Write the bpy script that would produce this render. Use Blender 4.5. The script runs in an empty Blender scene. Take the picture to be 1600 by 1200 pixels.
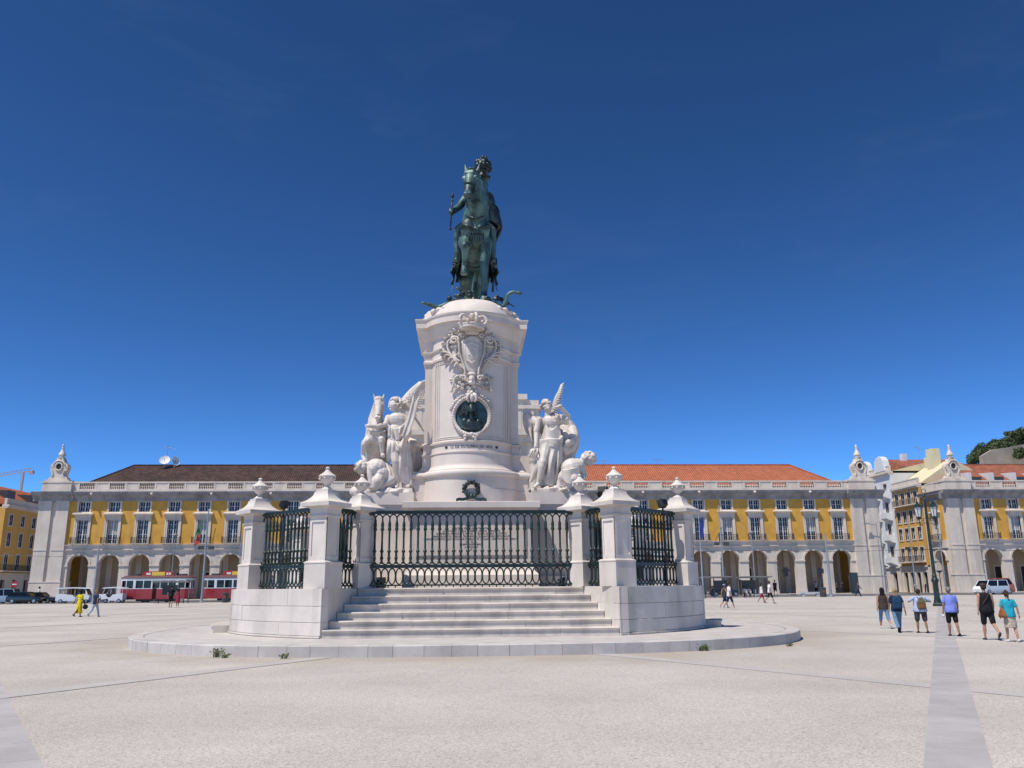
import bpy, bmesh, math, random
from math import sin, cos, pi, radians, sqrt, atan2, tan
from mathutils import Vector, Matrix, noise
random.seed(7)
R = radians
scene = bpy.context.scene
COL = scene.collection

# ------------------------------------------------------------------ camera
F_PX, CAM_H = 1280.0, 1.65
yaw, pitch, roll = R(3.2), math.atan(316/1280.0), R(0.5)
fw = Vector((sin(yaw)*cos(pitch), cos(yaw)*cos(pitch), sin(pitch)))
rt0 = Vector((cos(yaw), -sin(yaw), 0)); up0 = rt0.cross(fw)
rt = rt0*cos(roll) - up0*sin(roll); up = up0*cos(roll) + rt0*sin(roll)
cam_d = bpy.data.cameras.new('Camera'); cam = bpy.data.objects.new('Camera', cam_d); COL.objects.link(cam)
cam.matrix_world = Matrix(((rt.x, up.x, -fw.x, 0), (rt.y, up.y, -fw.y, 0), (rt.z, up.z, -fw.z, CAM_H), (0, 0, 0, 1)))
cam_d.sensor_width = 36.0; cam_d.lens = 36.0*F_PX/1600.0; cam_d.clip_end = 6000; cam_d.clip_start = 0.05
scene.camera = cam
scene.render.resolution_x, scene.render.resolution_y = 1024, 768

# ------------------------------------------------------------------ sky and sun
SUN_AZ, SUN_EL = R(52), R(61)          # azimuth: degrees west of south
to_sun = Vector((-sin(SUN_AZ)*cos(SUN_EL), -cos(SUN_AZ)*cos(SUN_EL), sin(SUN_EL)))
world = bpy.data.worlds.new('World'); scene.world = world; world.use_nodes = True
wn = world.node_tree; wn.nodes.clear()
sky = wn.nodes.new('ShaderNodeTexSky'); sky.sky_type = 'NISHITA'; sky.sun_disc = False
sky.sun_elevation = SUN_EL; sky.sun_rotation = atan2(to_sun.x, to_sun.y)
sky.altitude = 0; sky.air_density = 0.4; sky.dust_density = 0.0; sky.ozone_density = 5.0
hs = wn.nodes.new('ShaderNodeGamma'); hs.inputs['Gamma'].default_value = 1.35
bg = wn.nodes.new('ShaderNodeBackground'); bg.inputs['Strength'].default_value = 0.104
wo = wn.nodes.new('ShaderNodeOutputWorld')
tint = wn.nodes.new('ShaderNodeMix'); tint.data_type = 'RGBA'; tint.blend_type = 'MULTIPLY'; tint.inputs['Factor'].default_value = 1.0; tint.inputs['B'].default_value = (0.74, 1.08, 1.12, 1)
# very thin cirrus over the whole sky
tc = wn.nodes.new('ShaderNodeTexCoord'); mpw = wn.nodes.new('ShaderNodeMapping'); mpw.inputs['Scale'].default_value = (2.2, 2.2, 7.0); mpw.inputs['Rotation'].default_value = (0.3, 0.5, 0.2)
cn = wn.nodes.new('ShaderNodeTexNoise'); cn.inputs['Scale'].default_value = 1.6; cn.inputs['Detail'].default_value = 9; cn.inputs['Roughness'].default_value = 0.62; cn.inputs['Distortion'].default_value = 0.6
cm = wn.nodes.new('ShaderNodeMapRange'); cm.inputs['From Min'].default_value = 0.56; cm.inputs['From Max'].default_value = 0.85; cm.inputs['To Max'].default_value = 0.045
cx = wn.nodes.new('ShaderNodeMix'); cx.data_type = 'RGBA'; cx.inputs['B'].default_value = (3.6, 4.2, 5.0, 1)
wn.links.new(tc.outputs['Generated'], mpw.inputs[0]); wn.links.new(mpw.outputs[0], cn.inputs['Vector']); wn.links.new(cn.outputs['Fac'], cm.inputs['Value']); wn.links.new(cm.outputs[0], cx.inputs['Factor'])
wn.links.new(sky.outputs[0], hs.inputs['Color']); wn.links.new(hs.outputs[0], tint.inputs['A']); wn.links.new(tint.outputs['Result'], cx.inputs['A']); wn.links.new(cx.outputs['Result'], bg.inputs[0]); wn.links.new(bg.outputs[0], wo.inputs[0])
sun_d = bpy.data.lights.new('Sun', 'SUN'); sun_d.energy = 4.7; sun_d.angle = R(0.53); sun_d.color = (1.0, 0.955, 0.89)
sun = bpy.data.objects.new('Sun', sun_d); COL.objects.link(sun)
sun.rotation_euler = to_sun.to_track_quat('Z', 'Y').to_euler(); sun.location = (-60, -40, 80)
scene.view_settings.view_transform = 'Standard'; scene.view_settings.look = 'None'
scene.view_settings.exposure = 0.06; scene.view_settings.gamma = 1.0; scene.view_settings.use_curve_mapping = False

# ------------------------------------------------------------------ materials
MATS = {}
def mat(name, col, rough=0.6, col2=None, scale=3.0, detail=4.0, contrast=(0.35, 0.65), bump=0.0, bscale=40.0, metal=0.0,
        streak=None, rnd=0.0, coat=0.0, spec=0.5, extra=None, bdist=0.02):
    m = bpy.data.materials.new(name); m.use_nodes = True; nt = m.node_tree; L = nt.links
    b = nt.nodes['Principled BSDF']; b.inputs['Roughness'].default_value = rough; b.inputs['Metallic'].default_value = metal
    b.inputs['Specular IOR Level'].default_value = spec
    if coat: b.inputs['Coat Weight'].default_value = coat; b.inputs['Coat Roughness'].default_value = 0.1
    b.inputs['Base Color'].default_value = (*col, 1)
    geo = nt.nodes.new('ShaderNodeNewGeometry'); pos = geo.outputs['Position']
    out = None
    if col2:
        n = nt.nodes.new('ShaderNodeTexNoise'); n.inputs['Scale'].default_value = scale; n.inputs['Detail'].default_value = detail
        n.inputs['Roughness'].default_value = 0.62
        L.new(pos, n.inputs['Vector'])
        r = nt.nodes.new('ShaderNodeMapRange'); r.inputs['From Min'].default_value = contrast[0]; r.inputs['From Max'].default_value = contrast[1]
        L.new(n.outputs['Fac'], r.inputs['Value'])
        mx = nt.nodes.new('ShaderNodeMix'); mx.data_type = 'RGBA'
        mx.inputs['A'].default_value = (*col, 1); mx.inputs['B'].default_value = (*col2, 1); L.new(r.outputs[0], mx.inputs['Factor'])
        out = mx.outputs['Result']
    if streak:   # rain streaks: stretched noise; streak = (colour, scale, amount)
        mp = nt.nodes.new('ShaderNodeMapping'); mp.inputs['Scale'].default_value = (streak[1], streak[1], streak[1]*0.12); L.new(pos, mp.inputs['Vector'])
        n = nt.nodes.new('ShaderNodeTexNoise'); n.inputs['Scale'].default_value = 1.0; n.inputs['Detail'].default_value = 6; L.new(mp.outputs[0], n.inputs['Vector'])
        r = nt.nodes.new('ShaderNodeMapRange'); r.inputs['From Min'].default_value = 0.49; r.inputs['From Max'].default_value = 0.72; r.inputs['To Max'].default_value = streak[2]
        L.new(n.outputs['Fac'], r.inputs['Value'])
        mx = nt.nodes.new('ShaderNodeMix'); mx.data_type = 'RGBA'; L.new(r.outputs[0], mx.inputs['Factor'])
        if out: L.new(out, mx.inputs['A'])
        else: mx.inputs['A'].default_value = (*col, 1)
        mx.inputs['B'].default_value = (*streak[0], 1); out = mx.outputs['Result']
    if rnd:
        oi = nt.nodes.new('ShaderNodeObjectInfo')
        r = nt.nodes.new('ShaderNodeMapRange'); r.inputs['To Min'].default_value = 1-rnd; r.inputs['To Max'].default_value = 1+rnd*0.6
        L.new(oi.outputs['Random'], r.inputs['Value'])
        h = nt.nodes.new('ShaderNodeHueSaturation'); L.new(r.outputs[0], h.inputs['Value'])
        if out: L.new(out, h.inputs['Color'])
        else: h.inputs['Color'].default_value = (*col, 1)
        out = h.outputs[0]
    if extra: out = extra(nt, pos, out, b)
    if out: L.new(out, b.inputs['Base Color'])
    if bump:
        n = nt.nodes.new('ShaderNodeTexNoise'); n.inputs['Scale'].default_value = bscale; n.inputs['Detail'].default_value = 5; L.new(pos, n.inputs['Vector'])
        bp = nt.nodes.new('ShaderNodeBump'); bp.inputs['Strength'].default_value = bump; bp.inputs['Distance'].default_value = bdist
        L.new(n.outputs['Fac'], bp.inputs['Height']); L.new(bp.outputs[0], b.inputs['Normal'])
    MATS[name] = m
    return m

def grain(scale, amt):
    """fine speckle multiplied onto the colour"""
    def f(nt, pos, out, b):
        n = nt.nodes.new('ShaderNodeTexNoise'); n.inputs['Scale'].default_value = scale; n.inputs['Detail'].default_value = 3; nt.links.new(pos, n.inputs['Vector'])
        r = nt.nodes.new('ShaderNodeMapRange'); r.inputs['From Min'].default_value = 0.3; r.inputs['From Max'].default_value = 0.7
        r.inputs['To Min'].default_value = 1-amt; r.inputs['To Max'].default_value = 1+amt; nt.links.new(n.outputs['Fac'], r.inputs['Value'])
        h = nt.nodes.new('ShaderNodeHueSaturation'); nt.links.new(r.outputs[0], h.inputs['Value'])
        if out: nt.links.new(out, h.inputs['Color'])
        else: h.inputs['Color'].default_value = b.inputs['Base Color'].default_value
        return h.outputs[0]
    return f

def tiles(period, dark):
    """rows of roof tiles: colour per course plus a rounded relief"""
    def f(nt, pos, out, b):
        L = nt.links
        w = nt.nodes.new('ShaderNodeTexWave'); w.wave_type = 'BANDS'; w.bands_direction = 'X'; w.inputs['Scale'].default_value = 2*pi/(period*20)*1.0
        w.inputs['Distortion'].default_value = 0.4; L.new(pos, w.inputs['Vector'])
        w2 = nt.nodes.new('ShaderNodeTexWave'); w2.wave_type = 'BANDS'; w2.bands_direction = 'Z'; w2.inputs['Scale'].default_value = 2*pi/(period*0.55*20)
        w2.inputs['Distortion'].default_value = 0.6; L.new(pos, w2.inputs['Vector'])
        mu = nt.nodes.new('ShaderNodeMath'); mu.operation = 'ADD'; L.new(w.outputs['Fac'], mu.inputs[0]); L.new(w2.outputs['Fac'], mu.inputs[1])
        bp = nt.nodes.new('ShaderNodeBump'); bp.inputs['Strength'].default_value = 0.9; bp.inputs['Distance'].default_value = 0.12
        L.new(mu.outputs[0], bp.inputs['Height']); L.new(bp.outputs[0], b.inputs['Normal'])
        v = nt.nodes.new('ShaderNodeTexVoronoi'); v.inputs['Scale'].default_value = 2.2; L.new(pos, v.inputs['Vector'])
        sp = nt.nodes.new('ShaderNodeSeparateColor'); L.new(v.outputs['Color'], sp.inputs[0])
        r = nt.nodes.new('ShaderNodeMapRange'); r.inputs['To Min'].default_value = 1-dark; r.inputs['To Max'].default_value = 1+dark*0.7; L.new(sp.outputs[0], r.inputs['Value'])
        h = nt.nodes.new('ShaderNodeHueSaturation'); L.new(r.outputs[0], h.inputs['Value']); L.new(out, h.inputs['Color'])
        return h.outputs[0]
    return f

def gravel(nt, pos, out, b):
    L = nt.links
    v = nt.nodes.new('ShaderNodeTexVoronoi'); v.inputs['Scale'].default_value = 62; L.new(pos, v.inputs['Vector'])
    sp = nt.nodes.new('ShaderNodeSeparateColor'); L.new(v.outputs['Color'], sp.inputs[0])
    cr = nt.nodes.new('ShaderNodeValToRGB'); e = cr.color_ramp.elements
    e[0].position = 0.0; e[0].color = (0.60, 0.56, 0.53, 1); e[1].position = 1.0; e[1].color = (1.22, 1.2, 1.18, 1)
    x = e.new(0.10); x.color = (0.80, 0.77, 0.74, 1); x = e.new(0.45); x.color = (0.97, 0.96, 0.95, 1)
    L.new(sp.outputs[0], cr.inputs[0])
    mx = nt.nodes.new('ShaderNodeMix'); mx.data_type = 'RGBA'; mx.blend_type = 'MULTIPLY'; mx.inputs['Factor'].default_value = 1
    L.new(out, mx.inputs['A']); L.new(cr.outputs[0], mx.inputs['B']); out = mx.outputs['Result']
    # loose brown grit swept against the round platform
    mp = nt.nodes.new('ShaderNodeMapping'); mp.vector_type = 'POINT'
    mp.inputs['Location'].default_value = (-0.15/10.9, -31.0/10.1, 0); mp.inputs['Scale'].default_value = (1/10.9, 1/10.1, 0); L.new(pos, mp.inputs['Vector'])
    ln = nt.nodes.new('ShaderNodeVectorMath'); ln.operation = 'LENGTH'; L.new(mp.outputs[0], ln.inputs[0])
    ns = nt.nodes.new('ShaderNodeTexNoise'); ns.inputs['Scale'].default_value = 0.7; ns.inputs['Detail'].default_value = 5; L.new(pos, ns.inputs['Vector'])
    ad = nt.nodes.new('ShaderNodeMath'); ad.operation = 'MULTIPLY_ADD'; ad.inputs[1].default_value = 0.45; L.new(ns.outputs['Fac'], ad.inputs[0]); L.new(ln.outputs['Value'], ad.inputs[2])
    rg = nt.nodes.new('ShaderNodeMapRange'); rg.inputs['From Min'].default_value = 1.25; rg.inputs['From Max'].default_value = 1.52; rg.inputs['To Min'].default_value = 0.75; rg.inputs['To Max'].default_value = 0
    L.new(ad.outputs[0], rg.inputs['Value'])
    m2 = nt.nodes.new('ShaderNodeMix'); m2.data_type = 'RGBA'; L.new(rg.outputs[0], m2.inputs['Factor']); L.new(out, m2.inputs['A']); m2.inputs['B'].default_value = (0.36, 0.30, 0.24, 1)
    out = m2.outputs['Result']
    for sc, thr, colr, amt in ((1.7, 0.055, (0.16, 0.145, 0.135, 1), 0.55), (0.42, 0.035, (0.2, 0.18, 0.165, 1), 0.4)):
        vs_ = nt.nodes.new('ShaderNodeTexVoronoi'); vs_.inputs['Scale'].default_value = sc; vs_.inputs['Randomness'].default_value = 1.0; L.new(pos, vs_.inputs['Vector'])
        rg2 = nt.nodes.new('ShaderNodeMapRange'); rg2.inputs['From Min'].default_value = thr*0.5; rg2.inputs['From Max'].default_value = thr; rg2.inputs['To Min'].default_value = amt; rg2.inputs['To Max'].default_value = 0; L.new(vs_.outputs['Distance'], rg2.inputs['Value'])
        mm = nt.nodes.new('ShaderNodeMix'); mm.data_type = 'RGBA'; L.new(rg2.outputs[0], mm.inputs['Factor']); L.new(out, mm.inputs['A']); mm.inputs['B'].default_value = colr; out = mm.outputs['Result']
    # worn lanes: long soft streaks of darker and paler concrete
    mpl = nt.nodes.new('ShaderNodeMapping'); mpl.inputs['Scale'].default_value = (0.09, 0.3, 1); mpl.inputs['Rotation'].default_value = (0, 0, 0.12); L.new(pos, mpl.inputs['Vector'])
    nl = nt.nodes.new('ShaderNodeTexNoise'); nl.inputs['Scale'].default_value = 1.0; nl.inputs['Detail'].default_value = 6; L.new(mpl.outputs[0], nl.inputs['Vector'])
    rl = nt.nodes.new('ShaderNodeMapRange'); rl.inputs['From Min'].default_value = 0.3; rl.inputs['From Max'].default_value = 0.7; rl.inputs['To Min'].default_value = 0.93; rl.inputs['To Max'].default_value = 1.06; L.new(nl.outputs['Fac'], rl.inputs['Value'])
    hl = nt.nodes.new('ShaderNodeHueSaturation'); L.new(rl.outputs[0], hl.inputs['Value']); L.new(out, hl.inputs['Color']); out = hl.outputs[0]
    bp = nt.nodes.new('ShaderNodeBump'); bp.inputs['Strength'].default_value = 0.35; bp.inputs['Distance'].default_value = 0.01
    L.new(v.outputs['Distance'], bp.inputs['Height']); L.new(bp.outputs[0], b.inputs['Normal'])
    return out

mat('gravel', (0.515, 0.48, 0.44), 0.9, (0.395, 0.365, 0.333), 0.22, 8, (0.3, 0.72), extra=gravel, spec=0.2)
mat('strip', (0.36, 0.335, 0.322), 0.75, (0.43, 0.40, 0.382), 1.3, 6, bump=0.15, bscale=60, streak=((0.30, 0.28, 0.27), 0.9, 0.5), rnd=0.07, extra=grain(90, .08))
mat('asphalt', (0.085, 0.08, 0.08), 0.85, (0.13, 0.12, 0.115), 0.6, 5)
mat('pavement', (0.42, 0.38, 0.35), 0.85, (0.34, 0.31, 0.285), 0.5, 5, extra=grain(6, .12))
mat('limestone', (0.69, 0.62, 0.55), 0.7, (0.56, 0.50, 0.44), 1.1, 10, (0.35, 0.7), bump=0.2, bscale=40, streak=((0.36, 0.32, 0.28), 1.3, 0.5), rnd=0.10, extra=grain(35, .035))
mat('kerbstone', (0.57, 0.525, 0.485), 0.75, (0.46, 0.42, 0.388), 1.6, 8, bump=0.2, bscale=45, streak=((0.36, 0.33, 0.31), 1.5, 0.45), rnd=0.10, extra=grain(60, .05))
mat('stairstone', (0.64, 0.575, 0.505), 0.65, (0.50, 0.445, 0.385), 1.6, 10, bump=0.25, bscale=30, streak=((0.30, 0.265, 0.235), 1.9, 0.6), rnd=0.08, extra=grain(50, .05))
mat('pedestal', (0.69, 0.60, 0.53), 0.65, (0.58, 0.505, 0.44), 0.9, 10, (0.35, 0.7), bump=0.15, bscale=45, streak=((0.36, 0.31, 0.265), 1.3, 0.42), extra=grain(45, .035))
mat('marble', (0.69, 0.61, 0.54), 0.6, (0.50, 0.44, 0.38), 2.4, 10, (0.38, 0.72), bump=0.35, bscale=18, streak=((0.20, 0.175, 0.15), 2.4, 0.6), bdist=0.03)
mat('facade_stone', (0.70, 0.605, 0.505), 0.75, (0.59, 0.505, 0.415), 0.45, 10, (0.35, 0.68), streak=((0.30, 0.26, 0.22), 0.9, 0.42), extra=grain(5, .05))
mat('strip_light', (0.40, 0.37, 0.345), 0.8, (0.45, 0.415, 0.385), 1.3, 6, extra=grain(90, .08))
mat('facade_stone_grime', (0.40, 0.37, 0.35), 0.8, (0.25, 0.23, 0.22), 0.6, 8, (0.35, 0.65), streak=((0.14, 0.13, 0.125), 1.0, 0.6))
mat('yellow_plaster', (0.68, 0.36, 0.055), 0.8, (0.60, 0.31, 0.05), 0.35, 6, (0.3, 0.7), streak=((0.40, 0.25, 0.08), 0.9, 0.55), extra=grain(1.2, .10))
mat('orange_plaster', (0.66, 0.37, 0.08), 0.8, (0.58, 0.32, 0.075), 0.4, 6, (0.3, 0.7), streak=((0.36, 0.20, 0.06), 0.8, 0.45))
mat('cream_plaster', (0.68, 0.60, 0.38), 0.8, (0.60, 0.53, 0.34), 0.3, 5)
mat('white_plaster', (0.68, 0.68, 0.68), 0.8, (0.58, 0.58, 0.58), 0.4, 6, streak=((0.42, 0.42, 0.42), 0.8, 0.4))
mat('roof_brown', (0.105, 0.062, 0.05), 0.9, (0.06, 0.04, 0.037), 0.4, 8, (0.35, 0.65), extra=tiles(0.36, .30), spec=0.2)
mat('roof_orange', (0.50, 0.165, 0.085), 0.9, (0.41, 0.135, 0.075), 0.3, 8, (0.3, 0.7), extra=tiles(0.36, .16), spec=0.2)
mat('roof_red', (0.42, 0.14, 0.08), 0.9, (0.28, 0.11, 0.075), 0.5, 8, (0.3, 0.7), extra=tiles(0.36, .25), spec=0.2)
mat('window_paint', (0.74, 0.73, 0.71), 0.5)
mat('glass', (0.008, 0.010, 0.013), 0.06, spec=0.35)
mat('blind', (0.34, 0.33, 0.31), 0.8)
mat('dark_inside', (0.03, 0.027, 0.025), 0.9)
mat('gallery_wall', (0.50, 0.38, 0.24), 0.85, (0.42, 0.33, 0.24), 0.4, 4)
mat('black_iron', (0.018, 0.018, 0.02), 0.5, (0.03, 0.03, 0.032), 6, 4)
mat('green_iron', (0.007, 0.016, 0.014), 0.42, (0.020, 0.052, 0.046), 5.0, 6, (0.42, 0.70), bump=0.1, bscale=60)
mat('bronze', (0.018, 0.034, 0.032), 0.5, (0.105, 0.20, 0.18), 1.7, 8, (0.40, 0.65), bump=0.5, bscale=12, metal=0.2, streak=((0.10, 0.21, 0.195), 3.0, 0.8), bdist=0.03)
mat('dark_bronze', (0.010, 0.016, 0.016), 0.42, (0.04, 0.075, 0.07), 2.5, 8, (0.42, 0.70), bump=0.25, bscale=18, metal=0.2, bdist=0.03)
mat('verdigris', (0.035, 0.11, 0.12), 0.6, (0.015, 0.055, 0.065), 6, 6)
mat('ink', (0.03, 0.028, 0.028), 0.7)
mat('galvanised', (0.33, 0.36, 0.38), 0.45, (0.26, 0.28, 0.30), 3, 4, metal=0.3)
mat('grey_paint', (0.22, 0.23, 0.24), 0.5)
mat('dark_grey', (0.05, 0.052, 0.055), 0.5)
mat('white_paint', (0.74, 0.74, 0.74), 0.35, coat=0.4)
mat('tram_red', (0.36, 0.016, 0.02), 0.4, (0.30, 0.014, 0.018), 1.5, 4, coat=0.5)
mat('tram_roof', (0.13, 0.045, 0.045), 0.7, (0.09, 0.04, 0.04), 2, 4)
mat('sign_yellow', (0.72, 0.53, 0.06), 0.5)
mat('sign_red', (0.42, 0.02, 0.025), 0.5)
mat('black_paint', (0.008, 0.008, 0.009), 0.22, coat=0.6)
mat('silver_blue', (0.28, 0.36, 0.45), 0.35, coat=0.5)
mat('tyre', (0.012, 0.012, 0.012), 0.85)
mat('rim', (0.45, 0.45, 0.46), 0.35, metal=0.7)
mat('lamp_glass', (0.62, 0.63, 0.62), 0.25)
mat('tail_red', (0.40, 0.01, 0.01), 0.3)
mat('orange_paint', (0.50, 0.12, 0.06), 0.4, coat=0.4)
mat('taxi_green', (0.10, 0.32, 0.22), 0.4, coat=0.4)
mat('flag_green', (0.01, 0.12, 0.03), 0.8); mat('flag_red', (0.36, 0.012, 0.018), 0.8); mat('flag_blue', (0.012, 0.04, 0.26), 0.8)
mat('leaf_dark', (0.05, 0.08, 0.026), 0.8, (0.10, 0.125, 0.045), 0.15, 5, rnd=0.12)
mat('bark', (0.12, 0.085, 0.06), 0.9)
mat('weed', (0.13, 0.17, 0.06), 0.8, (0.20, 0.20, 0.10), 8, 3)
mat('earth', (0.30, 0.24, 0.17), 0.95, (0.24, 0.2, 0.14), 0.05, 6)
mat('castle_stone', (0.36, 0.30, 0.25), 0.9, (0.26, 0.22, 0.18), 0.15, 8, streak=((0.2, 0.17, 0.14), 0.2, .5))
mat('crane', (0.36, 0.29, 0.27), 0.6)
def flat(name, col, rough=0.85, **k): return mat(name, col, rough, tuple(c*0.78 for c in col), 14, 4, (0.3, 0.7), bump=0.7, bscale=9, spec=0.25, bdist=0.05, **k)
for n, c in dict(skin=(0.50, 0.28, 0.19), skin_dark=(0.10, 0.05, 0.033), skin_tan=(0.36, 0.185, 0.115), hair_black=(0.012, 0.01, 0.01), hair_blonde=(0.36, 0.24, 0.12),
                 hair_grey=(0.22, 0.20, 0.19), hair_brown=(0.06, 0.03, 0.018), cloth_black=(0.012, 0.012, 0.014), cloth_navy=(0.016, 0.028, 0.07), cloth_denim=(0.14, 0.24, 0.38),
                 cloth_paleblue=(0.42, 0.50, 0.68), cloth_peri=(0.22, 0.28, 0.72), cloth_teal=(0.02, 0.36, 0.47), cloth_tan=(0.50, 0.41, 0.31), cloth_white=(0.74, 0.73, 0.72),
                 cloth_charcoal=(0.06, 0.06, 0.068), cloth_yellow=(0.72, 0.56, 0.01), cloth_red=(0.30, 0.03, 0.06), cloth_blue=(0.03, 0.09, 0.36), cloth_brownprint=(0.06, 0.045, 0.04),
                 bag_blue=(0.016, 0.055, 0.12), bag_olive=(0.16, 0.14, 0.075), bag_brown=(0.30, 0.10, 0.035), cap_olive=(0.06, 0.06, 0.045), cloth_lightdenim=(0.36, 0.46, 0.55), cloth_grey=(0.45, 0.46, 0.47)).items():
    flat(n, c)

# ------------------------------------------------------------------ mesh builder
class MB:
    def __init__(s): s.v, s.f = [], []
    def add(s, vs, fs):
        o = len(s.v); s.v += [tuple(p) for p in vs]; s.f += [tuple(i+o for i in f) for f in fs]; return s
    def box(s, x0, x1, y0, y1, z0, z1):
        x0, x1 = min(x0, x1), max(x0, x1)
        return s.add([(x0,y0,z0),(x1,y0,z0),(x1,y1,z0),(x0,y1,z0),(x0,y0,z1),(x1,y0,z1),(x1,y1,z1),(x0,y1,z1)],
                     [(0,3,2,1),(4,5,6,7),(0,1,5,4),(1,2,6,5),(2,3,7,6),(3,0,4,7)])
    def loft(s, rings, cap=True, closed=True):
        n = len(rings[0]); vs = [p for r in rings for p in r]; fs = []
        for i in range(len(rings)-1):
            for j in range(n if closed else n-1):
                k = (j+1) % n; fs.append((i*n+j, i*n+k, (i+1)*n+k, (i+1)*n+j))
        if cap: fs.append(tuple(range(n-1, -1, -1))); fs.append(tuple(range((len(rings)-1)*n, len(rings)*n)))
        return s.add(vs, fs)
    def prism(s, poly, a0, a1, axis='y'):
        """extrude a 2-D polygon: axis y -> poly is (x,z); axis z -> (x,y); axis x -> (y,z)"""
        g = {'y': lambda p, a: (p[0], a, p[1]), 'z': lambda p, a: (p[0], p[1], a), 'x': lambda p, a: (a, p[0], p[1])}[axis]
        return s.loft([[g(p, a0) for p in poly], [g(p, a1) for p in poly]])
    def lathe(s, prof, n=16, c=(0,0,0), flute=0, fl=0.0):
        rings = []
        for r, z in prof:
            rings.append([(c[0]+r*(1+(fl*cos(flute*2*pi*j/n) if flute else 0))*cos(2*pi*j/n), c[1]+r*(1+(fl*cos(flute*2*pi*j/n) if flute else 0))*sin(2*pi*j/n), c[2]+z) for j in range(n)])
        return s.loft(rings)
    def sq(s, prof, c=(0,0,0), rot=0.0):
        """square 'lathe': profile of (half width, z)"""
        cs, sn = cos(rot), sin(rot)
        return s.loft([[(c[0]+(x*cs-y*sn)*h, c[1]+(x*sn+y*cs)*h, c[2]+z) for x, y in ((-1,-1),(1,-1),(1,1),(-1,1))] for h, z in prof])
    def ell(s, c, r, M=None, nu=12, nv=8):
        c = Vector(c); r = (r, r, r) if not hasattr(r, '__len__') else r
        rings = []
        for i in range(nv+1):
            t = -pi/2 + pi*i/nv; t = max(min(t, pi/2-0.06), -pi/2+0.06)
            ring = []
            for j in range(nu):
                p = Vector((r[0]*cos(t)*cos(2*pi*j/nu), r[1]*cos(t)*sin(2*pi*j/nu), r[2]*sin(t)))
                if M is not None: p = M @ p
                ring.append(tuple(c+p))
            rings.append(ring)
        return s.loft(rings)
    def cap(s, p0, p1, r0, r1, n=10):
        p0, p1 = Vector(p0), Vector(p1); d = p1-p0
        if d.length < 1e-5: d = Vector((0,0,1e-4))
        q = d.to_track_quat('Z', 'Y').to_matrix(); L = d.length; prof = []
        for k in range(4): a = pi/2*(1-k/3.0); prof.append((max(r0*cos(a), .06*r0), -r0*sin(a)))
        for k in range(4): a = pi/2*(k/3.0); prof.append((max(r1*cos(a), .06*r1), L+r1*sin(a)))
        return s.loft([[tuple(p0 + q @ Vector((r*cos(2*pi*j/n), r*sin(2*pi*j/n), z))) for j in range(n)] for r, z in prof])
    def limb(s, pts, rs, n=10):
        for i in range(len(pts)-1): s.cap(pts[i], pts[i+1], rs[i], rs[i+1], n)
        return s
    def tube(s, pts, rs, n=8, flatn=None):
        """swept tube; rs a radius or list; flatn=(a,b) squashes the section"""
        pts = [Vector(p) for p in pts]; rs = [rs]*len(pts) if not hasattr(rs, '__len__') else rs
        rings = []; ref = Vector((0, 0, 1))
        for i, p in enumerate(pts):
            t = (pts[min(i+1, len(pts)-1)] - pts[max(i-1, 0)]).normalized()
            if i == 0:
                u = t.cross(ref)
                if u.length < 0.05: u = t.cross(Vector((0, 1, 0)))
                u.normalize()
            else:
                u = (u - t*u.dot(t)); u.normalize()
            w = t.cross(u)
            a, b = flatn or (1, 1)
            rings.append([tuple(p + u*(rs[i]*a*cos(2*pi*j/n)) + w*(rs[i]*b*sin(2*pi*j/n))) for j in range(n)])
        return s.loft(rings)
    def xf(s, M): s.v = [tuple(M @ Vector(p)) for p in s.v]; return s
    def join(s, o): return s.add(o.v, o.f)
    def mesh(s, name, m, smooth=False):
        me = bpy.data.meshes.new(name); me.from_pydata(s.v, [], s.f); me.materials.append(MATS[m])
        bm = bmesh.new(); bm.from_mesh(me); bmesh.ops.recalc_face_normals(bm, faces=bm.faces); bm.to_mesh(me); bm.free()
        if smooth:
            me.shade_smooth()
            if smooth != 'all':
                me.set_sharp_from_angle(angle=R(38))
        return me
    def build(s, name, m, parent=None, smooth=False): return obj(name, s.mesh(name, m, smooth), parent)

def obj(name, me, parent=None, loc=None, rz=0.0):
    o = bpy.data.objects.new(name, me); COL.objects.link(o)
    if parent is not None: o.parent = parent
    if loc is not None: o.location = loc
    if rz: o.rotation_euler = (0, 0, rz)
    return o
def thing(name, label, cat, loc=(0,0,0), rz=0.0, group=None):
    o = bpy.data.objects.new(name, None); COL.objects.link(o); o.empty_display_size = 0.2
    o.location = loc; o.rotation_euler = (0, 0, rz); return tag(o, label, cat, group)
def tag(o, label, cat=None, group=None):
    o['label'] = label
    if cat: o['category'] = cat
    if group: o['group'] = group
    return o
def struct(o, label=None):
    o['kind'] = 'structure'
    if label: o['label'] = label
    return o
def kids(o): return CH.get(o.name, [])
def copy_tree(o, parent=None, top=True):
    c = o.copy(); COL.objects.link(c)
    if parent is not None: c.parent = parent
    for ch in [x for x in o.children]: copy_tree(ch, c, False)
    return c
def relabel(o, label, group=None):
    o['label'] = label
    if group: o['group'] = group
    return o

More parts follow.
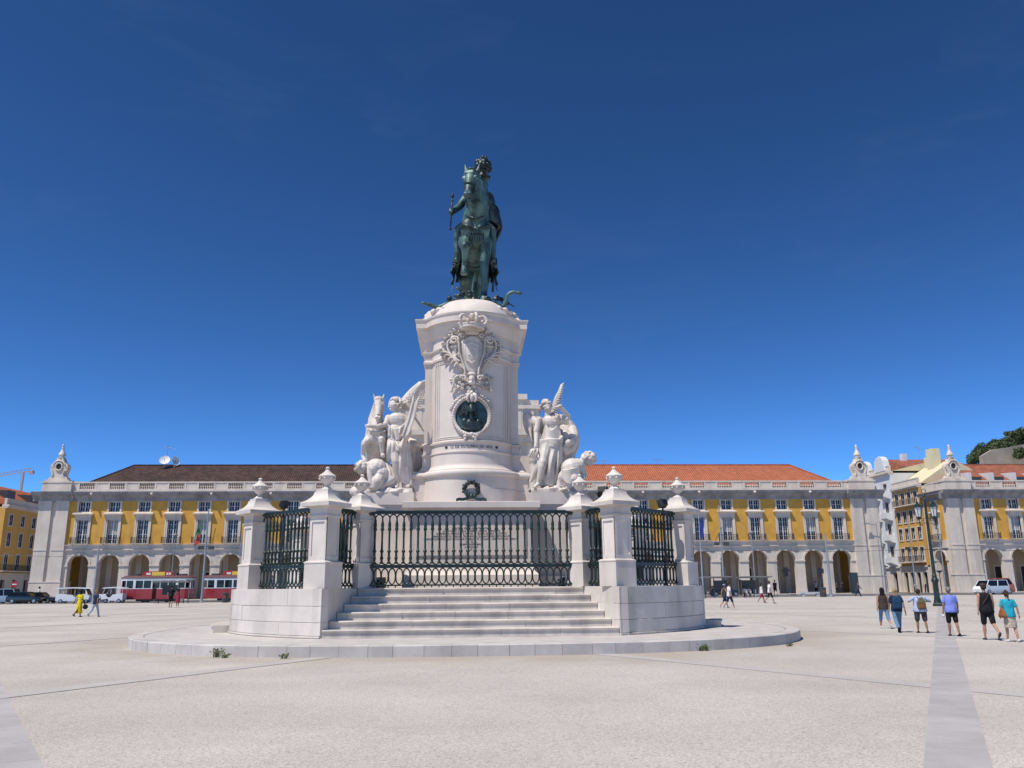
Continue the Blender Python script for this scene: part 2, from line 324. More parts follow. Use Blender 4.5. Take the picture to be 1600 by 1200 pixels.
LAB = bpy.data.scenes.new('workshop')          # scratch scene so that remeshing stays fast; removed at the end
def sculpt(mb, voxel, iters=4, factor=0.5, name='s', m='marble'):
    """union of overlapping volumes as one continuous skin"""
    me = bpy.data.meshes.new('tmp'); me.from_pydata(mb.v, [], mb.f)
    bm = bmesh.new(); bm.from_mesh(me); bmesh.ops.recalc_face_normals(bm, faces=bm.faces); bm.to_mesh(me); bm.free()
    o = bpy.data.objects.new('tmp', me); LAB.collection.objects.link(o)
    r = o.modifiers.new('r', 'REMESH'); r.mode = 'VOXEL'; r.voxel_size = voxel
    if iters:
        sm = o.modifiers.new('s', 'SMOOTH'); sm.iterations = iters; sm.factor = factor
    with bpy.context.temp_override(scene=LAB, view_layer=LAB.view_layers[0]):
        dg = bpy.context.evaluated_depsgraph_get()
        out = bpy.data.meshes.new_from_object(o.evaluated_get(dg))
    out.name = name
    bpy.data.objects.remove(o); bpy.data.meshes.remove(me)
    out.materials.clear(); out.materials.append(MATS[m]); out.shade_smooth()
    return out

def spline(pts, n=6):
    """Catmull-Rom through 3-D points"""
    P = [Vector(p) for p in pts]; P = [P[0]*2-P[1]] + P + [P[-1]*2-P[-2]]; out = []
    for i in range(1, len(P)-2):
        for k in range(n):
            t = k/n; a, b, c, d = P[i-1], P[i], P[i+1], P[i+2]
            out.append(0.5*((2*b) + (c-a)*t + (2*a-5*b+4*c-d)*t*t + (3*b-3*c+d-a)*t**3))
    out.append(P[-2]); return out

def text_mesh(body, size, m, depth=0.006, align='CENTER', space=1.0):
    cu = bpy.data.curves.new('text', 'FONT'); cu.body = body; cu.size = size; cu.align_x = align; cu.extrude = depth; cu.resolution_u = 2; cu.space_character = space
    o = bpy.data.objects.new('tmp', cu); COL.objects.link(o)
    dg = bpy.context.evaluated_depsgraph_get(); me = bpy.data.meshes.new_from_object(o.evaluated_get(dg))
    bpy.data.objects.remove(o); me.materials.clear(); me.materials.append(MATS[m]); return me

# ================================================================== SETTING
g = MB(); g.add([(-2500,-2500,0),(2500,-2500,0),(2500,2500,0),(-2500,2500,0)], [(0,1,2,3)])
struct(g.build('ground', 'gravel'), 'pale pebbled concrete of the wide square')

# diagonal bands of stone slabs crossing the square (two families)
def band(n_dir, off, s0, s1, w, z, near, mname='strip'):
    n = Vector((n_dir[0], n_dir[1], 0)).normalized(); d = Vector((n.y, -n.x, 0))
    if d.y < 0: d = -d
    c = n*off
    m = MB(); k0 = near if near is not None else s0
    a, b = n*(w/2), d
    m.add([tuple(c+b*k0-a+Vector((0,0,z))), tuple(c+b*k0+a+Vector((0,0,z))), tuple(c+b*s1+a+Vector((0,0,z))), tuple(c+b*s1-a+Vector((0,0,z)))], [(0,1,2,3)])
    o = struct(m.build('paving_strip', mname), 'grey stone band crossing the pale ground')
    if near is not None:      # slabs one can tell apart
        L = 1.15; q = MB(); q.box(-w/2, w/2, 0.004, L-0.004, -0.03, z); me = q.mesh('slab', 'strip')
        k = 0
        ang = atan2(d.y, d.x) - pi/2
        while s0 + k*L < near - 0.01:
            p = c + d*(s0+k*L); s = obj('slab', me, o, (p.x, p.y, 0), ang); k += 1
    return o
NA, NB = (-0.866, 0.5), (0.863, 0.505)
band(NA, 0.05, 2.0, 66.4, 0.57, 0.008, 2+1.15*25)
band(NB, 0.63, 2.0, 62, 0.60, 0.005, 2+1.15*15)
for i, off in enumerate((13.6, 26.0, 38.3, 50.5, 63.0)):
    for nd, z in ((NA, 0.008), (NB, 0.005)):
        sgn = 1 if nd is NB else -1
        band(nd, off, -14 if i else -2, 80 if i else 30, 0.5, z, None, 'strip_light')

def slab_box(name, m, x0, x1, y0, y1, z0, z1, label):
    b = MB(); b.box(x0, x1, y0, y1, z0, z1); return struct(b.build(name, m), label)
slab_box('road', 'asphalt', -400, 400, 109, 123.5, -0.5, 0.012, 'dark asphalt road in front of the arcades')
slab_box('pavement', 'pavement', -64.9, 65.8, 123.5, 131.6, -0.5, 0.14, 'stone pavement along the arcades')
slab_box('pavement', 'pavement', 77.2, 160, 123.5, 131.6, -0.5, 0.14, 'stone pavement along the corner building')
slab_box('pavement', 'pavement', -160, -77.2, 123.5, 131.6, -0.5, 0.14, 'stone pavement on the far left')
slab_box('side_street', 'asphalt', 66.9, 76.9, 123.5, 260, -0.5, 0.02, 'asphalt side street on the right')
slab_box('side_street', 'asphalt', -76.9, -66.1, 123.5, 260, -0.5, 0.02, 'asphalt side street on the left')

# ================================================================== MONUMENT PLATFORM
CX, CY = 0.15, 31.1
def sup(t, a, b, n=2.6):
    c, s = cos(t), sin(t); e = 2.0/n
    return (CX + a*math.copysign(abs(c)**e, c), CY - 0.1 + b*math.copysign(abs(s)**e, s))
def outline(a, b, N=1600):
    P = [sup(2*pi*i/N, a, b) for i in range(N)]; acc = [0.0]
    for i in range(N): q = P[(i+1) % N]; acc.append(acc[-1] + math.dist(P[i], q))
    return P, acc
platform = thing('stone_platform', 'low round stone platform with a grey kerb under the monument', 'platform', (CX, CY, 0))
P, acc = outline(10.9, 10.1); Lt = acc[-1]; NK = int(Lt/0.68)
import bisect
def at_len(P, acc, s):
    s %= acc[-1]; i = min(bisect.bisect_right(acc, s)-1, len(P)-1); a, b = P[i], P[(i+1) % len(P)]; t = (s-acc[i])/(acc[i+1]-acc[i]+1e-9)
    return Vector((a[0]+(b[0]-a[0])*t, a[1]+(b[1]-a[1])*t, 0))
cvec = Vector((CX, CY, 0))
for k in range(NK):
    jit = 0.07*sin(k*2.3)
    s0, s1 = (k+jit)*Lt/NK + 0.004, (k+1+0.07*sin((k+1)*2.3))*Lt/NK - 0.004
    q = MB(); dz = random.uniform(-0.006, 0.004); do = random.uniform(-0.006, 0.006)
    rings = []
    for j in range(4):
        p = at_len(P, acc, s0+(s1-s0)*j/3); t = at_len(P, acc, s0+(s1-s0)*j/3+0.05)-at_len(P, acc, s0+(s1-s0)*j/3-0.05); n = Vector((t.y, -t.x, 0)).normalized()
        o_ = p + n*do; i_ = p - n*0.42
        h = 0.28 + dz
        rings.append([tuple(o_-cvec+Vector((0,0,-0.05))), tuple(o_-cvec+Vector((0,0,h-0.018))), tuple(o_-n*0.018-cvec+Vector((0,0,h))), tuple(i_-cvec+Vector((0,0,h))), tuple(i_-cvec+Vector((0,0,-0.05)))])
    q.loft(rings); q.build('kerb_stone', 'kerbstone', platform)
q = MB(); P2, _ = outline(10.9-0.425, 10.1-0.425, 160)
q.prism([(x-CX, y-CY) for x, y in P2], 0.0, 0.272, 'z'); q.build('paving', 'kerbstone', platform)

# ================================================================== BASEMENT, STAIRS
ZT = 1.63; RB = 8.15; A1, A2 = R(30), R(67.5)      # angles measured from south
def pol(r, a, z=0.0): return (r*1.035*sin(a), -r*cos(a), z)       # a>0 towards east (local to the centre)
COURSES = [(0.28, 0.34), (0.345, 0.70), (0.705, 1.145), (1.15, ZT)]
def stone_arc(parent, sgn, a0, a1, z0, z1, mname='limestone', depth=0.3, r=RB, seg=4):
    q = MB(); g_ = 0.0035/r; rr = r + random.uniform(-0.004, 0.004); e = 0.008
    rings = []
    for j in range(seg+1):
        a = sgn*(a0+g_+(a1-a0-2*g_)*j/seg)
        rings.append([pol(rr-depth, a, z0+0.003), pol(rr-e, a, z0+0.003), pol(rr, a, z0+0.003+e), pol(rr, a, z1-0.003-e), pol(rr-e, a, z1-0.003), pol(rr-depth, a, z1-0.003)])
    return q.loft(rings).build('stone', mname, parent)
def stone_line(parent, p0, p1, z0, z1, inward, mname='limestone', depth=0.3):
    p0, p1 = Vector(p0), Vector(p1); d = (p1-p0).normalized(); w = Vector(inward).normalized(); e = 0.008
    a, b = p0+d*0.0035, p1-d*0.0035; q = MB(); f_ = -w*random.uniform(-0.004, 0.004)
    def ring(p): return [tuple(p+w*depth+Vector((0,0,z0+.003))), tuple(p+f_+w*e+Vector((0,0,z0+.003))), tuple(p+f_+Vector((0,0,z0+.003+e))), tuple(p+f_+Vector((0,0,z1-.003-e))), tuple(p+f_+w*e+Vector((0,0,z1-.003))), tuple(p+w*depth+Vector((0,0,z1-.003)))]
    return q.loft([ring(a), ring(b)]).build('stone', mname, parent)

P3L = (3.42, -4.95)          # inner corner beside the stairs (local)
terrace = thing('monument_basement', 'pale limestone block basement carrying pillars, railings and statue pedestal', 'basement', (CX, CY, 0))
# solid core just inside the facing stones
core = MB()
inset = 0.02
poly = []
NW = 3.1
for (b0, b1), notch in (((A1, A2), ((4.97, -NW), (4.97, NW))), ((pi-A2, pi-A1), ((3.44, 4.97), (-3.44, 4.97))), ((pi+A1, pi+A2), ((-4.97, NW), (-4.97, -NW))), ((2*pi-A2, 2*pi-A1), ((-3.44, -4.97), (3.44, -4.97)))):
    for j in range(9): a = b0+(b1-b0)*j/8; poly.append(pol(RB-inset-0.02, a)[:2])
    poly += list(notch)
core.prism(poly, 0.2, ZT-0.004, 'z'); core.build('core', 'limestone', terrace)
for sgn in (-1, 1):
    for ci, (z0, z1) in enumerate(COURSES):
        cuts = {0: [0, 0.5, 1], 1: [0, 0.3, 0.56, 0.8, 1], 2: [0, 0.36, 0.72, 0.93, 1], 3: [0, 0.24, 0.5, 0.75, 1]}[ci]
        for c0, c1 in zip(cuts, cuts[1:]):
            stone_arc(terrace, sgn, A1+(A2-A1)*c0, A1+(A2-A1)*c1, z0, z1, r=RB+(0.03 if ci == 0 else 0))
            if ci: stone_arc(terrace, sgn, pi-A2+(A2-A1)*c0, pi-A2+(A2-A1)*c1, z0, z1)
        # returns beside the front stairs and the end wall at the flank
        e0 = Vector(pol(RB-0.012, sgn*A1)); e1 = Vector((sgn*P3L[0], P3L[1], 0)); d = (e1-e0)
        inw = Vector((sgn*(-d.y)*-1, d.x*sgn*-1, 0)); inw = Vector((d.y, -d.x, 0))*(1 if sgn*d.y > 0 else -1)
        if inw.x*sgn < 0: inw = -inw
        for c0, c1 in ((0, 0.45), (0.45, 1)) if ci % 2 else ((0, 0.62), (0.62, 1)):
            stone_line(terrace, e0+d*c0, e0+d*c1, z0, z1, inw)
        f0 = Vector(pol(RB-0.012, sgn*A2)); f1 = Vector((sgn*4.97, -NW, 0)); d2 = f1-f0
        stone_line(terrace, f0, f1, z0, z1, (d2.y*0+sgn*-0.2, -1, 0))
# terrace floor finish
fl = MB(); fl.prism([(-5.2, -5.0), (5.2, -5.0), (5.2, 5.0), (-5.2, 5.0)], ZT-0.003, ZT+0.004, 'z'); fl.build('terrace_floor', 'kerbstone', terrace)

# front stairs: six steps of slabs with rounded nosing
stairs = thing('front_stairs', 'six broad worn grey marble steps rising to the railing', 'stairs', (CX, CY, 0))
RIS = (ZT-0.28)/6.0; YB, YTop = -7.02, -5.12
def step_ring(x, y, z0, z1):
    pr = [(y+0.6, z0), (y, z0), (y, z1-0.085), (y-0.02, z1-0.075), (y-0.038, z1-0.055), (y-0.045, z1-0.03), (y-0.035, z1-0.010), (y-0.015, z1), (y+0.6, z1)]
    return [(x, a, b) for a, b in pr]
for k in range(6):
    y = YB + (YTop-YB)*k/5.0; t = (y-YB)/(P3L[1]-YB+1e-6); hw = 4.17 + (3.40-4.17)*((y+7.0)/(4.95*-1+7.0)); z0, z1 = 0.28+RIS*k, 0.28+RIS*(k+1)
    nsl = 5 if k < 3 else 4; off = (0.0, 0.45, 0.2, 0.6, 0.3, 0.5)[k]
    cuts = [-hw] + [(-hw + 2*hw*(i+off)/(nsl)) for i in range(0 if off > 0.1 else 1, nsl)] + [hw]
    for c0, c1 in zip(cuts, cuts[1:]):
        dz = random.uniform(-0.004, 0.003); dy = random.uniform(-0.006, 0.006)
        q = MB(); q.loft([step_ring(c0+0.003, y+dy, z0-0.01, z1+dz), step_ring(c1-0.003, y+dy, z0-0.01, z1+dz)])
        q.build('step_slab', 'stairstone', stairs)
q = MB(); q.box(-4.2, 4.2, YB-0.10, YB+0.3, 0.24, 0.292); q.build('bottom_plinth', 'stairstone', stairs)
q = MB(); q.box(-3.3, 3.3, -6.2, -4.8, 0.2, 0.7); q.build('fill', 'stairstone', stairs)
for sgn, side in ((-1, 'left'), (1, 'right')):
    st = thing('flank_stairs', 'curved pale steps peeping out behind the %s end of the basement' % side, 'stairs', (CX, CY, 0))
    for k in range(6):
        r_ = (8.6, 7.6, 7.2, 6.8, 6.4, 6.0)[k]; z0, z1 = 0.28+RIS*k, 0.28+RIS*(k+1)
        for i in range(4):
            a0, a1 = A2+0.012+(pi-2*A2-0.024)*i/4, A2+0.012+(pi-2*A2-0.024)*(i+1)/4
            rings = []
            for j in range(5):
                a = sgn*(a0+0.0006+(a1-a0-0.0012)*j/4)
                rings.append([pol(r_-0.6, a, z0-0.01), pol(r_, a, z0-0.01), pol(r_, a, z1-0.08), pol(r_+0.035, a, z1-0.055), pol(r_+0.035, a, z1-0.012), pol(r_+0.01, a, z1), pol(r_-0.6, a, z1)])
            MB().loft(rings).build('step_slab', 'stairstone', st)

# ================================================================== PILLARS WITH URNS
def pillar_meshes():
    d = {}
    q = MB(); q.sq([(0.385, 0), (0.385, 0.70), (0.40, 0.715), (0.40, 0.745), (0.345, 0.78)]); d['base'] = q.mesh('base', 'limestone', True)
    q = MB(); h0, h1 = 0.78, 2.02; w = 0.315
    q.sq([(w-0.034, h0-0.01), (w-0.034, h1+0.01)])                     # sunk panel field
    for s in range(4):                                               # four raised frames leave recessed panels
        M = Matrix.Rotation(s*pi/2, 4, 'Z'); f = MB()
        f.box(-w, -w+0.085, -w, -w+0.04, h0, h1); f.box(w-0.085, w, -w, -w+0.041, h0+.0005, h1); f.box(-w+0.085, w-0.085, -w, -w+0.039, h0, h0+0.13); f.box(-w+0.085, w-0.085, -w, -w+0.039, h1-0.12, h1)
        q.join(f.xf(M))
    d['shaft'] = q.mesh('shaft', 'limestone')
    q = MB(); q.sq([(0.32, 2.02), (0.355, 2.035), (0.36, 2.09), (0.325, 2.11), (0.32, 2.28), (0.35, 2.31), (0.40, 2.33), (0.51, 2.345), (0.525, 2.35), (0.535, 2.46), (0.515, 2.475),
                    (0.44, 2.51), (0.375, 2.56), (0.315, 2.62), (0.27, 2.69), (0.25, 2.76), (0.245, 2.79), (0.215, 2.793), (0.215, 2.85)]); d['cap'] = q.mesh('cap', 'limestone', True)
    q = MB(); q.lathe([(0.185, 2.85), (0.185, 2.87), (0.14, 2.90), (0.08, 2.95), (0.06, 2.985), (0.075, 3.01), (0.085, 3.02), (0.12, 3.045), (0.17, 3.09), (0.20, 3.15), (0.212, 3.21), (0.212, 3.225)], 24, flute=8, fl=0.04)
    q.lathe([(0.212, 3.225), (0.25, 3.235), (0.258, 3.265), (0.23, 3.295), (0.17, 3.335), (0.11, 3.38), (0.078, 3.42), (0.056, 3.45), (0.044, 3.46), (0.058, 3.475), (0.064, 3.505), (0.046, 3.535), (0.01, 3.55)], 24)
    for k in range(8):
        a = 2*pi*(k+.5)/8; q.ell((0.232*cos(a), 0.232*sin(a), 3.185), (0.034, 0.034, 0.042), nu=8, nv=6)
    d['urn'] = q.mesh('urn', 'limestone', True)
    return d
PM = pillar_meshes()
PIL = [(-6.93, -3.80, 50), (-4.325, -6.37, 30), (-3.50, -4.66, 40), (3.50, -4.66, -40), (4.325, -6.37, -30), (6.93, -3.80, -50)]
names = ['square limestone pillar with urn at the far left corner of the basement', 'near pillar with urn left of the stairs', 'set-back pillar with urn at the left end of the front railing',
         'set-back pillar with urn at the right end of the front railing', 'near pillar with urn right of the stairs', 'square limestone pillar with urn at the far right corner of the basement']
back = ['rear pillar with urn, left outer corner behind the pedestal', 'rear pillar with urn behind the near left pillar', 'rear set-back pillar with urn hidden behind the left sculpture',
        'rear set-back pillar with urn hidden behind the right sculpture', 'rear pillar with urn behind the near right pillar', 'rear pillar with urn, right outer corner behind the pedestal']
for i, (px, py, rz) in enumerate(PIL):
    for bk in (0, 1):
        t = thing('stone_pillar', (back if bk else names)[i], 'pillar', (CX+px, CY+(-py if bk else py), ZT), R(-rz if not bk else rz) , 'pillars with urns on the basement')
        for nm in ('base', 'shaft', 'cap', 'urn'): obj(nm, PM[nm], t)

# ================================================================== IRON RAILINGS
ZB = ZT
def baluster_mesh():
    q = MB(); q.lathe([(0.03, 0.73), (0.06, 0.75), (0.06, 0.78), (0.036, 0.80), (0.042, 0.86), (0.06, 0.90), (0.038, 0.95), (0.036, 1.06), (0.06, 1.10), (0.06, 1.13), (0.034, 1.16), (0.03, 1.45), (0.034, 1.74), (0.055, 1.77), (0.06, 1.80), (0.042, 1.84), (0.052, 1.92), (0.042, 2.00), (0.027, 2.05), (0.027, 2.10)], 8)
    return q.mesh('baluster', 'green_iron', True)
def railing(label, p0, p1, pitch, detail=True, group='iron railings round the monument'):
    p0, p1 = Vector((*p0, 0)), Vector((*p1, 0)); d = p1-p0; L = d.length; ang = atan2(d.y, d.x)
    t = thing('iron_railing', label, 'railing', (CX+p0.x, CY+p0.y, ZB), ang, group)
    def bar(name, z0, z1, w):
        q = MB(); q.box(0, L, -w/2, w/2, z0, z1); q.box(0, L, -w/2-0.02, w/2+0.02, z1-0.03, z1-0.0005 if False else z1+0.001); return q.build(name, 'green_iron', t)
    bar('bottom_rail', 0.055, 0.10, 0.07); bar('middle_rail', 0.60, 0.70, 0.09); bar('top_rail', 2.27, 2.37, 0.13)
    n = max(2, int(round(L/pitch))); st = L/n
    arc = MB(); r_ = st/2
    arc.tube([(r_-r_*cos(pi*k/10), 0, 2.10+(0.155)*sin(pi*k/10)) for k in range(11)], 0.023, 6)           # arch over the gap
    arcm = arc.mesh('top_arch', 'green_iron', True)
    arc = MB(); arc.tube([(r_-r_*cos(pi*k/10), 0, 0.83-0.115*sin(pi*k/10)) for k in range(11)], 0.023, 6); arcm2 = arc.mesh('bottom_arch', 'green_iron', True)
    ov = MB(); ov.tube([(r_+(r_-0.008)*cos(2*pi*k/20)*1.0, 0, 0.35+0.235*math.copysign(abs(sin(2*pi*k/20))**0.75, sin(2*pi*k/20))) for k in range(21)], 0.024, 6); ovm = ov.mesh('oval_ring', 'green_iron', True)
    ft = MB(); ft.box(-0.018, 0.018, -0.018, 0.018, 0.0, 0.06); ftm = ft.mesh('foot', 'green_iron')
    for k in range(n+1):
        x = k*st
        if 0 < k < n: obj('baluster', BAL, t, (x, 0, 0))
        if k < n:
            obj('top_arch', arcm, t, (x, 0, 0)); obj('oval_ring', ovm, t, (x, 0, 0))
            if detail: obj('bottom_arch', arcm2, t, (x, 0, 0))
            if 0 < k: obj('foot', ftm, t, (x, 0, 0))
    return t
BAL = baluster_mesh()
railing('long green iron railing across the top of the front stairs', (-3.25, -4.80), (3.25, -4.80), 0.228)
def between(i, j, cut=0.36):
    a, b = Vector(PIL[i][:2]), Vector(PIL[j][:2]); d = (b-a).normalized(); return tuple(a+d*cut), tuple(b-d*cut)
railing('green iron railing on the left flank between the far left and near left pillars', *between(0, 1), 0.2)
railing('short iron railing beside the stairs between the two left pillars', *between(1, 2, 0.33), 0.2)
railing('short iron railing beside the stairs between the two right pillars', *between(3, 4, 0.33), 0.2)
railing('black iron railing on the right flank between the near right and far right pillars', *between(4, 5), 0.2)
def flip(pr): return tuple((p[0], -p[1]) for p in pr)
railing('rear iron railing seen through the left flank railing', *flip(between(0, 1)), 0.2, False)
railing('rear iron railing seen through the right flank railing', *flip(between(4, 5)), 0.2, False)
railing('iron railing across the west stairs, behind the left flank', (-4.9, -3.2), (-4.9, 3.2), 0.23, False)
railing('iron railing across the east stairs, behind the right flank', (4.9, -3.2), (4.9, 3.2), 0.23, False)

# floodlights standing on the terrace
def floodlight(label, loc, rz, post, s=1.0, tilt=-25):
    t = thing('floodlight', label, 'floodlight', loc, rz, 'black floodlights round the statue')
    q = MB(); q.lathe([(0.03, 0), (0.03, post)], 8); q.lathe([(0.12, 0), (0.12, 0.02)], 12); q.build('stand', 'black_iron', t)
    M = Matrix.Translation((0, 0, post+0.16*s)) @ Matrix.Rotation(R(tilt), 4, 'X')
    q = MB(); q.loft([[(x*s*.19, -0.17*s, z*s*.16) for x, z in ((-1,-1),(1,-1),(1,1),(-1,1))], [(x*s*.23, .10*s, z*s*.21) for x, z in ((-1,-1),(1,-1),(1,1),(-1,1))], [(x*s*.23, .16*s, z*s*.21) for x, z in ((-1,-1),(1,-1),(1,1),(-1,1))]])
    for k in range(5): q.box(-0.16*s, 0.16*s, -0.22*s, -0.17*s, (-.12+.055*k)*s, (-.10+.055*k)*s)
    q.xf(M).build('housing', 'black_iron', t)
    q = MB(); q.box(-0.2*s, 0.2*s, 0.162*s, 0.168*s, -0.18*s, 0.18*s); q.xf(M).build('lens', 'glass', t)
    q = MB(); q.tube([(-.25*s,0,post+.16*s), (-.25*s,0,post), (.25*s,0,post), (.25*s,0,post+.16*s)], 0.014, 6); q.build('bracket', 'black_iron', t)
floodlight('black floodlight on a post right of the far left pillar', (-5.75, 26.3, ZT), R(-35), 2.5, .55)
floodlight('black floodlight on a post left of the far right pillar', (6.35, 26.5, ZT), R(35), 2.5, .62)
floodlight('small black floodlight behind the left end of the front railing', (-2.75, 26.75, ZT), R(-10), 0.02, 0.8, 10)
floodlight('small black floodlight behind the right end of the front railing', (3.05, 26.75, ZT), R(-100), 0.02, 0.7, 10)
floodlight('dark floodlight low behind the left flank railing', (-4.9, 26.9, ZT), R(-40), 0.25, 1.5, 10)
floodlight('dark floodlight low behind the right flank railing', (5.3, 27.0, ZT), R(40), 0.25, 1.6, 10)
floodlight('black floodlight on a post behind the near right pillar', (4.75, 28.6, ZT), R(-30), 3.1, 0.8)

# ================================================================== PEDESTAL
ped = thing('statue_pedestal', 'tall bow-fronted pale stone pedestal with carved arms, medallion and inscription', 'pedestal', (CX, CY, 0))
PW, PF, PR0, PY0 = 1.72, 1.54, 1.52, -1.08
def ring_plan(d, z, side=-1, n=18):
    """closed plan at outset d: flat piers with a convex bow front and back"""
    pts = []
    rr = PR0+d; f = PF+d; w = PW+d
    xb = sqrt(max(rr*rr-(f+PY0)**2, 0.01)); a = math.asin(min(xb/rr, 1))
    fr = [(-w, -f), (-xb-0.02, -f)] + [(rr*sin(-a+2*a*j/n), PY0-rr*cos(-a+2*a*j/n)) for j in range(n+1)] + [(xb+0.02, -f), (w, -f)]
    pts = fr + [(-x, -y) for x, y in fr]
    return [(x, y, z) for x, y in pts]
def ploft(prof, name, m='pedestal', parent=None, smooth=True):
    q = MB(); q.loft([ring_plan(d, z if z <= 9.66 else 9.66+(z-9.66)*1.075) for d, z in prof]); return q.build(name, m, parent or ped, smooth)
ploft([(0.33, 4.43), (0.33, 4.925)], 'base_course'); ploft([(0.30, 4.93), (0.30, 5.385)], 'base_course')
q = ploft([(0.30, 5.38), (0.36, 5.385), (0.385, 5.42), (0.40, 5.47), (0.395, 5.53), (0.36, 5.575), (0.30, 5.60), (0.30, 5.625), (0.22, 5.64), (0.14, 5.70), (0.09, 5.78), (0.085, 5.82)], 'torus_moulding')
ploft([(0.05, 5.82), (0.05, 6.20), (0.085, 6.24), (0.085, 6.28), (0.03, 6.30), (0.03, 6.56), (0.09, 6.585), (0.10, 6.64), (0.04, 6.68), (0.0, 6.70), (0.0, 9.66)], 'shaft')
ploft([(0.0, 9.66), (0.06, 9.68), (0.07, 9.75), (0.02, 9.80), (0.02, 10.02), (0.09, 10.05), (0.10, 10.10), (0.02, 10.13), (0.015, 10.50)], 'necking')
ploft([(0.015, 10.5), (0.07, 10.53), (0.10, 10.60), (0.12, 10.68), (0.20, 10.76), (0.23, 10.84), (0.23, 10.88), (0.33, 10.90), (0.345, 10.905), (0.345, 11.10), (0.365, 11.12), (0.39, 11.18), (0.39, 11.215), (0.30, 11.225)], 'cornice')
ploft([(0.14, 11.22), (0.14, 11.30), (0.07, 11.34), (0.05, 11.40), (-0.04, 11.56), (-0.18, 11.74), (-0.38, 11.88), (-0.75, 11.97)], 'top_mound', 'pedestal')
def onbow(x, o=0.0):
    rr = PR0+o; a = math.asin(max(-1, min(1, x/rr))); return Vector((rr*sin(a), PY0-rr*cos(a), 0))
def bp(x, z, o=0.0):
    """point on the bow: arc distance x, height z, outset o"""
    a = math.asin(max(-.985, min(.985, x/(PR0+.5*o)))); return Vector(((PR0+o)*sin(a), PY0-(PR0+o)*cos(a), z))
# sunk frame mouldings on the bow
fm = MB()
for s in (-1, 1):
    for x, o in ((1.32, .05), (1.24, .03), (1.17, .018)):
        fm.tube([bp(s*x, 6.72, o*0.4), bp(s*x, 9.62, o*0.4)], 0.022, 6)
for z in (6.74, 6.80, 9.60, 9.54): fm.tube([bp(-1.32+2.64*k/24, z, 0.008) for k in range(25)], 0.02, 6)
fm.build('frame_moulding', 'pedestal', ped, True)

# lower podium: wings for the sculptures and the projecting block with the inscription
def box_part(name, x0, x1, y0, y1, z0, z1, m='pedestal', parent=None):
    q = MB(); q.box(x0, x1, y0, y1, z0, z1); return q.build(name, m, parent or ped)
for sx in (-1, 1):
    for z0, z1 in ((ZT, 2.30), (2.305, 3.55), (3.555, 4.42)): box_part('podium_course', sx*4.0, sx*2.06, -2.35, 2.35, z0, z1)
    box_part('podium_cap', sx*4.06, sx*2.0, -2.42, 2.42, 4.424, 4.84)
    box_part('podium_foot', sx*4.12, sx*2.1, -2.50, 2.50, ZT, 1.98)
for z0, z1 in ((2.28, 3.0), (3.004, 4.12)): box_part('podium_course', -2.05, 2.05, -3.28, 3.28, z0, z1)
q = MB()
def rect(hx, hy, z): return [(-hx, -hy, z), (hx, -hy, z), (hx, hy, z), (-hx, hy, z)]
q.loft([rect(2.25, 3.5, ZT), rect(2.25, 3.5, 2.02), rect(2.2, 3.45, 2.06), rect(2.10, 3.35, 2.16), rect(2.08, 3.31, 2.26), rect(2.06, 3.29, 2.28)]); q.build('podium_foot', 'pedestal', ped)
q = MB(); q.loft([rect(2.08, 3.30, 4.121), rect(2.12, 3.36, 4.15), rect(2.24, 3.46, 4.20), rect(2.30, 3.52, 4.22), rect(2.30, 3.52, 4.41), rect(2.28, 3.50, 4.425)]); q.build('podium_slab', 'pedestal', ped)
tab = MB(); tab.box(-1.83, 1.83, -3.325, -3.27, 2.66, 3.92); tab = tab.build('inscription_tablet', 'pedestal', ped); tag(tab, 'smooth tablet cut with a long Latin inscription')
lines = ['JOSEPHO  I.', 'AUGUSTO. PIO. FELICI. PATRI. PATRIAE', 'QUOD REGIIS. JURIBUS. ADSERTIS. LEGIBUS. EMENDATIS', 'COMMERCIO. PROPAGATO. MILITIA. ET. BONIS. ARTIBUS. RESTITUTIS',
         'URBEM. FUNDITUS. EVERSAM. TERRAEMOTU. ELEGANTIOREM. RESTAURAVIT', 'AUSPICE. ADMINISTRO. EJUS. MARCHIONE. POMBALIO. ET. COLLEGIO. NEGOTIATORUM. CURANTE', 'S. P. Q. O.', 'BENEFICIORUM. MEMOR', 'A. MDCCLXXV', 'P.']
widths = [0.40, 1.30, 1.92, 2.34, 2.58, 3.16, 0.38, 0.78, 0.44, 0.05]
for i, (s, w) in enumerate(zip(lines, widths)):
    me = text_mesh(s, 0.088, 'ink', 0.003)
    xs = [v.co.x for v in me.vertices]; k = w/(max(xs)-min(xs)); cx_ = (max(xs)+min(xs))/2
    for v in me.vertices: v.co = ((v.co.x-cx_)*k, -v.co.z, v.co.y)
    obj('inscription_line', me, tab, (0, -3.3275, 3.60-0.088*i))
# one long line along the foot of the tablet was too worn to read: not lettered
# date on the bow
me = text_mesh('12 DE OUTUBRO DE 1833', 0.135, 'ink', 0.004, space=1.15)
xs = [v.co.x for v in me.vertices]; k = 1.45/(max(xs)-min(xs)); c_ = (max(xs)+min(xs))/2
for v in me.vertices: v.co = bp((v.co.x-c_)*k, 6.385+v.co.y, 0.036+v.co.z)
obj('date_lettering', me, ped)
dm = MB()
for s in (-1, 1):
    dm.loft([[tuple(bp(s*0.88+0.05*cos(2*pi*j/12), 6.435+0.045*sin(2*pi*j/12), o)) for j in range(12)] for o in (0.028, 0.045)])
dm.build('bronze_boss', 'ink', ped)

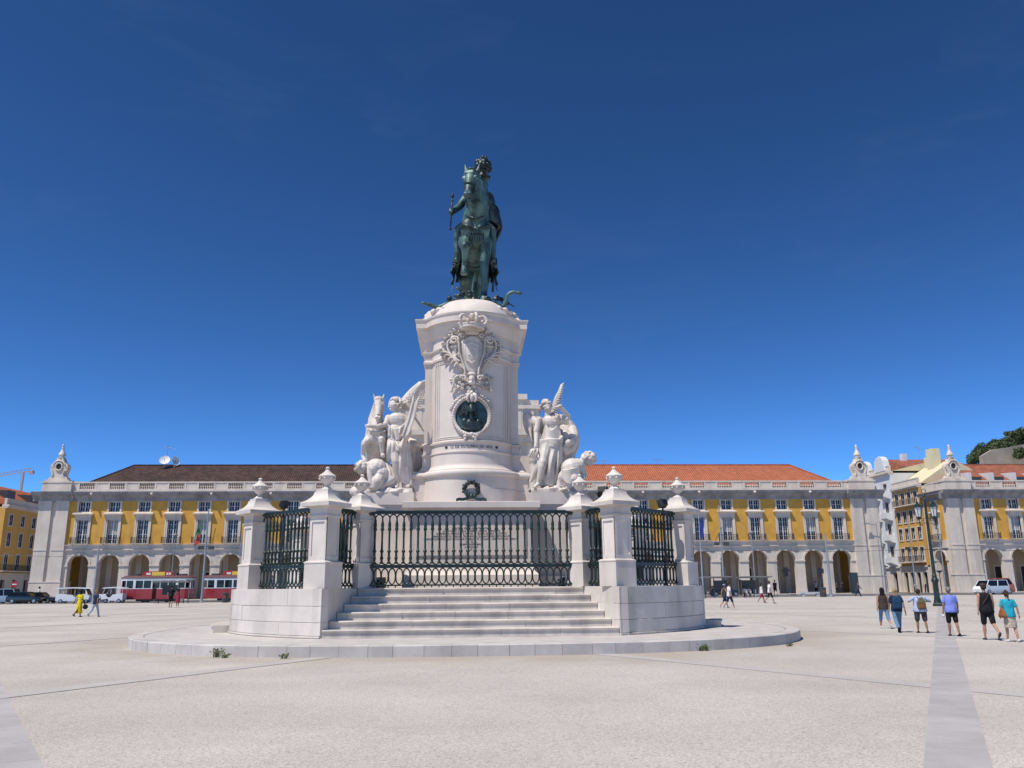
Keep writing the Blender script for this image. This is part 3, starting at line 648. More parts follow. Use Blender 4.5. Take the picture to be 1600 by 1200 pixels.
# --- medallion
md = MB(); N = 40
def oval(rx, rz, o, zc=7.52): return [tuple(bp(rx*cos(2*pi*j/N), zc+rz*sin(2*pi*j/N), o)) for j in range(N)]
fr = MB(); prof = [(0.56, 0.0), (0.57, 0.09), (0.60, 0.12), (0.64, 0.14), (0.68, 0.12), (0.705, 0.06), (0.71, 0.0)]
fr.loft([oval(r, r*1.06, o) for r, o in prof], cap=False)
for j in range(44):
    a = 2*pi*j/44; fr.ell(bp(0.645*cos(a), 7.52+0.685*sin(a), 0.13), (0.035, 0.03, 0.035), nu=6, nv=4)
# ribbon and leaves round the ring
rnd = random.Random(3)
def leaf(mb, p, ang, L, w, lift=0.05, o=0.1, curl=0.0):
    """leaf lying on the bow from arc point p=(x,z) in direction ang"""
    x, z = p; pts = []
    n = 6; L_, R_, T_ = [], [], []
    for i in range(n):
        t = i/(n-1); a = ang + curl*t; wd = w*sin(pi*min(t*0.92+0.08, 1))**0.8
        cx_, cz_ = x+L*t*cos(a), z+L*t*sin(a); nx, nz = -sin(a), cos(a)
        L_.append(bp(cx_+nx*wd, cz_+nz*wd, o)); R_.append(bp(cx_-nx*wd, cz_-nz*wd, o)); T_.append(bp(cx_, cz_, o+lift*sin(pi*t*0.8+0.3)))
    vs = L_+T_+R_; fs = []
    for i in range(n-1): fs += [(i, i+1, n+i+1, n+i), (n+i, n+i+1, 2*n+i+1, 2*n+i)]
    vs2 = [bp_back(v) for v in vs]
    mb.add(vs, fs)
    mb.add([tuple(Vector(v)+Vector((0, 0.06, -0.004))) for v in vs], [tuple(reversed(f)) for f in fs])
def bp_back(v): return v
for s in (-1, 1):
    for k in range(9):
        a = pi/2 + s*(0.18+0.115*k); p = (0.70*cos(a)*1.02, 7.52+0.74*sin(a)); leaf(fr, p, a+s*0.9+rnd.uniform(-.3, .3), 0.15, 0.045, 0.06, 0.05)
        leaf(fr, p, a-s*0.2+rnd.uniform(-.3, .3), 0.12, 0.04, 0.05, 0.08)
        if k % 3 == 0: fr.ell(bp(p[0]*1.06, p[1]+0.05, 0.1), 0.055, nu=8, nv=6)
for k in range(7): fr.ell(bp(0.22*sin(k*2.2), 6.84-0.035*k+0.02, 0.08), (0.10-0.009*k, 0.08, 0.07), nu=8, nv=6)
for s in (-1, 1):
    fr.tube([bp(s*0.05, 8.30, .16), bp(s*0.13, 8.22, .2), bp(s*0.16, 8.08, .2), bp(s*0.08, 8.0, .17)], [0.05, .06, .055, .04], 8)
fr.ell(bp(0, 8.16, 0.14), (0.085, 0.09, 0.17)); fr.ell(bp(0, 8.34, 0.14), (0.07, 0.08, 0.08))
fr.build('medallion_frame', 'marble', ped, 'all')
bk = MB(); bk.loft([oval(0.57, 0.605, 0.012), oval(0.50, 0.53, 0.02), oval(0.02, 0.02, 0.022)]); med = bk.build('medallion', 'verdigris', ped, 'all'); tag(med, 'round bronze relief of a bewigged bust')
bu = MB(); T = lambda x, z, o: tuple(bp(x, z, o))
bu.ell(T(-.01, 7.76, .12), (.115, .12, .15)); bu.ell(T(-.01, 7.72, .22), (.03, .045, .05)); bu.ell(T(-.01, 7.66, .18), (.07, .06, .05))
for s in (-1, 1):
    for k in range(6): bu.ell(T(s*(0.11+0.012*k)-.01, 7.86-0.065*k, .10), (.06, .07, .055), nu=8, nv=6)
bu.ell(T(-.01, 7.89, .1), (.12, .1, .06)); bu.cap(T(-.01, 7.6, .08), T(-.01, 7.5, .06), .07, .1); bu.ell(T(0, 7.24, .03), (.38, .09, .22)); bu.ell(T(-.24, 7.30, .05), (.13, .10, .15)); bu.ell(T(.24, 7.28, .05), (.13, .10, .15)); bu.ell(T(0, 7.20, .07), (.26, .08, .2)); bu.ell(T(0, 7.42, .11), (.07, .05, .09)); [bu.tube([bp(-.30+.12*k_, 7.36-.04*abs(k_-2), .10), bp(-.2+.09*k_, 7.18, .13), bp(-.1+.06*k_, 7.0, .12)], .02, 6) for k_ in range(6)]
for k in range(9): bu.tube([bp(-.42+.03*k, 7.05+.02*k, .08), bp(-.1+.05*k, 7.0+.03*sin(k), .13), bp(.4, 7.12+.03*k, .08)], .03, 6)
for k in range(6): bu.tube([bp(-.45, 7.5+.07*k, .03), bp(-.3, 7.58+.06*k, .06), bp(-.17, 7.66+.05*k, .04)], .022, 6)
obj('bust_relief', sculpt(bu, 0.022, 2, m='dark_bronze', name='bust_relief'), med)

# --- carved coat of arms
ca = MB()
def scroll(pts, r0, r1, o=0.12, n=8, fl=(1.0, 0.8)):
    P_ = spline([bp(x, z, o+(dd if len(q_) > 2 else 0)) for q_ in pts for (x, z, dd) in [(q_+(0,))[:3] if len(q_) == 2 else q_]], n)
    m_ = len(P_); ca.tube(P_, [r0+(r1-r0)*i/(m_-1) for i in range(m_)], 8, fl)
def volute(cx_, cz_, r, s, turns=1.6, a0=0.0, o=0.16, th=0.045):
    pts = []
    for i in range(30):
        t = i/29; a = a0 + s*turns*2*pi*t; rr = r*(1-0.82*t); pts.append(bp(cx_+rr*cos(a), cz_+rr*sin(a), o+0.07*t))
    ca.tube(pts, [th*(1-0.45*i/29) for i in range(30)], 8)
# cartouche field and shield
ca.loft([[tuple(bp(0.52*cos(2*pi*j/28)*(1.0 if sin(2*pi*j/28) > -.2 else 0.72), 9.78+0.72*sin(2*pi*j/28), o)) for j in range(28)] for o in (0.0, 0.07)] + [[tuple(bp(0.44*cos(2*pi*j/28)*(1.0 if sin(2*pi*j/28) > -.2 else .72), 9.78+0.64*sin(2*pi*j/28), .10)) for j in range(28)]])
sh = [(-0.27, 10.12), (0, 10.26), (0.27, 10.12), (0.25, 9.75), (0.20, 9.50), (0.0, 9.36), (-0.20, 9.50), (-0.25, 9.75)]
ca.loft([[tuple(bp(x*k_, 9.82+(z-9.82)*k_, o)) for x, z in sh] for k_, o in ((.98, .06), (.98, .15), (.90, .18), (.86, .17), (.70, .20), (.3, .22))])
for k in range(5): ca.ell(bp((-.09, .09, 0, -.09, .09)[k], (9.98, 9.98, 9.85, 9.72, 9.72)[k], .21), (.04, .03, .05), nu=6, nv=5)
for s in (-1, 1):
    volute(s*0.60, 10.30, 0.155, -s, 1.5, pi if s > 0 else 0.0)
    scroll([(s*0.72, 10.42), (s*0.83, 10.25), (s*0.82, 10.0), (s*0.70, 9.76), (s*0.55, 9.62), (s*0.40, 9.50)], 0.055, 0.04, 0.15)
    scroll([(s*0.60, 10.46), (s*0.70, 10.44), (s*0.77, 10.33)], 0.045, 0.05, .16)
    scroll([(s*0.47, 10.36), (s*0.44, 10.12), (s*0.42, 9.85), (s*0.34, 9.55), (s*0.25, 9.25), (s*0.22, 8.98)], 0.05, 0.045, 0.16)
    scroll([(s*0.47, 10.10), (s*0.56, 10.0), (s*0.58, 9.85), (s*0.50, 9.75)], 0.03, 0.03, 0.1)
    volute(s*0.34, 10.46, 0.10, s, 1.2, 0 if s > 0 else pi, 0.12, .04)
    scroll([(s*0.34, 10.62), (s*0.30, 10.80), (s*0.22, 10.86), (s*0.12, 10.80)], .045, .035, .16)
    volute(s*0.20, 10.74, 0.075, -s, 1.2, 0 if s < 0 else pi, .16, .03)
    # sweeping palm fronds
    for k, (ex, ez) in enumerate(((1.06, 9.86), (0.93, 9.72), (0.80, 9.60), (0.70, 9.48), (0.60, 9.36))):
        P_ = spline([bp(s*0.33, 9.10, .08), bp(s*(0.33+(ex-.33)*.45), 9.10+(ez-9.10)*.75+.06, .14), bp(s*(ex-.08), ez+.06, .20), bp(s*ex, ez-0.07, .22)], 6)
        ca.tube(P_, [0.035+0.03*sin(pi*i/(len(P_)-1)) for i in range(len(P_))], 8, (1.0, .55))
    # leafy sprays up the outside
    for k in range(26):
        t = k/25; x = s*(0.40+0.62*sin(t*pi*0.62)); z = 10.72-0.95*t**1.3 + rnd.uniform(-.05, .05)
        leaf(ca, (x, z), rnd.uniform(-pi, pi), rnd.uniform(.10, .17), .04, .07, rnd.uniform(.08, .2))
    for k in range(8):
        t = k/7; x = s*(0.95-0.05*t); z = 10.35-0.62*t; leaf(ca, (x, z), (0 if s > 0 else pi)+rnd.uniform(-.9, .9), .14, .04, .06, .1)
        ca.ell(bp(x-s*.05+rnd.uniform(-.05, .05), z, .1), .035, nu=6, nv=5)
    # garland hanging below with fruit and ribbon ends
    scroll([(s*0.18, 8.92), (s*0.42, 8.98), (s*0.58, 8.90), (s*0.62, 8.72), (s*0.68, 8.52)], .06, .05, .12)
    scroll([(s*0.10, 8.72), (s*0.30, 8.62), (s*0.52, 8.52), (s*0.58, 8.44)], .05, .02, .1, fl=(1.3, .5))
    volute(s*0.28, 8.86, .11, s, 1.1, pi if s < 0 else 0, .18, .045)
    for k in range(13):
        x = s*rnd.uniform(.25, .66); z = rnd.uniform(8.5, 9.05); ca.ell(bp(x, z, .1), rnd.uniform(.035, .06), nu=7, nv=5)
    for k in range(7): leaf(ca, (s*rnd.uniform(.3, .7), rnd.uniform(8.5, 9.0)), rnd.uniform(-pi, pi), .15, .045, .06, .1)
    ca.ell(bp(s*.69, 8.47, .1), (.06, .06, .09)); 
# mask under the shield
ca.ell(bp(0, 8.84, .14), (.12, .11, .14)); ca.ell(bp(0, 8.81, .26), (.03, .04, .05)); ca.ell(bp(0, 8.70, .16), (.14, .1, .08)); ca.ell(bp(0, 9.02, .12), (.16, .1, .08))
for k in range(12): ca.ell(bp(rnd.uniform(-.22, .22), rnd.uniform(8.3, 8.72), .08), rnd.uniform(.05, .08), nu=7, nv=5)
# shell between shield and crown
for k in range(9):
    a = pi*(k+.5)/9; ca.tube([bp(0, 10.50, .12), bp(.24*cos(a), 10.50+.24*sin(a), .2)], [.02, .045], 6)
arms = obj('coat_of_arms', ca.mesh('coat_of_arms', 'marble', 'all'), ped); tag(arms, 'carved shield between scrolls, palm fronds and leaves')
# crown
cr = MB(); cc = Vector((0, -2.92, -0.30)); rc = 0.42
cr.lathe([(rc-.03, 10.90), (rc+.03, 10.92), (rc+.04, 10.96), (rc+.01, 10.99), (rc+.04, 11.03), (rc+.05, 11.07), (rc-.02, 11.10)], 28, cc)
for k in range(10):
    a = 2*pi*k/10; ex, ey = cos(a), sin(a); cr.ell(cc+Vector((ex*(rc+.04), ey*(rc+.04), 11.14)), (.05, .05, .07), nu=8, nv=6)
    if k % 2 == 0:
        cr.tube(spline([cc+Vector((ex*(rc+.02), ey*(rc+.02), 11.10)), cc+Vector((ex*(rc+.12), ey*(rc+.12), 11.28)), cc+Vector((ex*(rc-.02), ey*(rc-.02), 11.42)), cc+Vector((ex*.12, ey*.12, 11.36)), cc+Vector((0, 0, 11.33))], 6), .05, 8)
        for j in range(5):
            t = j/4; cr.ell(cc+Vector((ex*(rc+.11-.12*t), ey*(rc+.11-.12*t), 11.18+.24*t)), .05, nu=7, nv=5)
cr.ell(cc+Vector((0, 0, 11.46)), .09); cr.box(cc.x-.03, cc.x+.03, cc.y-.03, cc.y+.03, 11.2, 11.38); cr.box(cc.x-.08, cc.x+.08, cc.y-.031, cc.y+.031, 11.27, 11.32)
obj('crown', cr.mesh('crown', 'marble', 'all'), arms)
# --- bronze wreath with ribbon, leaning on the lower slab
wr = thing('bronze_wreath', 'dark bronze laurel wreath with ribbon on the pedestal base', 'wreath', (CX, CY, 0))
w_ = MB(); wy = -2.93 - 0.08
for k in range(70):
    a = 2*pi*k/70+rnd.uniform(-.05, .05); rr = 0.245+rnd.uniform(-.06, .05); M = Matrix.Rotation(a+rnd.uniform(-.7, .7), 3, 'Y')
    w_.ell((rr*cos(a), wy+rnd.uniform(-.06, .02), 4.88+rr*sin(a)), (.036, .026, .075), M, 6, 5)
w_.tube([(.24*cos(2*pi*k/24), wy, 4.88+.24*sin(2*pi*k/24)) for k in range(25)], .05, 6)
w_.build('leaf_ring', 'dark_bronze', wr, 'all')
w_ = MB()
for s in (-1, 1):
    w_.loft([[(s*x, wy-.02-.03*i, z-.05), (s*x, wy-.0-.03*i, z-.05), (s*x, wy-.0-.03*i, z+.05), (s*x, wy-.02-.03*i, z+.05)] for i, (x, z) in enumerate(((.0, 4.64), (.14, 4.57), (.28, 4.53), (.42, 4.54), (.52, 4.50)))])
w_.ell((0, wy-.05, 4.64), (.08, .06, .07)); w_.build('ribbon', 'dark_bronze', wr)

# ================================================================== EQUESTRIAN BRONZE
S = 2.12; ZS = 1.11; EQ = thing('equestrian_statue', 'green-black bronze king on horseback atop the pedestal', 'statue', (CX+0.12, CY-0.15, 12.15))
def E(x, y, z): return Vector((x*S, y*S, z*S*ZS))
def Er(*r): return tuple(v*S for v in r)
RX = lambda a: Matrix.Rotation(R(a), 3, 'X'); RY = lambda a: Matrix.Rotation(R(a), 3, 'Y'); RZ = lambda a: Matrix.Rotation(R(a), 3, 'Z')
h = MB()
def e(mb, c, r, M=None): mb.ell(E(*c), Er(*r), M, 16, 10)
def l(mb, pts, rs): mb.limb([E(*p) for p in pts], [r*S for r in rs], 12)
e(h, (0, -.50, 1.24), (.285, .33, .36)); e(h, (0, -.1, 1.20), (.30, .48, .345)); e(h, (0, .35, 1.25), (.30, .45, .34)); e(h, (0, .62, 1.30), (.30, .32, .34))
for s in (-1, 1):
    e(h, (s*.14, -.70, 1.27), (.155, .15, .20)); e(h, (s*.17, .66, 1.20), (.16, .26, .30)); e(h, (s*.17, -.48, 1.10), (.13, .18, .26))
e(h, (0, -.33, 1.50), (.14, .35, .15))
# neck: tall arch, then head turned to the viewer's left and tucked in
l(h, [(0, -.56, 1.38), (.03, -.76, 1.66), (.02, -.88, 1.93), (-.06, -.95, 2.08)], [.27, .225, .17, .135])
e(h, (.03, -.62, 1.72), (.12, .26, .34), RX(-24))
HD = Matrix.Translation(E(-.085, -.99, 2.08)) @ (RZ(-14).to_4x4()) @ (RX(-24).to_4x4())     # head axis hangs down (-z) and forward
def hp(x, y, z): return HD @ Vector((x*S, y*S, z*S))
hm = HD.to_3x3()
h.ell(hp(0, 0, -.02), Er(.15, .14, .15), hm, 14, 10); [h.ell(hp(0, -.03, -.08-.08*k_), Er(.142-.012*k_, .10-.004*k_, .09), hm) for k_ in range(6)]; h.limb([hp(0, -.02, -.05), hp(0, -.03, -.30), hp(0, -.02, -.50)], [.118*S, .090*S, .072*S], 12)
h.ell(hp(0, .07, -.14), Er(.115, .11, .16), hm); h.ell(hp(0, -.01, -.535), Er(.10, .08, .07), hm); h.ell(hp(0, .045, -.50), Er(.06, .06, .06), hm)
for s in (-1, 1):
    h.ell(hp(s*.12, -.065, -.12), Er(.04, .04, .04), hm, 8, 6); h.ell(hp(s*.05, -.06, -.545), Er(.03, .025, .03), hm, 8, 6)
    h.cap(hp(s*.10, .02, .08), hp(s*.15, -.02, .34), .055*S, .012*S, 8)
    h.ell(hp(s*.07, .08, -.16), Er(.045, .075, .10), hm)
# forelock and mane
rr_ = random.Random(5)
for k in range(9): h.tube([hp(rr_.uniform(-.05, .05), 0, .15), hp(rr_.uniform(-.09, .09), -.10, .08), hp(rr_.uniform(-.10, .10), -.14, -.03-.05*rr_.random())], [.022*S, .03*S, .012*S], 6)
for k in range(16):
    t = k/15; b = Vector((.0, -.80+.30*t, 2.16-.58*t)); h.tube(spline([E(*b), E(b.x+.14, b.y-.03, b.z-.06), E(b.x+.21+.03*sin(k*2), b.y+.02, b.z-.22-.06*sin(k)), E(b.x+.17, b.y, b.z-.34)], 4), [.05*S, .055*S, .05*S, .05*S, .045*S, .04*S, .04*S, .035*S, .03*S, .03*S, .025*S, .02*S, .012*S], 6)
# legs
l(h, [(-.17, -.58, 1.08), (-.185, -.88, .90), (-.19, -.93, .87)], [.165, .098, .088]); l(h, [(-.19, -.93, .86), (-.20, -.80, .66), (-.205, -.74, .57), (-.21, -.80, .50)], [.078, .052, .058, .062])
h.lathe([(.075*S, 0), (.062*S, .08*S), (.05*S, .11*S)], 12, E(-.21, -.83, .42))
l(h, [(.17, -.56, 1.08), (.175, -.60, .72), (.175, -.60, .60), (.172, -.60, .30), (.172, -.60, .17), (.172, -.645, .09)], [.165, .10, .085, .056, .064, .07]); h.lathe([(.095*S, 0), (.085*S, .05*S), (.065*S, .11*S)], 12, E(.172, -.66, 0))
for s, dy in ((-1, .06), (1, -.10)):
    l(h, [(s*.17, .62+dy, 1.1), (s*.18, .52+dy, .82), (s*.175, .80+dy, .54), (s*.17, .74+dy, .22), (s*.17, .69+dy, .10)], [.21, .145, .085, .056, .068]); h.lathe([(.095*S, 0), (.085*S, .05*S), (.065*S, .11*S)], 12, E(s*.17, .67+dy, 0))
# tail
h.limb([E(0, .92, 1.42), E(0, 1.12, 1.30), E(.03, 1.16, .85), E(.05, 1.10, .40), E(.05, 1.12, .12)], [.08*S, .11*S, .13*S, .10*S, .04*S], 10)
h.xf(Matrix.Diagonal((.95, 1, 1, 1)))
obj('horse', sculpt(h, 0.030, 2, m='bronze', name='horse'), EQ)
# harness: bridle, reins, breast strap with tassels
b = MB()
b.tube([hp(.10*cos(2*pi*k/16), -.02+.11*sin(2*pi*k/16), -.33) for k in range(17)], .018*S, 6)
b.tube([hp(.122*cos(2*pi*k/16), .0+.15*sin(2*pi*k/16), .04) for k in range(17)], .016*S, 6)
for s in (-1, 1):
    b.tube([hp(s*.115, 0, .04), hp(s*.105, .0, -.18), hp(s*.098, 0, -.36), hp(s*.08, -.0, -.46)], .016*S, 6); b.ell(hp(s*.09, .01, -.44), .032*S, nu=8, nv=6)
    b.tube(spline([hp(s*.09, .02, -.44), E(s*.16-.02, -.88, 1.62), E(s*.20, -.55, 1.55), E(s*.10, -.12, 1.78)], 6), .014*S, 6)
b.tube(spline([E(-.34, -.42, 1.32), E(-.33, -.72, 1.30), E(-.19, -.90, 1.24), E(.02, -.90, 1.18), E(.21, -.90, 1.24), E(.34, -.72, 1.30), E(.35, -.42, 1.32)], 6), .028*S, 6)
b.ell(E(.02, -.89, 1.17), Er(.08, .03, .075))
for k in range(7): b.cap(E(-.13+.05*k, -.885+.02*abs(k-3)/3, 1.12), E(-.13+.05*k, -.87, 1.03-.02*(3-abs(k-3))), .014*S, .022*S, 8)
b.tube(spline([E(-.25, -.60, 1.58), E(-.18, -.80, 1.46), E(.02, -.93, 1.36), E(.20, -.80, 1.46), E(.27, -.60, 1.58)], 6), .016*S, 6)
b.tube([E(.32*cos(2*pi*k/20), .0, 1.19+.36*sin(2*pi*k/20)) for k in range(21)], .02*S, 6)
b.xf(Matrix.Diagonal((.86, 1, 1, 1))).build('harness', 'dark_bronze', EQ, 'all')
# saddle cloth
q = MB()
for s in (-1, 1):
    rings = []
    for i in range(9):
        a = i/8; z = 1.55-.78*a; x = (.10+.24*sin(min(a*2.2, 1.57)))+.05*a; rings.append([E(s*(x+.035*sin(j*1.9+i*.8)*a), -.22+.10*j-.10*a*(j-3.5)/3.5*-.6, z-(.06*sin(j*1.3) if i == 8 else 0)) for j in range(8)])
    q.loft([[tuple(p) for p in r_] for r_ in rings], cap=False, closed=False); q.loft([[tuple(p-Vector((s*.03, 0, 0))) for p in r_] for r_ in rings], cap=False, closed=False)
q.xf(Matrix.Diagonal((.9, 1, 1, 1))).build('saddle_cloth', 'dark_bronze', EQ, 'all')
# rider
r = MB()
e(r, (.03, .08, 1.72), (.20, .17, .17)); e(r, (.04, .06, 1.95), (.185, .135, .20)); e(r, (.05, .05, 2.14), (.215, .15, .17)); l(r, [(.06, .03, 2.22), (.12, -.01, 2.37)], [.085, .07])
e(r, (.14, -.03, 2.45), (.088, .105, .12)); e(r, (.135, -.13, 2.45), (.02, .03, .03)); e(r, (.135, -.10, 2.39), (.045, .04, .03))
for k in range(10): e(r, (.14+.10*cos(k*.63), .06*sin(k*.63)+.02, 2.40-.02*k % .1), (.05, .05, .06))                         # wig curls
# right arm (viewer's left) held out with the sceptre
l(r, [(-.15, .03, 2.19), (-.30, -.06, 1.99), (-.33, -.10, 1.93)], [.10, .082, .075]); l(r, [(-.33, -.10, 1.93), (-.46, -.32, 1.74)], [.075, .06]); e(r, (-.50, -.38, 1.69), (.065, .07, .06))
for k in range(4): r.cap(E(-.535, -.42+.03*k, 1.72-.005*k), E(-.48, -.44+.03*k, 1.68), .018*S, .016*S, 8)
r.cap(E(-.47, -.36, 1.74), E(-.52, -.42, 1.75), .018*S, .015*S, 8)
# left arm holds the reins
l(r, [(.26, .05, 2.19), (.32, -.02, 1.95), (.16, -.24, 1.82)], [.10, .08, .06]); e(r, (.13, -.27, 1.81), (.055, .06, .05))
for k in range(4): r.cap(E(.16, -.30+.02*k, 1.82), E(.10, -.31+.02*k, 1.80), .016*S, .014*S, 8)
for s in (-1, 1):
    l(r, [(s*.15+.02, .05, 1.66), (s*.35, -.22, 1.42), (s*.355, -.22, 1.34)], [.13, .105, .092]); l(r, [(s*.355, -.22, 1.34), (s*.365, -.20, 1.02), (s*.365, -.17, .90)], [.092, .078, .06])
    l(r, [(s*.37, -.17, .87), (s*.385, -.30, .845), (s*.39, -.38, .84)], [.06, .052, .042]); e(r, (s*.365, -.20, 1.19), (.09, .095, .10))
# armour skirt flaps
for k in range(12):
    a = -2.6+k*.47; l(r, [(.03+.18*cos(a), .08+.15*sin(a), 1.74), (.03+.25*cos(a), .08+.22*sin(a), 1.60)], [.05, .055])
for s in (-1, 1):
    for k in range(3): e(r, (.05+s*(.20+.03*k), .04, 2.20-.05*k), (.085, .11, .05), RY(s*25))
r.xf(Matrix.Diagonal((.9, 1, 1, 1)))
obj('rider', sculpt(r, 0.03, 2, m='bronze', name='rider'), EQ)
# helmet and ostrich plumes
PL0 = EQ
q = MB(); e(q, (.075, -.02, 2.53), (.10, .125, .09)); e(q, (.075, -.10, 2.55), (.07, .05, .05))
q.tube([E(.075+.115*cos(2*pi*k/18), -.02+.14*sin(2*pi*k/18), 2.51) for k in range(19)], .022*S, 6)
for k in range(9):
    a = k*2*pi/9; x = .075+.04*cos(a); y = .0+.05*sin(a)
    P_ = spline([E(x, y, 2.58), E(x+.06*cos(a), y+.04*sin(a), 2.74+.03*sin(k*2)), E(x+.07*cos(a)+.02, y+.08*sin(a), 2.82+.04*sin(k*3)), E(x+.10*cos(a), y+.11*sin(a), 2.70)], 4); q.tube(P_, [(.028+.018*sin(pi*i/(len(P_)-1)))*S for i in range(len(P_))], 7)
    for i_ in range(2, len(P_)): q.ell(P_[i_]+Vector((rr_.uniform(-.06, .06), rr_.uniform(-.06, .06), rr_.uniform(-.05, .05)))*S*.6, .035*S*rr_.uniform(.7, 1.3), nu=7, nv=5)
for x, y, z, rr in ((.03, -.04, 2.80, .075), (.08, .0, 2.89, .085), (.13, .04, 2.80, .075), (.0, -.06, 2.72, .06), (.16, .06, 2.68, .075), (.07, .10, 2.76, .08), (.18, .06, 2.56, .06)): [e(q, (x+rr_.uniform(-.04, .04), y+rr_.uniform(-.04, .04), z+rr_.uniform(-.035, .035)), (rr*.5, rr*.5, rr*.42)) for _ in range(7)]
obj('plumed_helmet', sculpt(q, 0.026, 1, m='dark_bronze', name='plumed_helmet'), EQ, (.07*S, 0, 0))
# cloak over the left shoulder, streaming back on the viewer's right
def sheet(mb, rows, th=0.03):
    mb.loft([[tuple(p) for p in r_] for r_ in rows], cap=False, closed=False)
    mb.loft([[tuple(p+Vector((0, th, 0))) for p in r_] for r_ in rows], cap=False, closed=False)
q = MB(); rows = []
for i in range(15):
    t = i/14; row = []
    for j in range(13):
        u = j/12; fold = .035*sin(u*17+t*2.0)*(.35+t)
        x = (-.16+.42*u) + t*(.10*u) + (.16*t*u if t < .55 else .088*u - .12*(t-.55)*u); y = .20+.14*sin(pi*u)+.35*t+fold - .12*u*(1-t); z = 2.27-.12*abs(u-.45) - 1.25*t + .05*sin(u*9)
        row.append(E(x, y, z))
    rows.append(row)
sheet(q, rows, .05)
for i in range(9):                           # bunched swags round the shoulder
    a = i/8; q.tube(spline([E(-.10+.05*a, -.10-.02*i, 2.24-.03*i), E(.12, -.15, 2.19-.055*i), E(.32+.02*i, -.08, 2.17-.07*i), E(.40-.01*i, .12, 2.10-.08*i)], 5), .042*S, 7)
for i in range(5): q.tube(spline([E(.30, -.02, 2.08-.05*i), E(.48+.015*i, .08, 1.93-.07*i), E(.44-.02*i, .26, 1.72-.1*i)], 5), .04*S, 7)
q.xf(Matrix.Diagonal((.93, 1, 1, 1)))
obj('cloak', sculpt(q, 0.034, 1, m='dark_bronze', name='cloak'), EQ)
for s in (-1, 1):                            # cloth tails hanging behind both stirrups
    q = MB(); rows = []
    for i in range(9):
        t = i/8; rows.append([E(s*(.31+.13*t+.03*sin(j*1.7)*t), .18+.07*j, 1.34-.50*t-.14*t*(j/6)+.03*sin(j*1.2)) for j in range(9)])
    sheet(q, rows, .05); q.build('cloth_tail', 'bronze', EQ, 'all')
    q = MB(); q.tube([E(s*.40, -.20, .94), E(s*.41, -.24, .80), E(s*.32, -.24, .80), E(s*.31, -.2, .92)], .013*S, 6); q.box(E(s*.31, 0, 0).x, E(s*.41, 0, 0).x, -.34*S, -.16*S, .775*S*ZS, .79*S*ZS); q.build('stirrup', 'dark_bronze', EQ, 'all')
q = MB(); q.cap(E(.38, .05, 1.5), E(.36, .55, .60), .02*S, .026*S); q.build('scabbard', 'dark_bronze', EQ, 'all')
q = MB(); c0, c1 = E(-.515, -.41, 1.38), E(-.475, -.39, 2.03); q.tube([c0, c0.lerp(c1, .3), c0.lerp(c1, .6), c1], [.016*S, .018*S, .018*S, .015*S], 8)
for t, rr in ((0, .03), (.22, .026), (.42, .026), (.80, .028), (.94, .036), (1.0, .025)): q.ell(c0.lerp(c1, t), rr*S, nu=8, nv=6)
q.xf(Matrix.Diagonal((.9, 1, 1, 1))).build('sceptre', 'dark_bronze', EQ, 'all')
# bronze snakes and brambles trampled on the mound
def mound(x, y): 
    r_ = sqrt(x*x+y*y); return 0.03 - max(0, r_-1.15)*0.55
def snake(pts, r0, lab):
    t = thing('bronze_snake', lab, 'snake', (CX, CY, 12.13), 0, 'bronze snakes on the pedestal top')
    P_ = spline(pts, 6); n = len(P_); m_ = MB(); m_.tube(P_, [r0*(0.35+.65*sin(pi*min(.95, .12+i/n*.8))) for i in range(n)], 8)
    hd = P_[-1]; dr = (P_[-1]-P_[-3]).normalized(); m_.ell(hd+dr*.06, (.075, .13, .06), Vector((0, 1, 0)).rotation_difference(dr).to_matrix(), 10, 6); m_.build('body', 'bronze', t, 'all')
snake([(.5, -1.6, -.05), (.85, -1.85, -.1), (1.15, -1.75, -.22), (1.28, -1.75, .0), (1.36, -1.8, .24), (1.55, -1.85, .34), (1.72, -1.9, .30)], .085, 'bronze snake rearing its head at the right edge of the pedestal top')
snake([(.3, -1.5, .05), (-.1, -1.6, .08), (-.3, -1.55, .25), (-.42, -1.6, .45), (-.5, -1.7, .48)], .06, 'bronze snake rising under the raised hoof of the horse')
snake([(-.6, -1.7, .0), (-.95, -1.8, -.15), (-1.25, -1.8, -.28), (-1.5, -1.85, -.22), (-1.72, -1.9, -.18)], .09, 'bronze snake lying over the left edge of the pedestal top')
t = thing('bronze_brambles', 'bronze bramble stems and leaves lying on the pedestal top', 'brambles', (CX, CY, 12.13)); m_ = MB(); rr_ = random.Random(9)
for k in range(9):
    a = rr_.uniform(-1.2, 1.2); x = 1.25*sin(a); y = -1.3*cos(a)-.35; P_ = spline([(x, y, mound(x, y)), (x+.15, y-.15, .02), (x+rr_.uniform(-.1, .35), y-.3, rr_.uniform(-.1, .28)), (x+rr_.uniform(-.1, .5), y-.45, rr_.uniform(-.3, .1))], 4)
    m_.tube(P_, .022, 6)
    for j in (3, 7, 10):
        if j < len(P_): m_.ell(P_[j]+Vector((rr_.uniform(-.06, .06), -.05, rr_.uniform(-.06, .04))), (.10, .035, .12), RY(rr_.uniform(-60, 60)) @ RX(rr_.uniform(-30, 30)), 8, 5)
m_.build('stems', 'dark_bronze', t, 'all')
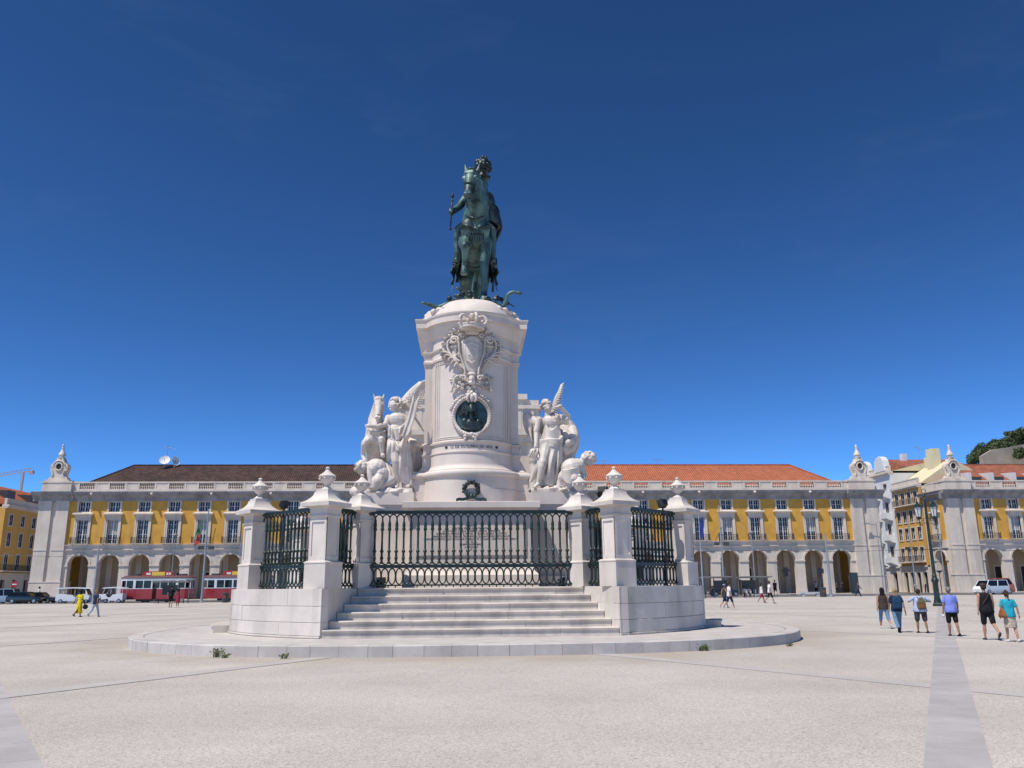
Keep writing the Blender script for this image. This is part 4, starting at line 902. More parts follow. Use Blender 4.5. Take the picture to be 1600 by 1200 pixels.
# rough rocky cap of the mound
q = MB()
for k in range(46):
    a = rr_.uniform(0, 2*pi); rad = rr_.uniform(.2, 1.45); x, y = rad*sin(a), -rad*cos(a)*1.35; q.ell((x, y, 12.02+mound(x*1., y*.8)), (rr_.uniform(.16, .34), rr_.uniform(.16, .34), rr_.uniform(.08, .17)), RZ(rr_.uniform(0, 180)), 8, 6)
for k in range(16):
    a = -1.3+2.6*k/15; q.ell((1.75*sin(a), -.55-1.75*cos(a), 11.74), (.16, .16, .13), None, 8, 6)
obj('rocky_cap', sculpt(q, 0.05, 1, m='pedestal', name='rocky_cap'), ped)

# ================================================================== MARBLE GROUPS
def at(px, py, Y):
    """world point seen at photo position (px,py) lying at depth Y (placement helper)"""
    d = fw + rt*((px-800)/F_PX) - up*((py-600)/F_PX); k = Y/d.y
    return Vector((0, 0, CAM_H)) + d*k
def cl(x, y, Y): return at(540+x/6.0, 580+y/6.0, Y)
def cr_(x, y, Y): return at(790+x/6.0, 580+y/6.0, Y)
U = 0.0039
def curls(mb, c, r, n, s, rn):
    for k in range(n):
        a, b = rn.uniform(0, 2*pi), rn.uniform(-.5, 1.4); mb.ell(Vector(c)+Vector((r*cos(a)*cos(b), r*sin(a)*cos(b), r*sin(b))), s*rn.uniform(.8, 1.2), nu=7, nv=5)
def folds(mb, tops, bots, n, r, rn, mid=0.0):
    """cloth folds: ropes running from a top polyline to a bottom polyline"""
    T_, B_ = spline(tops, 6), spline(bots, 6)
    for k in range(n):
        t = k/(n-1); a = T_[min(int(t*(len(T_)-1)), len(T_)-1)]; b = B_[min(int(t*(len(B_)-1)), len(B_)-1)]
        m = a.lerp(b, .5)+Vector((rn.uniform(-.05, .05)+mid, rn.uniform(-.20, .05), rn.uniform(-.05, .05)))
        P_ = spline([a, m, b], 5); rr = r*.74*rn.uniform(.7, 1.35); mb.tube(P_, [rr*(.7+.6*i/(len(P_)-1)) for i in range(len(P_))], 7)
def feathers(mb, root, tip, width_dir, n, L0, L1, r):
    """a wing: rows of overlapping feathers along its leading edge"""
    for k in range(n):
        t = k/(n-1); a = root.lerp(tip, t); d = (tip-root).normalized(); Lf = L0+(L1-L0)*t; dr = (width_dir*(1-.55*t)+d*(.25+.75*t)).normalized()
        P_ = [a, a+dr*Lf*.5, a+dr*Lf]; mb.tube(P_, [r, r*1.15, r*.5], 7, (1.0, .5))
        P_ = [a, a+dr*Lf*.3, a+dr*Lf*.55]; mb.tube([p+Vector((0, -.04, 0)) for p in P_], [r, r*1.1, r*.5], 7, (1.0, .5))
    mb.tube(spline([root, root.lerp(tip, .5)+Vector((0, 0, .06)), tip], 5), r*1.2, 7)
rn = random.Random(21)
def mesh_part(mb, name, parent, vox=.032, it=2, m='marble'):
    return obj(name, sculpt(mb, vox*.62, max(it-1, 1), .4, m=m, name=name), parent)
# ---------------- left group: winged youth with palm, rearing horse, fallen man
LG = thing('marble_sculpture_group', 'white marble group of winged figure with palm leading a rearing horse', 'sculpture', (0, 0, 0), 0, 'marble groups flanking the pedestal')
Yf = 29.25
f = MB()
f.ell(cl(490, 455, Yf), (.36, .24, .30)); f.ell(cl(478, 545, Yf), (.29, .21, .26)); f.ell(cl(470, 640, Yf), (.32, .24, .24)); f.cap(cl(478, 415, Yf), cl(470, 370, Yf-.05), .12, .10)
f.ell(cl(452, 318, Yf-.05), (.17, .18, .23)); f.ell(cl(408, 335, Yf-.1), (.05, .05, .06)); f.ell(cl(425, 358, Yf-.08), (.07, .07, .06)); curls(f, cl(468, 300, Yf-.02), .20, 40, .065, rn); f.cap(cl(425, 275, Yf), cl(421, 255, Yf), .03, .01)
f.limb([cl(400, 440, Yf), cl(375, 500, Yf-.1), cl(300, 520, Yf-.35), cl(215, 512, Yf-.45)], [.13, .11, .09, .07]); f.ell(cl(205, 512, Yf-.45), (.09, .06, .06))
for k in range(4): f.cap(cl(205, 505+6*k, Yf-.47), cl(185, 500+10*k, Yf-.5), .022, .016, 6)
f.limb([cl(560, 450, Yf), cl(597, 590, Yf-.1), cl(545, 650, Yf-.3), cl(510, 720, Yf-.4)], [.14, .11, .09, .06]); f.ell(cl(508, 735, Yf-.4), (.06, .06, .09))
f.limb([cl(450, 690, Yf-.05), cl(468, 845, Yf-.25), cl(475, 900, Yf-.2), cl(482, 1060, Yf-.1)], [.24, .14, .145, .075]); f.limb([cl(482, 1070, Yf-.12), cl(475, 1085, Yf-.35)], [.075, .055])
f.limb([cl(530, 690, Yf+.05), cl(560, 860, Yf+.1), cl(560, 1060, Yf+.1)], [.24, .18, .14]); f.limb([cl(545, 1075, Yf), cl(590, 1078, Yf-.15)], [.08, .06])
folds(f, [cl(400, 500, Yf-.2), cl(470, 545, Yf-.27), cl(560, 500, Yf-.2)], [cl(410, 610, Yf-.2), cl(480, 640, Yf-.27), cl(560, 600, Yf-.2)], 9, .045, rn)
for k in range(7): f.tube(spline([cl(395, 505+18*k, Yf-.12), cl(470, 550+16*k, Yf-.27), cl(560, 490+20*k, Yf-.12)], 6), .04, 7)
folds(f, [cl(400, 640, Yf-.15), cl(470, 660, Yf-.28), cl(580, 640, Yf-.1)], [cl(405, 860, Yf-.05), cl(420, 800, Yf-.2), cl(520, 760, Yf-.3), cl(600, 1050, Yf), cl(640, 1080, Yf)], 22, .055, rn)
folds(f, [cl(520, 700, Yf-.2), cl(600, 660, Yf)], [cl(520, 1040, Yf-.1), cl(620, 1070, Yf-.1)], 12, .06, rn)
mesh_part(f, 'winged_figure', LG, .028, 1)
w = MB(); feathers(w, cl(520, 300, Yf+.35), cl(705, 112, Yf+.45), Vector((.75, .05, -.45)), 16, .75, .30, .085); feathers(w, cl(560, 290, Yf+.25), cl(650, 430, Yf+.35), Vector((.55, 0, -.9)), 12, .7, .7, .08); w.ell(cl(610, 280, Yf+.40), (.42, .06, .28), RY(-40))
mesh_part(w, 'wing', LG, .03, 1)
pb = MB(); spine = spline([cl(515, 740, Yf-.45), cl(560, 600, Yf-.4), cl(610, 450, Yf-.25), cl(645, 310, Yf-.15)], 8); pb.tube(spine, .03, 6)
for i in range(6, len(spine)):
    d = (spine[i]-spine[i-1]).normalized()
    for s in (-1, 1): pb.tube([spine[i], spine[i]+d*.16+Vector((s*.09, -.02, 0)), spine[i]+d*.34+Vector((s*.11, -.02, -.02))], [.03, .04, .012], 6)
pb.build('palm_branch', 'marble', LG, 'all')
hh = MB(); Yh = 29.45
hh.limb([cl(300, 800, Yh+.5), cl(300, 680, Yh+.2), cl(290, 580, Yh)], [.42, .50, .42]); hh.limb([cl(285, 560, Yh-.1), cl(280, 460, Yh), cl(310, 330, Yh+.05), cl(318, 285, Yh)], [.36, .27, .22, .19])
hh.ell(cl(312, 275, Yh-.08), (.19, .18, .17)); hh.limb([cl(312, 290, Yh-.15), cl(306, 370, Yh-.35), cl(300, 420, Yh-.45)], [.16, .115, .095]); hh.ell(cl(300, 432, Yh-.46), (.115, .11, .085)); hh.ell(cl(298, 448, Yh-.40), (.07, .08, .05))
for s in (-1, 1):
    hh.cap(cl(312+s*36, 262, Yh-.05), cl(312+s*50, 212, Yh-.02), .055, .012); hh.ell(cl(312+s*36, 306, Yh-.22), (.05, .06, .045)); hh.ell(cl(300+s*18, 432, Yh-.55), (.04, .03, .04)); hh.ell(cl(315+s*25, 350, Yh-.1), (.08, .12, .16))
for k in range(8): hh.tube([cl(300+rn.uniform(-15, 15), 240, Yh-.1), cl(310+rn.uniform(-25, 25), 255, Yh-.25), cl(310+rn.uniform(-25, 25), 285, Yh-.28)], [.03, .045, .015], 6)
hh.limb([cl(230, 640, Yh-.15), cl(178, 670, Yh-.4), cl(172, 690, Yh-.42), cl(160, 790, Yh-.3), cl(175, 825, Yh-.35), cl(180, 840, Yh-.38)], [.22, .12, .11, .07, .085, .09])
hh.limb([cl(330, 650, Yh-.25), cl(335, 640, Yh-.5), cl(338, 660, Yh-.52), cl(345, 770, Yh-.4), cl(352, 790, Yh-.42)], [.22, .13, .11, .07, .09])
hh.ell(cl(255, 620, Yh-.15), (.25, .25, .28)); hh.ell(cl(335, 620, Yh-.15), (.22, .25, .28)); hh.limb([cl(330, 800, Yh+.5), cl(350, 860, Yh+.4), cl(360, 1000, Yh+.6)], [.34, .2, .12])
mesh_part(hh, 'horse', LG, .03, 2)
sb = MB(); sb.tube(spline([cl(225, 545, Yh-.42), cl(290, 575, Yh-.55), cl(370, 560, Yh-.42)], 6), .045, 6); sb.tube([cl(225, 545, Yh-.40), cl(228, 600, Yh-.35), cl(240, 640, Yh-.3)], .025, 6); sb.tube([cl(268, 395, Yh-.40), cl(300, 402, Yh-.56), cl(332, 395, Yh-.40)], .02, 6)
sb.build('harness', 'marble', LG, 'all')
m2 = MB(); Ym = 28.95
m2.ell(cl(290, 900, Ym), (.36, .34, .30), RY(20)); m2.ell(cl(330, 960, Ym), (.30, .32, .28)); m2.ell(cl(260, 920, Ym-.1), (.24, .25, .24)); m2.cap(cl(215, 900, Ym), cl(180, 910, Ym), .14, .12)
m2.ell(cl(150, 915, Ym-.05), (.19, .21, .22)); curls(m2, cl(150, 905, Ym-.05), .21, 60, .075, rn)
m2.limb([cl(235, 880, Ym-.1), cl(230, 960, Ym-.2), cl(240, 1060, Ym-.25)], [.16, .12, .09]); m2.limb([cl(330, 960, Ym), cl(300, 1030, Ym-.25), cl(280, 1085, Ym-.2), cl(225, 1090, Ym-.25)], [.24, .19, .16, .07])
m2.limb([cl(360, 960, Ym+.1), cl(420, 1020, Ym), cl(330, 1085, Ym-.1)], [.24, .17, .12])
folds(m2, [cl(330, 830, Ym+.1), cl(400, 860, Ym+.2)], [cl(340, 1090, Ym), cl(450, 1090, Ym+.1)], 11, .07, rn, .1)
mesh_part(m2, 'fallen_man', LG, .03, 2)
m3 = MB(); Yk = 30.1
m3.ell(cl(640, 720, Yk), (.30, .28, .34)); m3.limb([cl(600, 660, Yk), cl(660, 690, Yk-.2), cl(690, 720, Yk-.1)], [.16, .15, .12]); m3.ell(cl(600, 720, Yk-.2), (.16, .18, .2))
folds(m3, [cl(600, 740, Yk-.1), cl(720, 690, Yk)], [cl(620, 930, Yk-.1), cl(735, 880, Yk)], 13, .08, rn)
m3.ell(cl(660, 850, Yk+.1), (.38, .3, .4))
mesh_part(m3, 'kneeling_figure', LG, .034, 1)
rk = MB()
for k in range(60): rk.ell(cl(rn.uniform(200, 620), rn.uniform(1105, 1150), rn.uniform(28.75, 30.4)), (rn.uniform(.12, .26), rn.uniform(.12, .26), rn.uniform(.06, .13)), RZ(rn.uniform(0, 180)), 8, 6)
rk.box(cl(200, 1150, 28.9).x, cl(628, 1150, 28.9).x, 28.8, 31.2, 4.84, 5.0)
for k in range(12): rk.ell(cl(rn.uniform(70, 200), rn.uniform(1120, 1150), rn.uniform(28.75, 29.2)), rn.uniform(.1, .2), nu=8, nv=6)
mesh_part(rk, 'rock_base', LG, .04, 1, 'pedestal')
# ---------------- right group: winged woman with trumpet, elephant, fallen man
RG = thing('marble_sculpture_group', 'white marble group of winged trumpeter in robes with elephant and fallen man', 'sculpture', (0, 0, 0), 0, 'marble groups flanking the pedestal')
f = MB(); Yf = 29.25
f.ell(cr_(420, 480, Yf), (.33, .23, .28)); f.ell(cr_(420, 570, Yf), (.27, .2, .26)); f.ell(cr_(430, 660, Yf), (.34, .26, .26)); f.cap(cr_(395, 430, Yf), cr_(390, 385, Yf-.03), .12, .10)
f.ell(cr_(392, 345, Yf-.05), (.155, .17, .21)); f.ell(cr_(402, 350, Yf-.22), (.035, .04, .05)); curls(f, cr_(378, 320, Yf+.03), .19, 36, .06, rn)
f.limb([cr_(500, 440, Yf), cr_(580, 440, Yf-.15), cr_(585, 425, Yf-.15), cr_(530, 350, Yf-.35)], [.14, .115, .11, .07]); f.ell(cr_(512, 332, Yf-.37), (.09, .08, .09))
for k in range(4): f.cap(cr_(500, 325+7*k, Yf-.42), cr_(478, 320+9*k, Yf-.42), .022, .016, 6)
f.limb([cr_(320, 460, Yf), cr_(290, 560, Yf-.05), cr_(290, 580, Yf-.05), cr_(285, 690, Yf-.25)], [.14, .12, .11, .07]); f.ell(cr_(283, 705, Yf-.27), (.08, .07, .09))
for k in range(4): f.cap(cr_(270+8*k, 715, Yf-.3), cr_(262+8*k, 740, Yf-.3), .02, .016, 6)
f.limb([cr_(390, 690, Yf-.1), cr_(355, 850, Yf-.4), cr_(345, 890, Yf-.38), cr_(305, 1050, Yf-.25)], [.25, .15, .15, .08]); f.limb([cr_(300, 1065, Yf-.3), cr_(272, 1085, Yf-.45)], [.08, .055])
f.limb([cr_(470, 690, Yf), cr_(470, 880, Yf), cr_(450, 1060, Yf)], [.26, .24, .2])
for k in range(8): f.tube(spline([cr_(330+6*k, 640-20*k, Yf-.1), cr_(420, 660-14*k, Yf-.26), cr_(520-3*k, 600-14*k, Yf-.1)], 6), .038, 7)
for k in range(6): f.tube(spline([cr_(320, 690-8*k, Yf-.2), cr_(440, 700-12*k, Yf-.34), cr_(535, 610+8*k, Yf-.15)], 6), .05, 7)
folds(f, [cr_(330, 700, Yf-.25), cr_(430, 720, Yf-.33), cr_(530, 640, Yf-.1)], [cr_(235, 1040, Yf-.05), cr_(300, 980, Yf-.1), cr_(400, 1070, Yf-.25), cr_(490, 1060, Yf-.1)], 30, .055, rn)
folds(f, [cr_(470, 400, Yf-.15), cr_(580, 420, Yf-.2)], [cr_(480, 490, Yf-.1), cr_(585, 500, Yf-.1)], 8, .05, rn)
folds(f, [cr_(230, 730, Yf-.2), cr_(300, 720, Yf-.25)], [cr_(215, 800, Yf-.15), cr_(260, 820, Yf-.2)], 6, .05, rn)
mesh_part(f, 'winged_figure', RG, .028, 1)
w = MB(); feathers(w, cr_(430, 420, Yf+.35), cr_(530, 128, Yf+.5), Vector((.5, .1, -.6)), 15, .40, .12, .055); w.ell(cr_(465, 300, Yf+.42), (.10, .06, .5), RY(18))
feathers(w, cr_(200, 400, Yf+.3), cr_(230, 560, Yf+.2), Vector((.3, 0, -1)), 14, .9, .8, .085); w.ell(cr_(215, 480, Yf+.35), (.22, .08, .55), RY(-8)); feathers(w, cr_(190, 420, Yf+.4), cr_(300, 470, Yf+.2), Vector((.1, 0, -1)), 9, .6, 1.0, .08)
mesh_part(w, 'wing', RG, .03, 1)
tp = MB(); tp.tube([cr_(425, 350, Yf-.3), cr_(470, 338, Yf-.42), cr_(515, 325, Yf-.55)], [.018, .026, .05], 8); tp.build('trumpet', 'marble', RG, 'all')
el = MB(); Ye = 30.0
el.ell(cr_(545, 640, Ye+.5), (.62, .9, .80)); el.ell(cr_(575, 570, Ye-.05), (.40, .40, .48)); el.ell(cr_(520, 590, Ye-.25), (.16, .12, .42)); el.limb([cr_(620, 560, Ye-.25), cr_(640, 610, Ye-.4), cr_(620, 720, Ye-.5), cr_(560, 760, Ye-.55), cr_(555, 720, Ye-.7), cr_(590, 670, Ye-.8)], [.24, .20, .16, .14, .12, .13])
el.limb([cr_(555, 600, Ye-.35), cr_(555, 700, Ye-.55)], [.17, .13]); el.ell(cr_(615, 660, Ye-.75), (.11, .09, .13)); el.limb([cr_(500, 760, Ye), cr_(520, 1040, Ye)], [.40, .34]); el.limb([cr_(570, 760, Ye+.3), cr_(560, 1060, Ye+.3)], [.36, .3])
for k in range(5): el.tube(spline([cr_(600+8*k, 480+20*k, Ye-.30), cr_(640, 560+14*k, Ye-.42), cr_(635, 620+10*k, Ye-.45)], 5), .04, 6)
mesh_part(el, 'elephant', RG, .034, 2)
m2 = MB(); Ym = 28.95
m2.ell(cr_(620, 910, Ym), (.40, .36, .36), RY(-15)); m2.ell(cr_(580, 1000, Ym), (.36, .34, .32)); m2.ell(cr_(670, 890, Ym), (.30, .28, .28)); m2.cap(cr_(700, 860, Ym), cr_(745, 850, Ym), .15, .13)
m2.ell(cr_(778, 828, Ym), (.22, .23, .24)); curls(m2, cr_(778, 822, Ym), .23, 65, .07, rn)
m2.limb([cr_(705, 900, Ym-.05), cr_(735, 960, Ym), cr_(720, 1060, Ym-.1)], [.16, .12, .08]); m2.limb([cr_(580, 1000, Ym-.05), cr_(640, 1010, Ym-.3), cr_(590, 1085, Ym-.2)], [.26, .18, .12])
for k in range(8): m2.tube(spline([cr_(530, 930+10*k, Ym-.25), cr_(600, 925+18*k, Ym-.38), cr_(690, 900+14*k, Ym-.25)], 5), .045, 7)
folds(m2, [cr_(500, 950, Ym+.1), cr_(600, 960, Ym-.2)], [cr_(490, 1080, Ym), cr_(650, 1090, Ym-.15)], 10, .07, rn)
mesh_part(m2, 'fallen_man', RG, .03, 2)
rk = MB()
for k in range(60): rk.ell(cr_(rn.uniform(255, 740), rn.uniform(1095, 1145), rn.uniform(28.75, 30.4)), (rn.uniform(.12, .25), rn.uniform(.12, .25), rn.uniform(.06, .14)), RZ(rn.uniform(0, 180)), 8, 6)
rk.box(cr_(250, 1150, 28.9).x, cr_(760, 1150, 28.9).x, 28.8, 31.2, 4.84, 5.0)
mesh_part(rk, 'rock_base', RG, .04, 1, 'pedestal')

# ================================================================== ARCADED BUILDINGS ROUND THE SQUARE
BAY = 4.55; U0 = 6.83
def arch_plate(mb, hw, w, spring, ztop, y0, y1, z0=0.0, n=14):
    """wall bay from -w to w with a round-headed opening of half width hw"""
    mb.box(-w, -hw, y0, y1, z0, ztop); mb.box(hw, w, y0, y1, z0, ztop)
    for k in range(n):
        a0, a1 = pi-pi*k/n, pi-pi*(k+1)/n; x0, x1, s0, s1 = hw*cos(a0), hw*cos(a1), spring+hw*sin(a0), spring+hw*sin(a1)
        mb.add([(x0,y0,s0),(x1,y0,s1),(x1,y0,ztop),(x0,y0,ztop),(x0,y1,s0),(x1,y1,s1),(x1,y1,ztop),(x0,y1,ztop)], [(0,1,2,3),(7,6,5,4),(0,4,5,1),(3,2,6,7)])
def ring_arch(mb, r0, r1, spring, y0, y1, n=18):
    mb.loft([[(r*cos(pi-pi*k/n), y, spring+r*sin(pi-pi*k/n)) for r, y in ((r0, y1), (r0, y0), (r1, y0), (r1, y1))] for k in range(n+1)])
def sash(hw, z0, z1, cols, rows, y, mw=0.05, fwid=0.09):
    mb = MB(); mb.box(-hw, -hw+fwid, y, y+.08, z0, z1); mb.box(hw-fwid, hw, y, y+.08, z0, z1); mb.box(-hw+fwid, hw-fwid, y, y+.08, z0, z0+fwid); mb.box(-hw+fwid, hw-fwid, y, y+.08, z1-fwid, z1)
    mb.box(-.07, .07, y-.01, y+.07, z0+fwid, z1-fwid)
    for s in (-1, 1):
        a, b = (.07, hw-fwid) if s > 0 else (-hw+fwid, -.07)
        for c in range(1, cols): x = a+(b-a)*c/cols; mb.box(x-mw/2, x+mw/2, y+.01, y+.06, z0+fwid, z1-fwid)
        for r_ in range(1, rows): z = z0+(z1-z0)*r_/rows; mb.box(a, b, y+.012, y+.058, z-mw/2, z+mw/2)
    return mb
BM = {}
def bay_meshes():
    q = MB(); arch_plate(q, 1.56, BAY/2, 5.33, 7.15, 0, .95); BM['arch'] = q.mesh('arch', 'facade_stone')
    q = MB(); ring_arch(q, 1.57, 1.86, 5.33, -.09, .3); q.box(-.17, .17, -.16, .2, 6.78, 7.14); BM['archivolt'] = q.mesh('archivolt', 'facade_stone')
    q = MB()
    for s in (-1, 1): q.box(s*1.50, s*2.27, -.13, 1.0, 5.12, 5.36); q.box(s*1.53, s*2.27, -.08, .98, 5.0, 5.12); q.box(s*1.52, s*2.27, -.07, .97, .0, .75)
    BM['impost'] = q.mesh('impost', 'facade_stone')
    BM['main_window'] = sash(.80, 8.45, 12.1, 2, 5, .30).mesh('main_window', 'window_paint')
    q = MB(); q.box(-.79, .79, .35, .355, 8.46, 12.09); BM['main_pane'] = q.mesh('pane', 'glass')
    BM['upper_window'] = sash(.82, 13.36, 14.92, 2, 2, .30).mesh('upper_window', 'window_paint')
    q = MB(); q.box(-.81, .81, .35, .355, 13.37, 14.91); BM['upper_pane'] = q.mesh('pane', 'glass')
    q = MB()
    for s in (-1, 1): q.box(s*.80, s*1.16, -.10, .28, 8.40, 12.30); q.box(s*1.02, s*1.24, -.14, -.101, 8.40, 12.34)
    q.box(-.80, .80, -.10, .28, 12.10, 12.30); q.box(-1.02, 1.02, -.14, -.101, 12.22, 12.34)
    BM['main_surround'] = q.mesh('window_surround', 'facade_stone')
    q = MB()
    for s in (-1, 1): q.box(s*.82, s*1.10, -.09, .28, 13.26, 15.0)
    q.box(-.82, .82, -.09, .28, 13.20, 13.36); q.box(-.82, .82, -.09, .28, 14.92, 15.0); BM['upper_surround'] = q.mesh('window_surround', 'facade_stone')
    q = MB(); q.loft([[(x, y, z) for x, y in ((-a, -d), (a, -d), (a, .1), (-a, .1))] for a, d, z in ((1.2, .16, 12.345), (1.2, .16, 12.72), (1.26, .24, 12.78), (1.42, .42, 12.90), (1.52, .52, 12.94), (1.52, .52, 13.10), (1.44, .40, 13.16), (1.2, .1, 13.255))]); BM['hood'] = q.mesh('window_hood', 'facade_stone')
    q = MB(); q.box(-1.42, 1.42, -.66, -.30, 8.43, 8.50)
    for s in (-1, 1): q.box(s*.95, s*1.15, -.6, -.05, 8.20, 8.43)
    BM['balcony'] = q.mesh('balcony', 'facade_stone')
    q = MB()
    for z in (8.52, 9.36): q.box(-1.38, 1.38, -.63, -.60, z, z+.05); [q.box(s*1.36-.015, s*1.36+.015, -.60, 0, z, z+.05) for s in (-1, 1)]
    for k in range(19): x = -1.36+2.72*k/18; q.box(x-.014, x+.014, -.628, -.60, 8.5, 9.38)
    for s in (-1, 1):
        q.box(s*1.37-.03, s*1.37+.03, -.65, -.59, 8.5, 9.55)
        for k in range(3): q.box(s*1.36-.012, s*1.36+.012, -.5+.15*k, -.475+.15*k, 8.5, 9.38)
    for k in range(5): x = -1.1+.55*k; q.tube([(x+.17*cos(2*pi*j/10), -.614, 8.93+.2*sin(2*pi*j/10)) for j in range(11)], .016, 5)
    BM['balcony_rail'] = q.mesh('railing', 'black_iron')
    for i_, zz in enumerate((10.9, 9.9, 11.4)): q = MB(); q.box(-.70, .70, .338, .346, zz, 12.0); BM['blind%d' % i_] = q.mesh('blind', 'blind')
    # parapet: open balusters over the window axis, solid panels between
    q = MB(); q.box(-2.275, -1.15, .18, .42, 16.92, 17.84); q.box(1.15, 2.275, .18, .42, 16.92, 17.84); q.box(-2.275, 2.275, .08, .5, 16.41, 16.92); q.box(-2.275, 2.275, .1, .5, 17.84, 18.05)
    for s in (-1, 1): q.box(s*1.15, s*1.42, .13, .47, 16.921, 17.839)
    BM['parapet'] = q.mesh('parapet', 'facade_stone')
    q = MB(); [q.lathe([(.09, 16.92), (.05, 17.0), (.11, 17.22), (.06, 17.48), (.05, 17.6), (.09, 17.84)], 8, (-1.0+2.0*k/7, .3, 0)) for k in range(8)]
    BM['balusters'] = q.mesh('balusters', 'facade_stone')
    q = MB(); q.ell((0, -.98, 16.08), (.22, .24, .20), nu=8, nv=6); q.ell((0, -1.2, 16.0), (.12, .14, .1), nu=8, nv=6); q.box(-.16, .16, -.95, -.6, 15.9, 16.25); BM['gargoyle'] = q.mesh('gargoyle', 'facade_stone')
    # gallery behind one bay
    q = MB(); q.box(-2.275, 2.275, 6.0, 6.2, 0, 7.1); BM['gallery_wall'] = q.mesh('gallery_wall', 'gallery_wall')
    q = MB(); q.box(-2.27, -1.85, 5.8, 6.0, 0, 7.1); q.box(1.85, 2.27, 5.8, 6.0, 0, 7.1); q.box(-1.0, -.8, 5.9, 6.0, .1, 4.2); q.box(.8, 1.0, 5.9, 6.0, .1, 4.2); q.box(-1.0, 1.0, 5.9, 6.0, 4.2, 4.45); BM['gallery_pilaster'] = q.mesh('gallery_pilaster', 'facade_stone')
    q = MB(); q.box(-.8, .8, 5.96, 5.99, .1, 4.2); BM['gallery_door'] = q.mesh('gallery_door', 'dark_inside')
bay_meshes()
def finial(parent, loc, rz=0.0):
    t = obj('corner_ornament', None, parent) if False else None
    q = MB()
    pr = [(-1.75, 0), (1.75, 0), (1.7, .35), (1.25, .55), (1.15, .95), (1.35, 1.35), (1.55, 1.75), (1.62, 2.15), (1.45, 2.5), (1.1, 2.65), (.8, 2.95), (.62, 3.35), (.45, 3.6)]
    pr = pr + [(-x, z) for x, z in reversed(pr[2:])]
    q.prism(pr, -.55, .55, 'y')
    for s in (-1, 1):
        q.tube([(s*(1.28+.32*cos(k*.5)*(1-k/20)), -.5, 2.02+.32*sin(k*.5)*(1-k/20)) for k in range(16)], .10, 6); q.tube([(s*1.1, -.55, 0.5), (s*.9, -.6, .9), (s*1.15, -.6, 1.5)], .12, 6)
        q.tube([(s*1.3, 0, .6), (s*1.45, 0, 1.2), (s*1.65, 0, 1.7), (s*1.7, 0, 2.2)], .22, 8)
    q.tube([(.62*cos(2*pi*k/20), -.6, 2.1+.62*sin(2*pi*k/20)) for k in range(21)], .15, 8)
    q.tube([(-1.1, -.6, 2.4), (-.6, -.66, 2.95), (0, -.7, 3.1), (.6, -.66, 2.95), (1.1, -.6, 2.4)], .13, 6)
    q.lathe([(.62, 3.5), (.7, 3.65), (.45, 3.75), (.40, 3.95), (.62, 4.05), (.60, 4.25), (.42, 4.5), (.26, 4.85), (.20, 5.1), (.27, 5.2), (.16, 5.35), (.24, 5.55), (.2, 5.75), (.03, 5.9)], 16)
    q.xf(Matrix.Diagonal((.82, 1, .97, 1))); o = q.build('corner_ornament', 'facade_stone', parent, True); o.location = loc; o.rotation_euler = (0, 0, rz)
    d = MB(); d.loft([[(.41*cos(2*pi*k/18), y, 2.037+.48*sin(2*pi*k/18)) for k in range(18)] for y in (-.60, -.56)]); d.build('oculus', 'dark_inside', o)
def cornice(mb, x0, x1, y, proj=1.0):
    """entablature swept along x; front plane at y, projecting towards -y"""
    pr = [(y+.5, 15.0), (y-.06, 15.0), (y-.06, 15.42), (y-.14, 15.46), (y-.16, 15.6), (y-.34, 15.72), (y-.40, 15.84), (y-.80*proj, 15.90), (y-.84*proj, 16.12), (y-.92*proj, 16.2), (y-.98*proj, 16.36), (y-.98*proj, 16.41), (y+.5, 16.41)]
    mb.loft([[(x0, a, b) for a, b in pr], [(x1, a, b) for a, b in pr]])
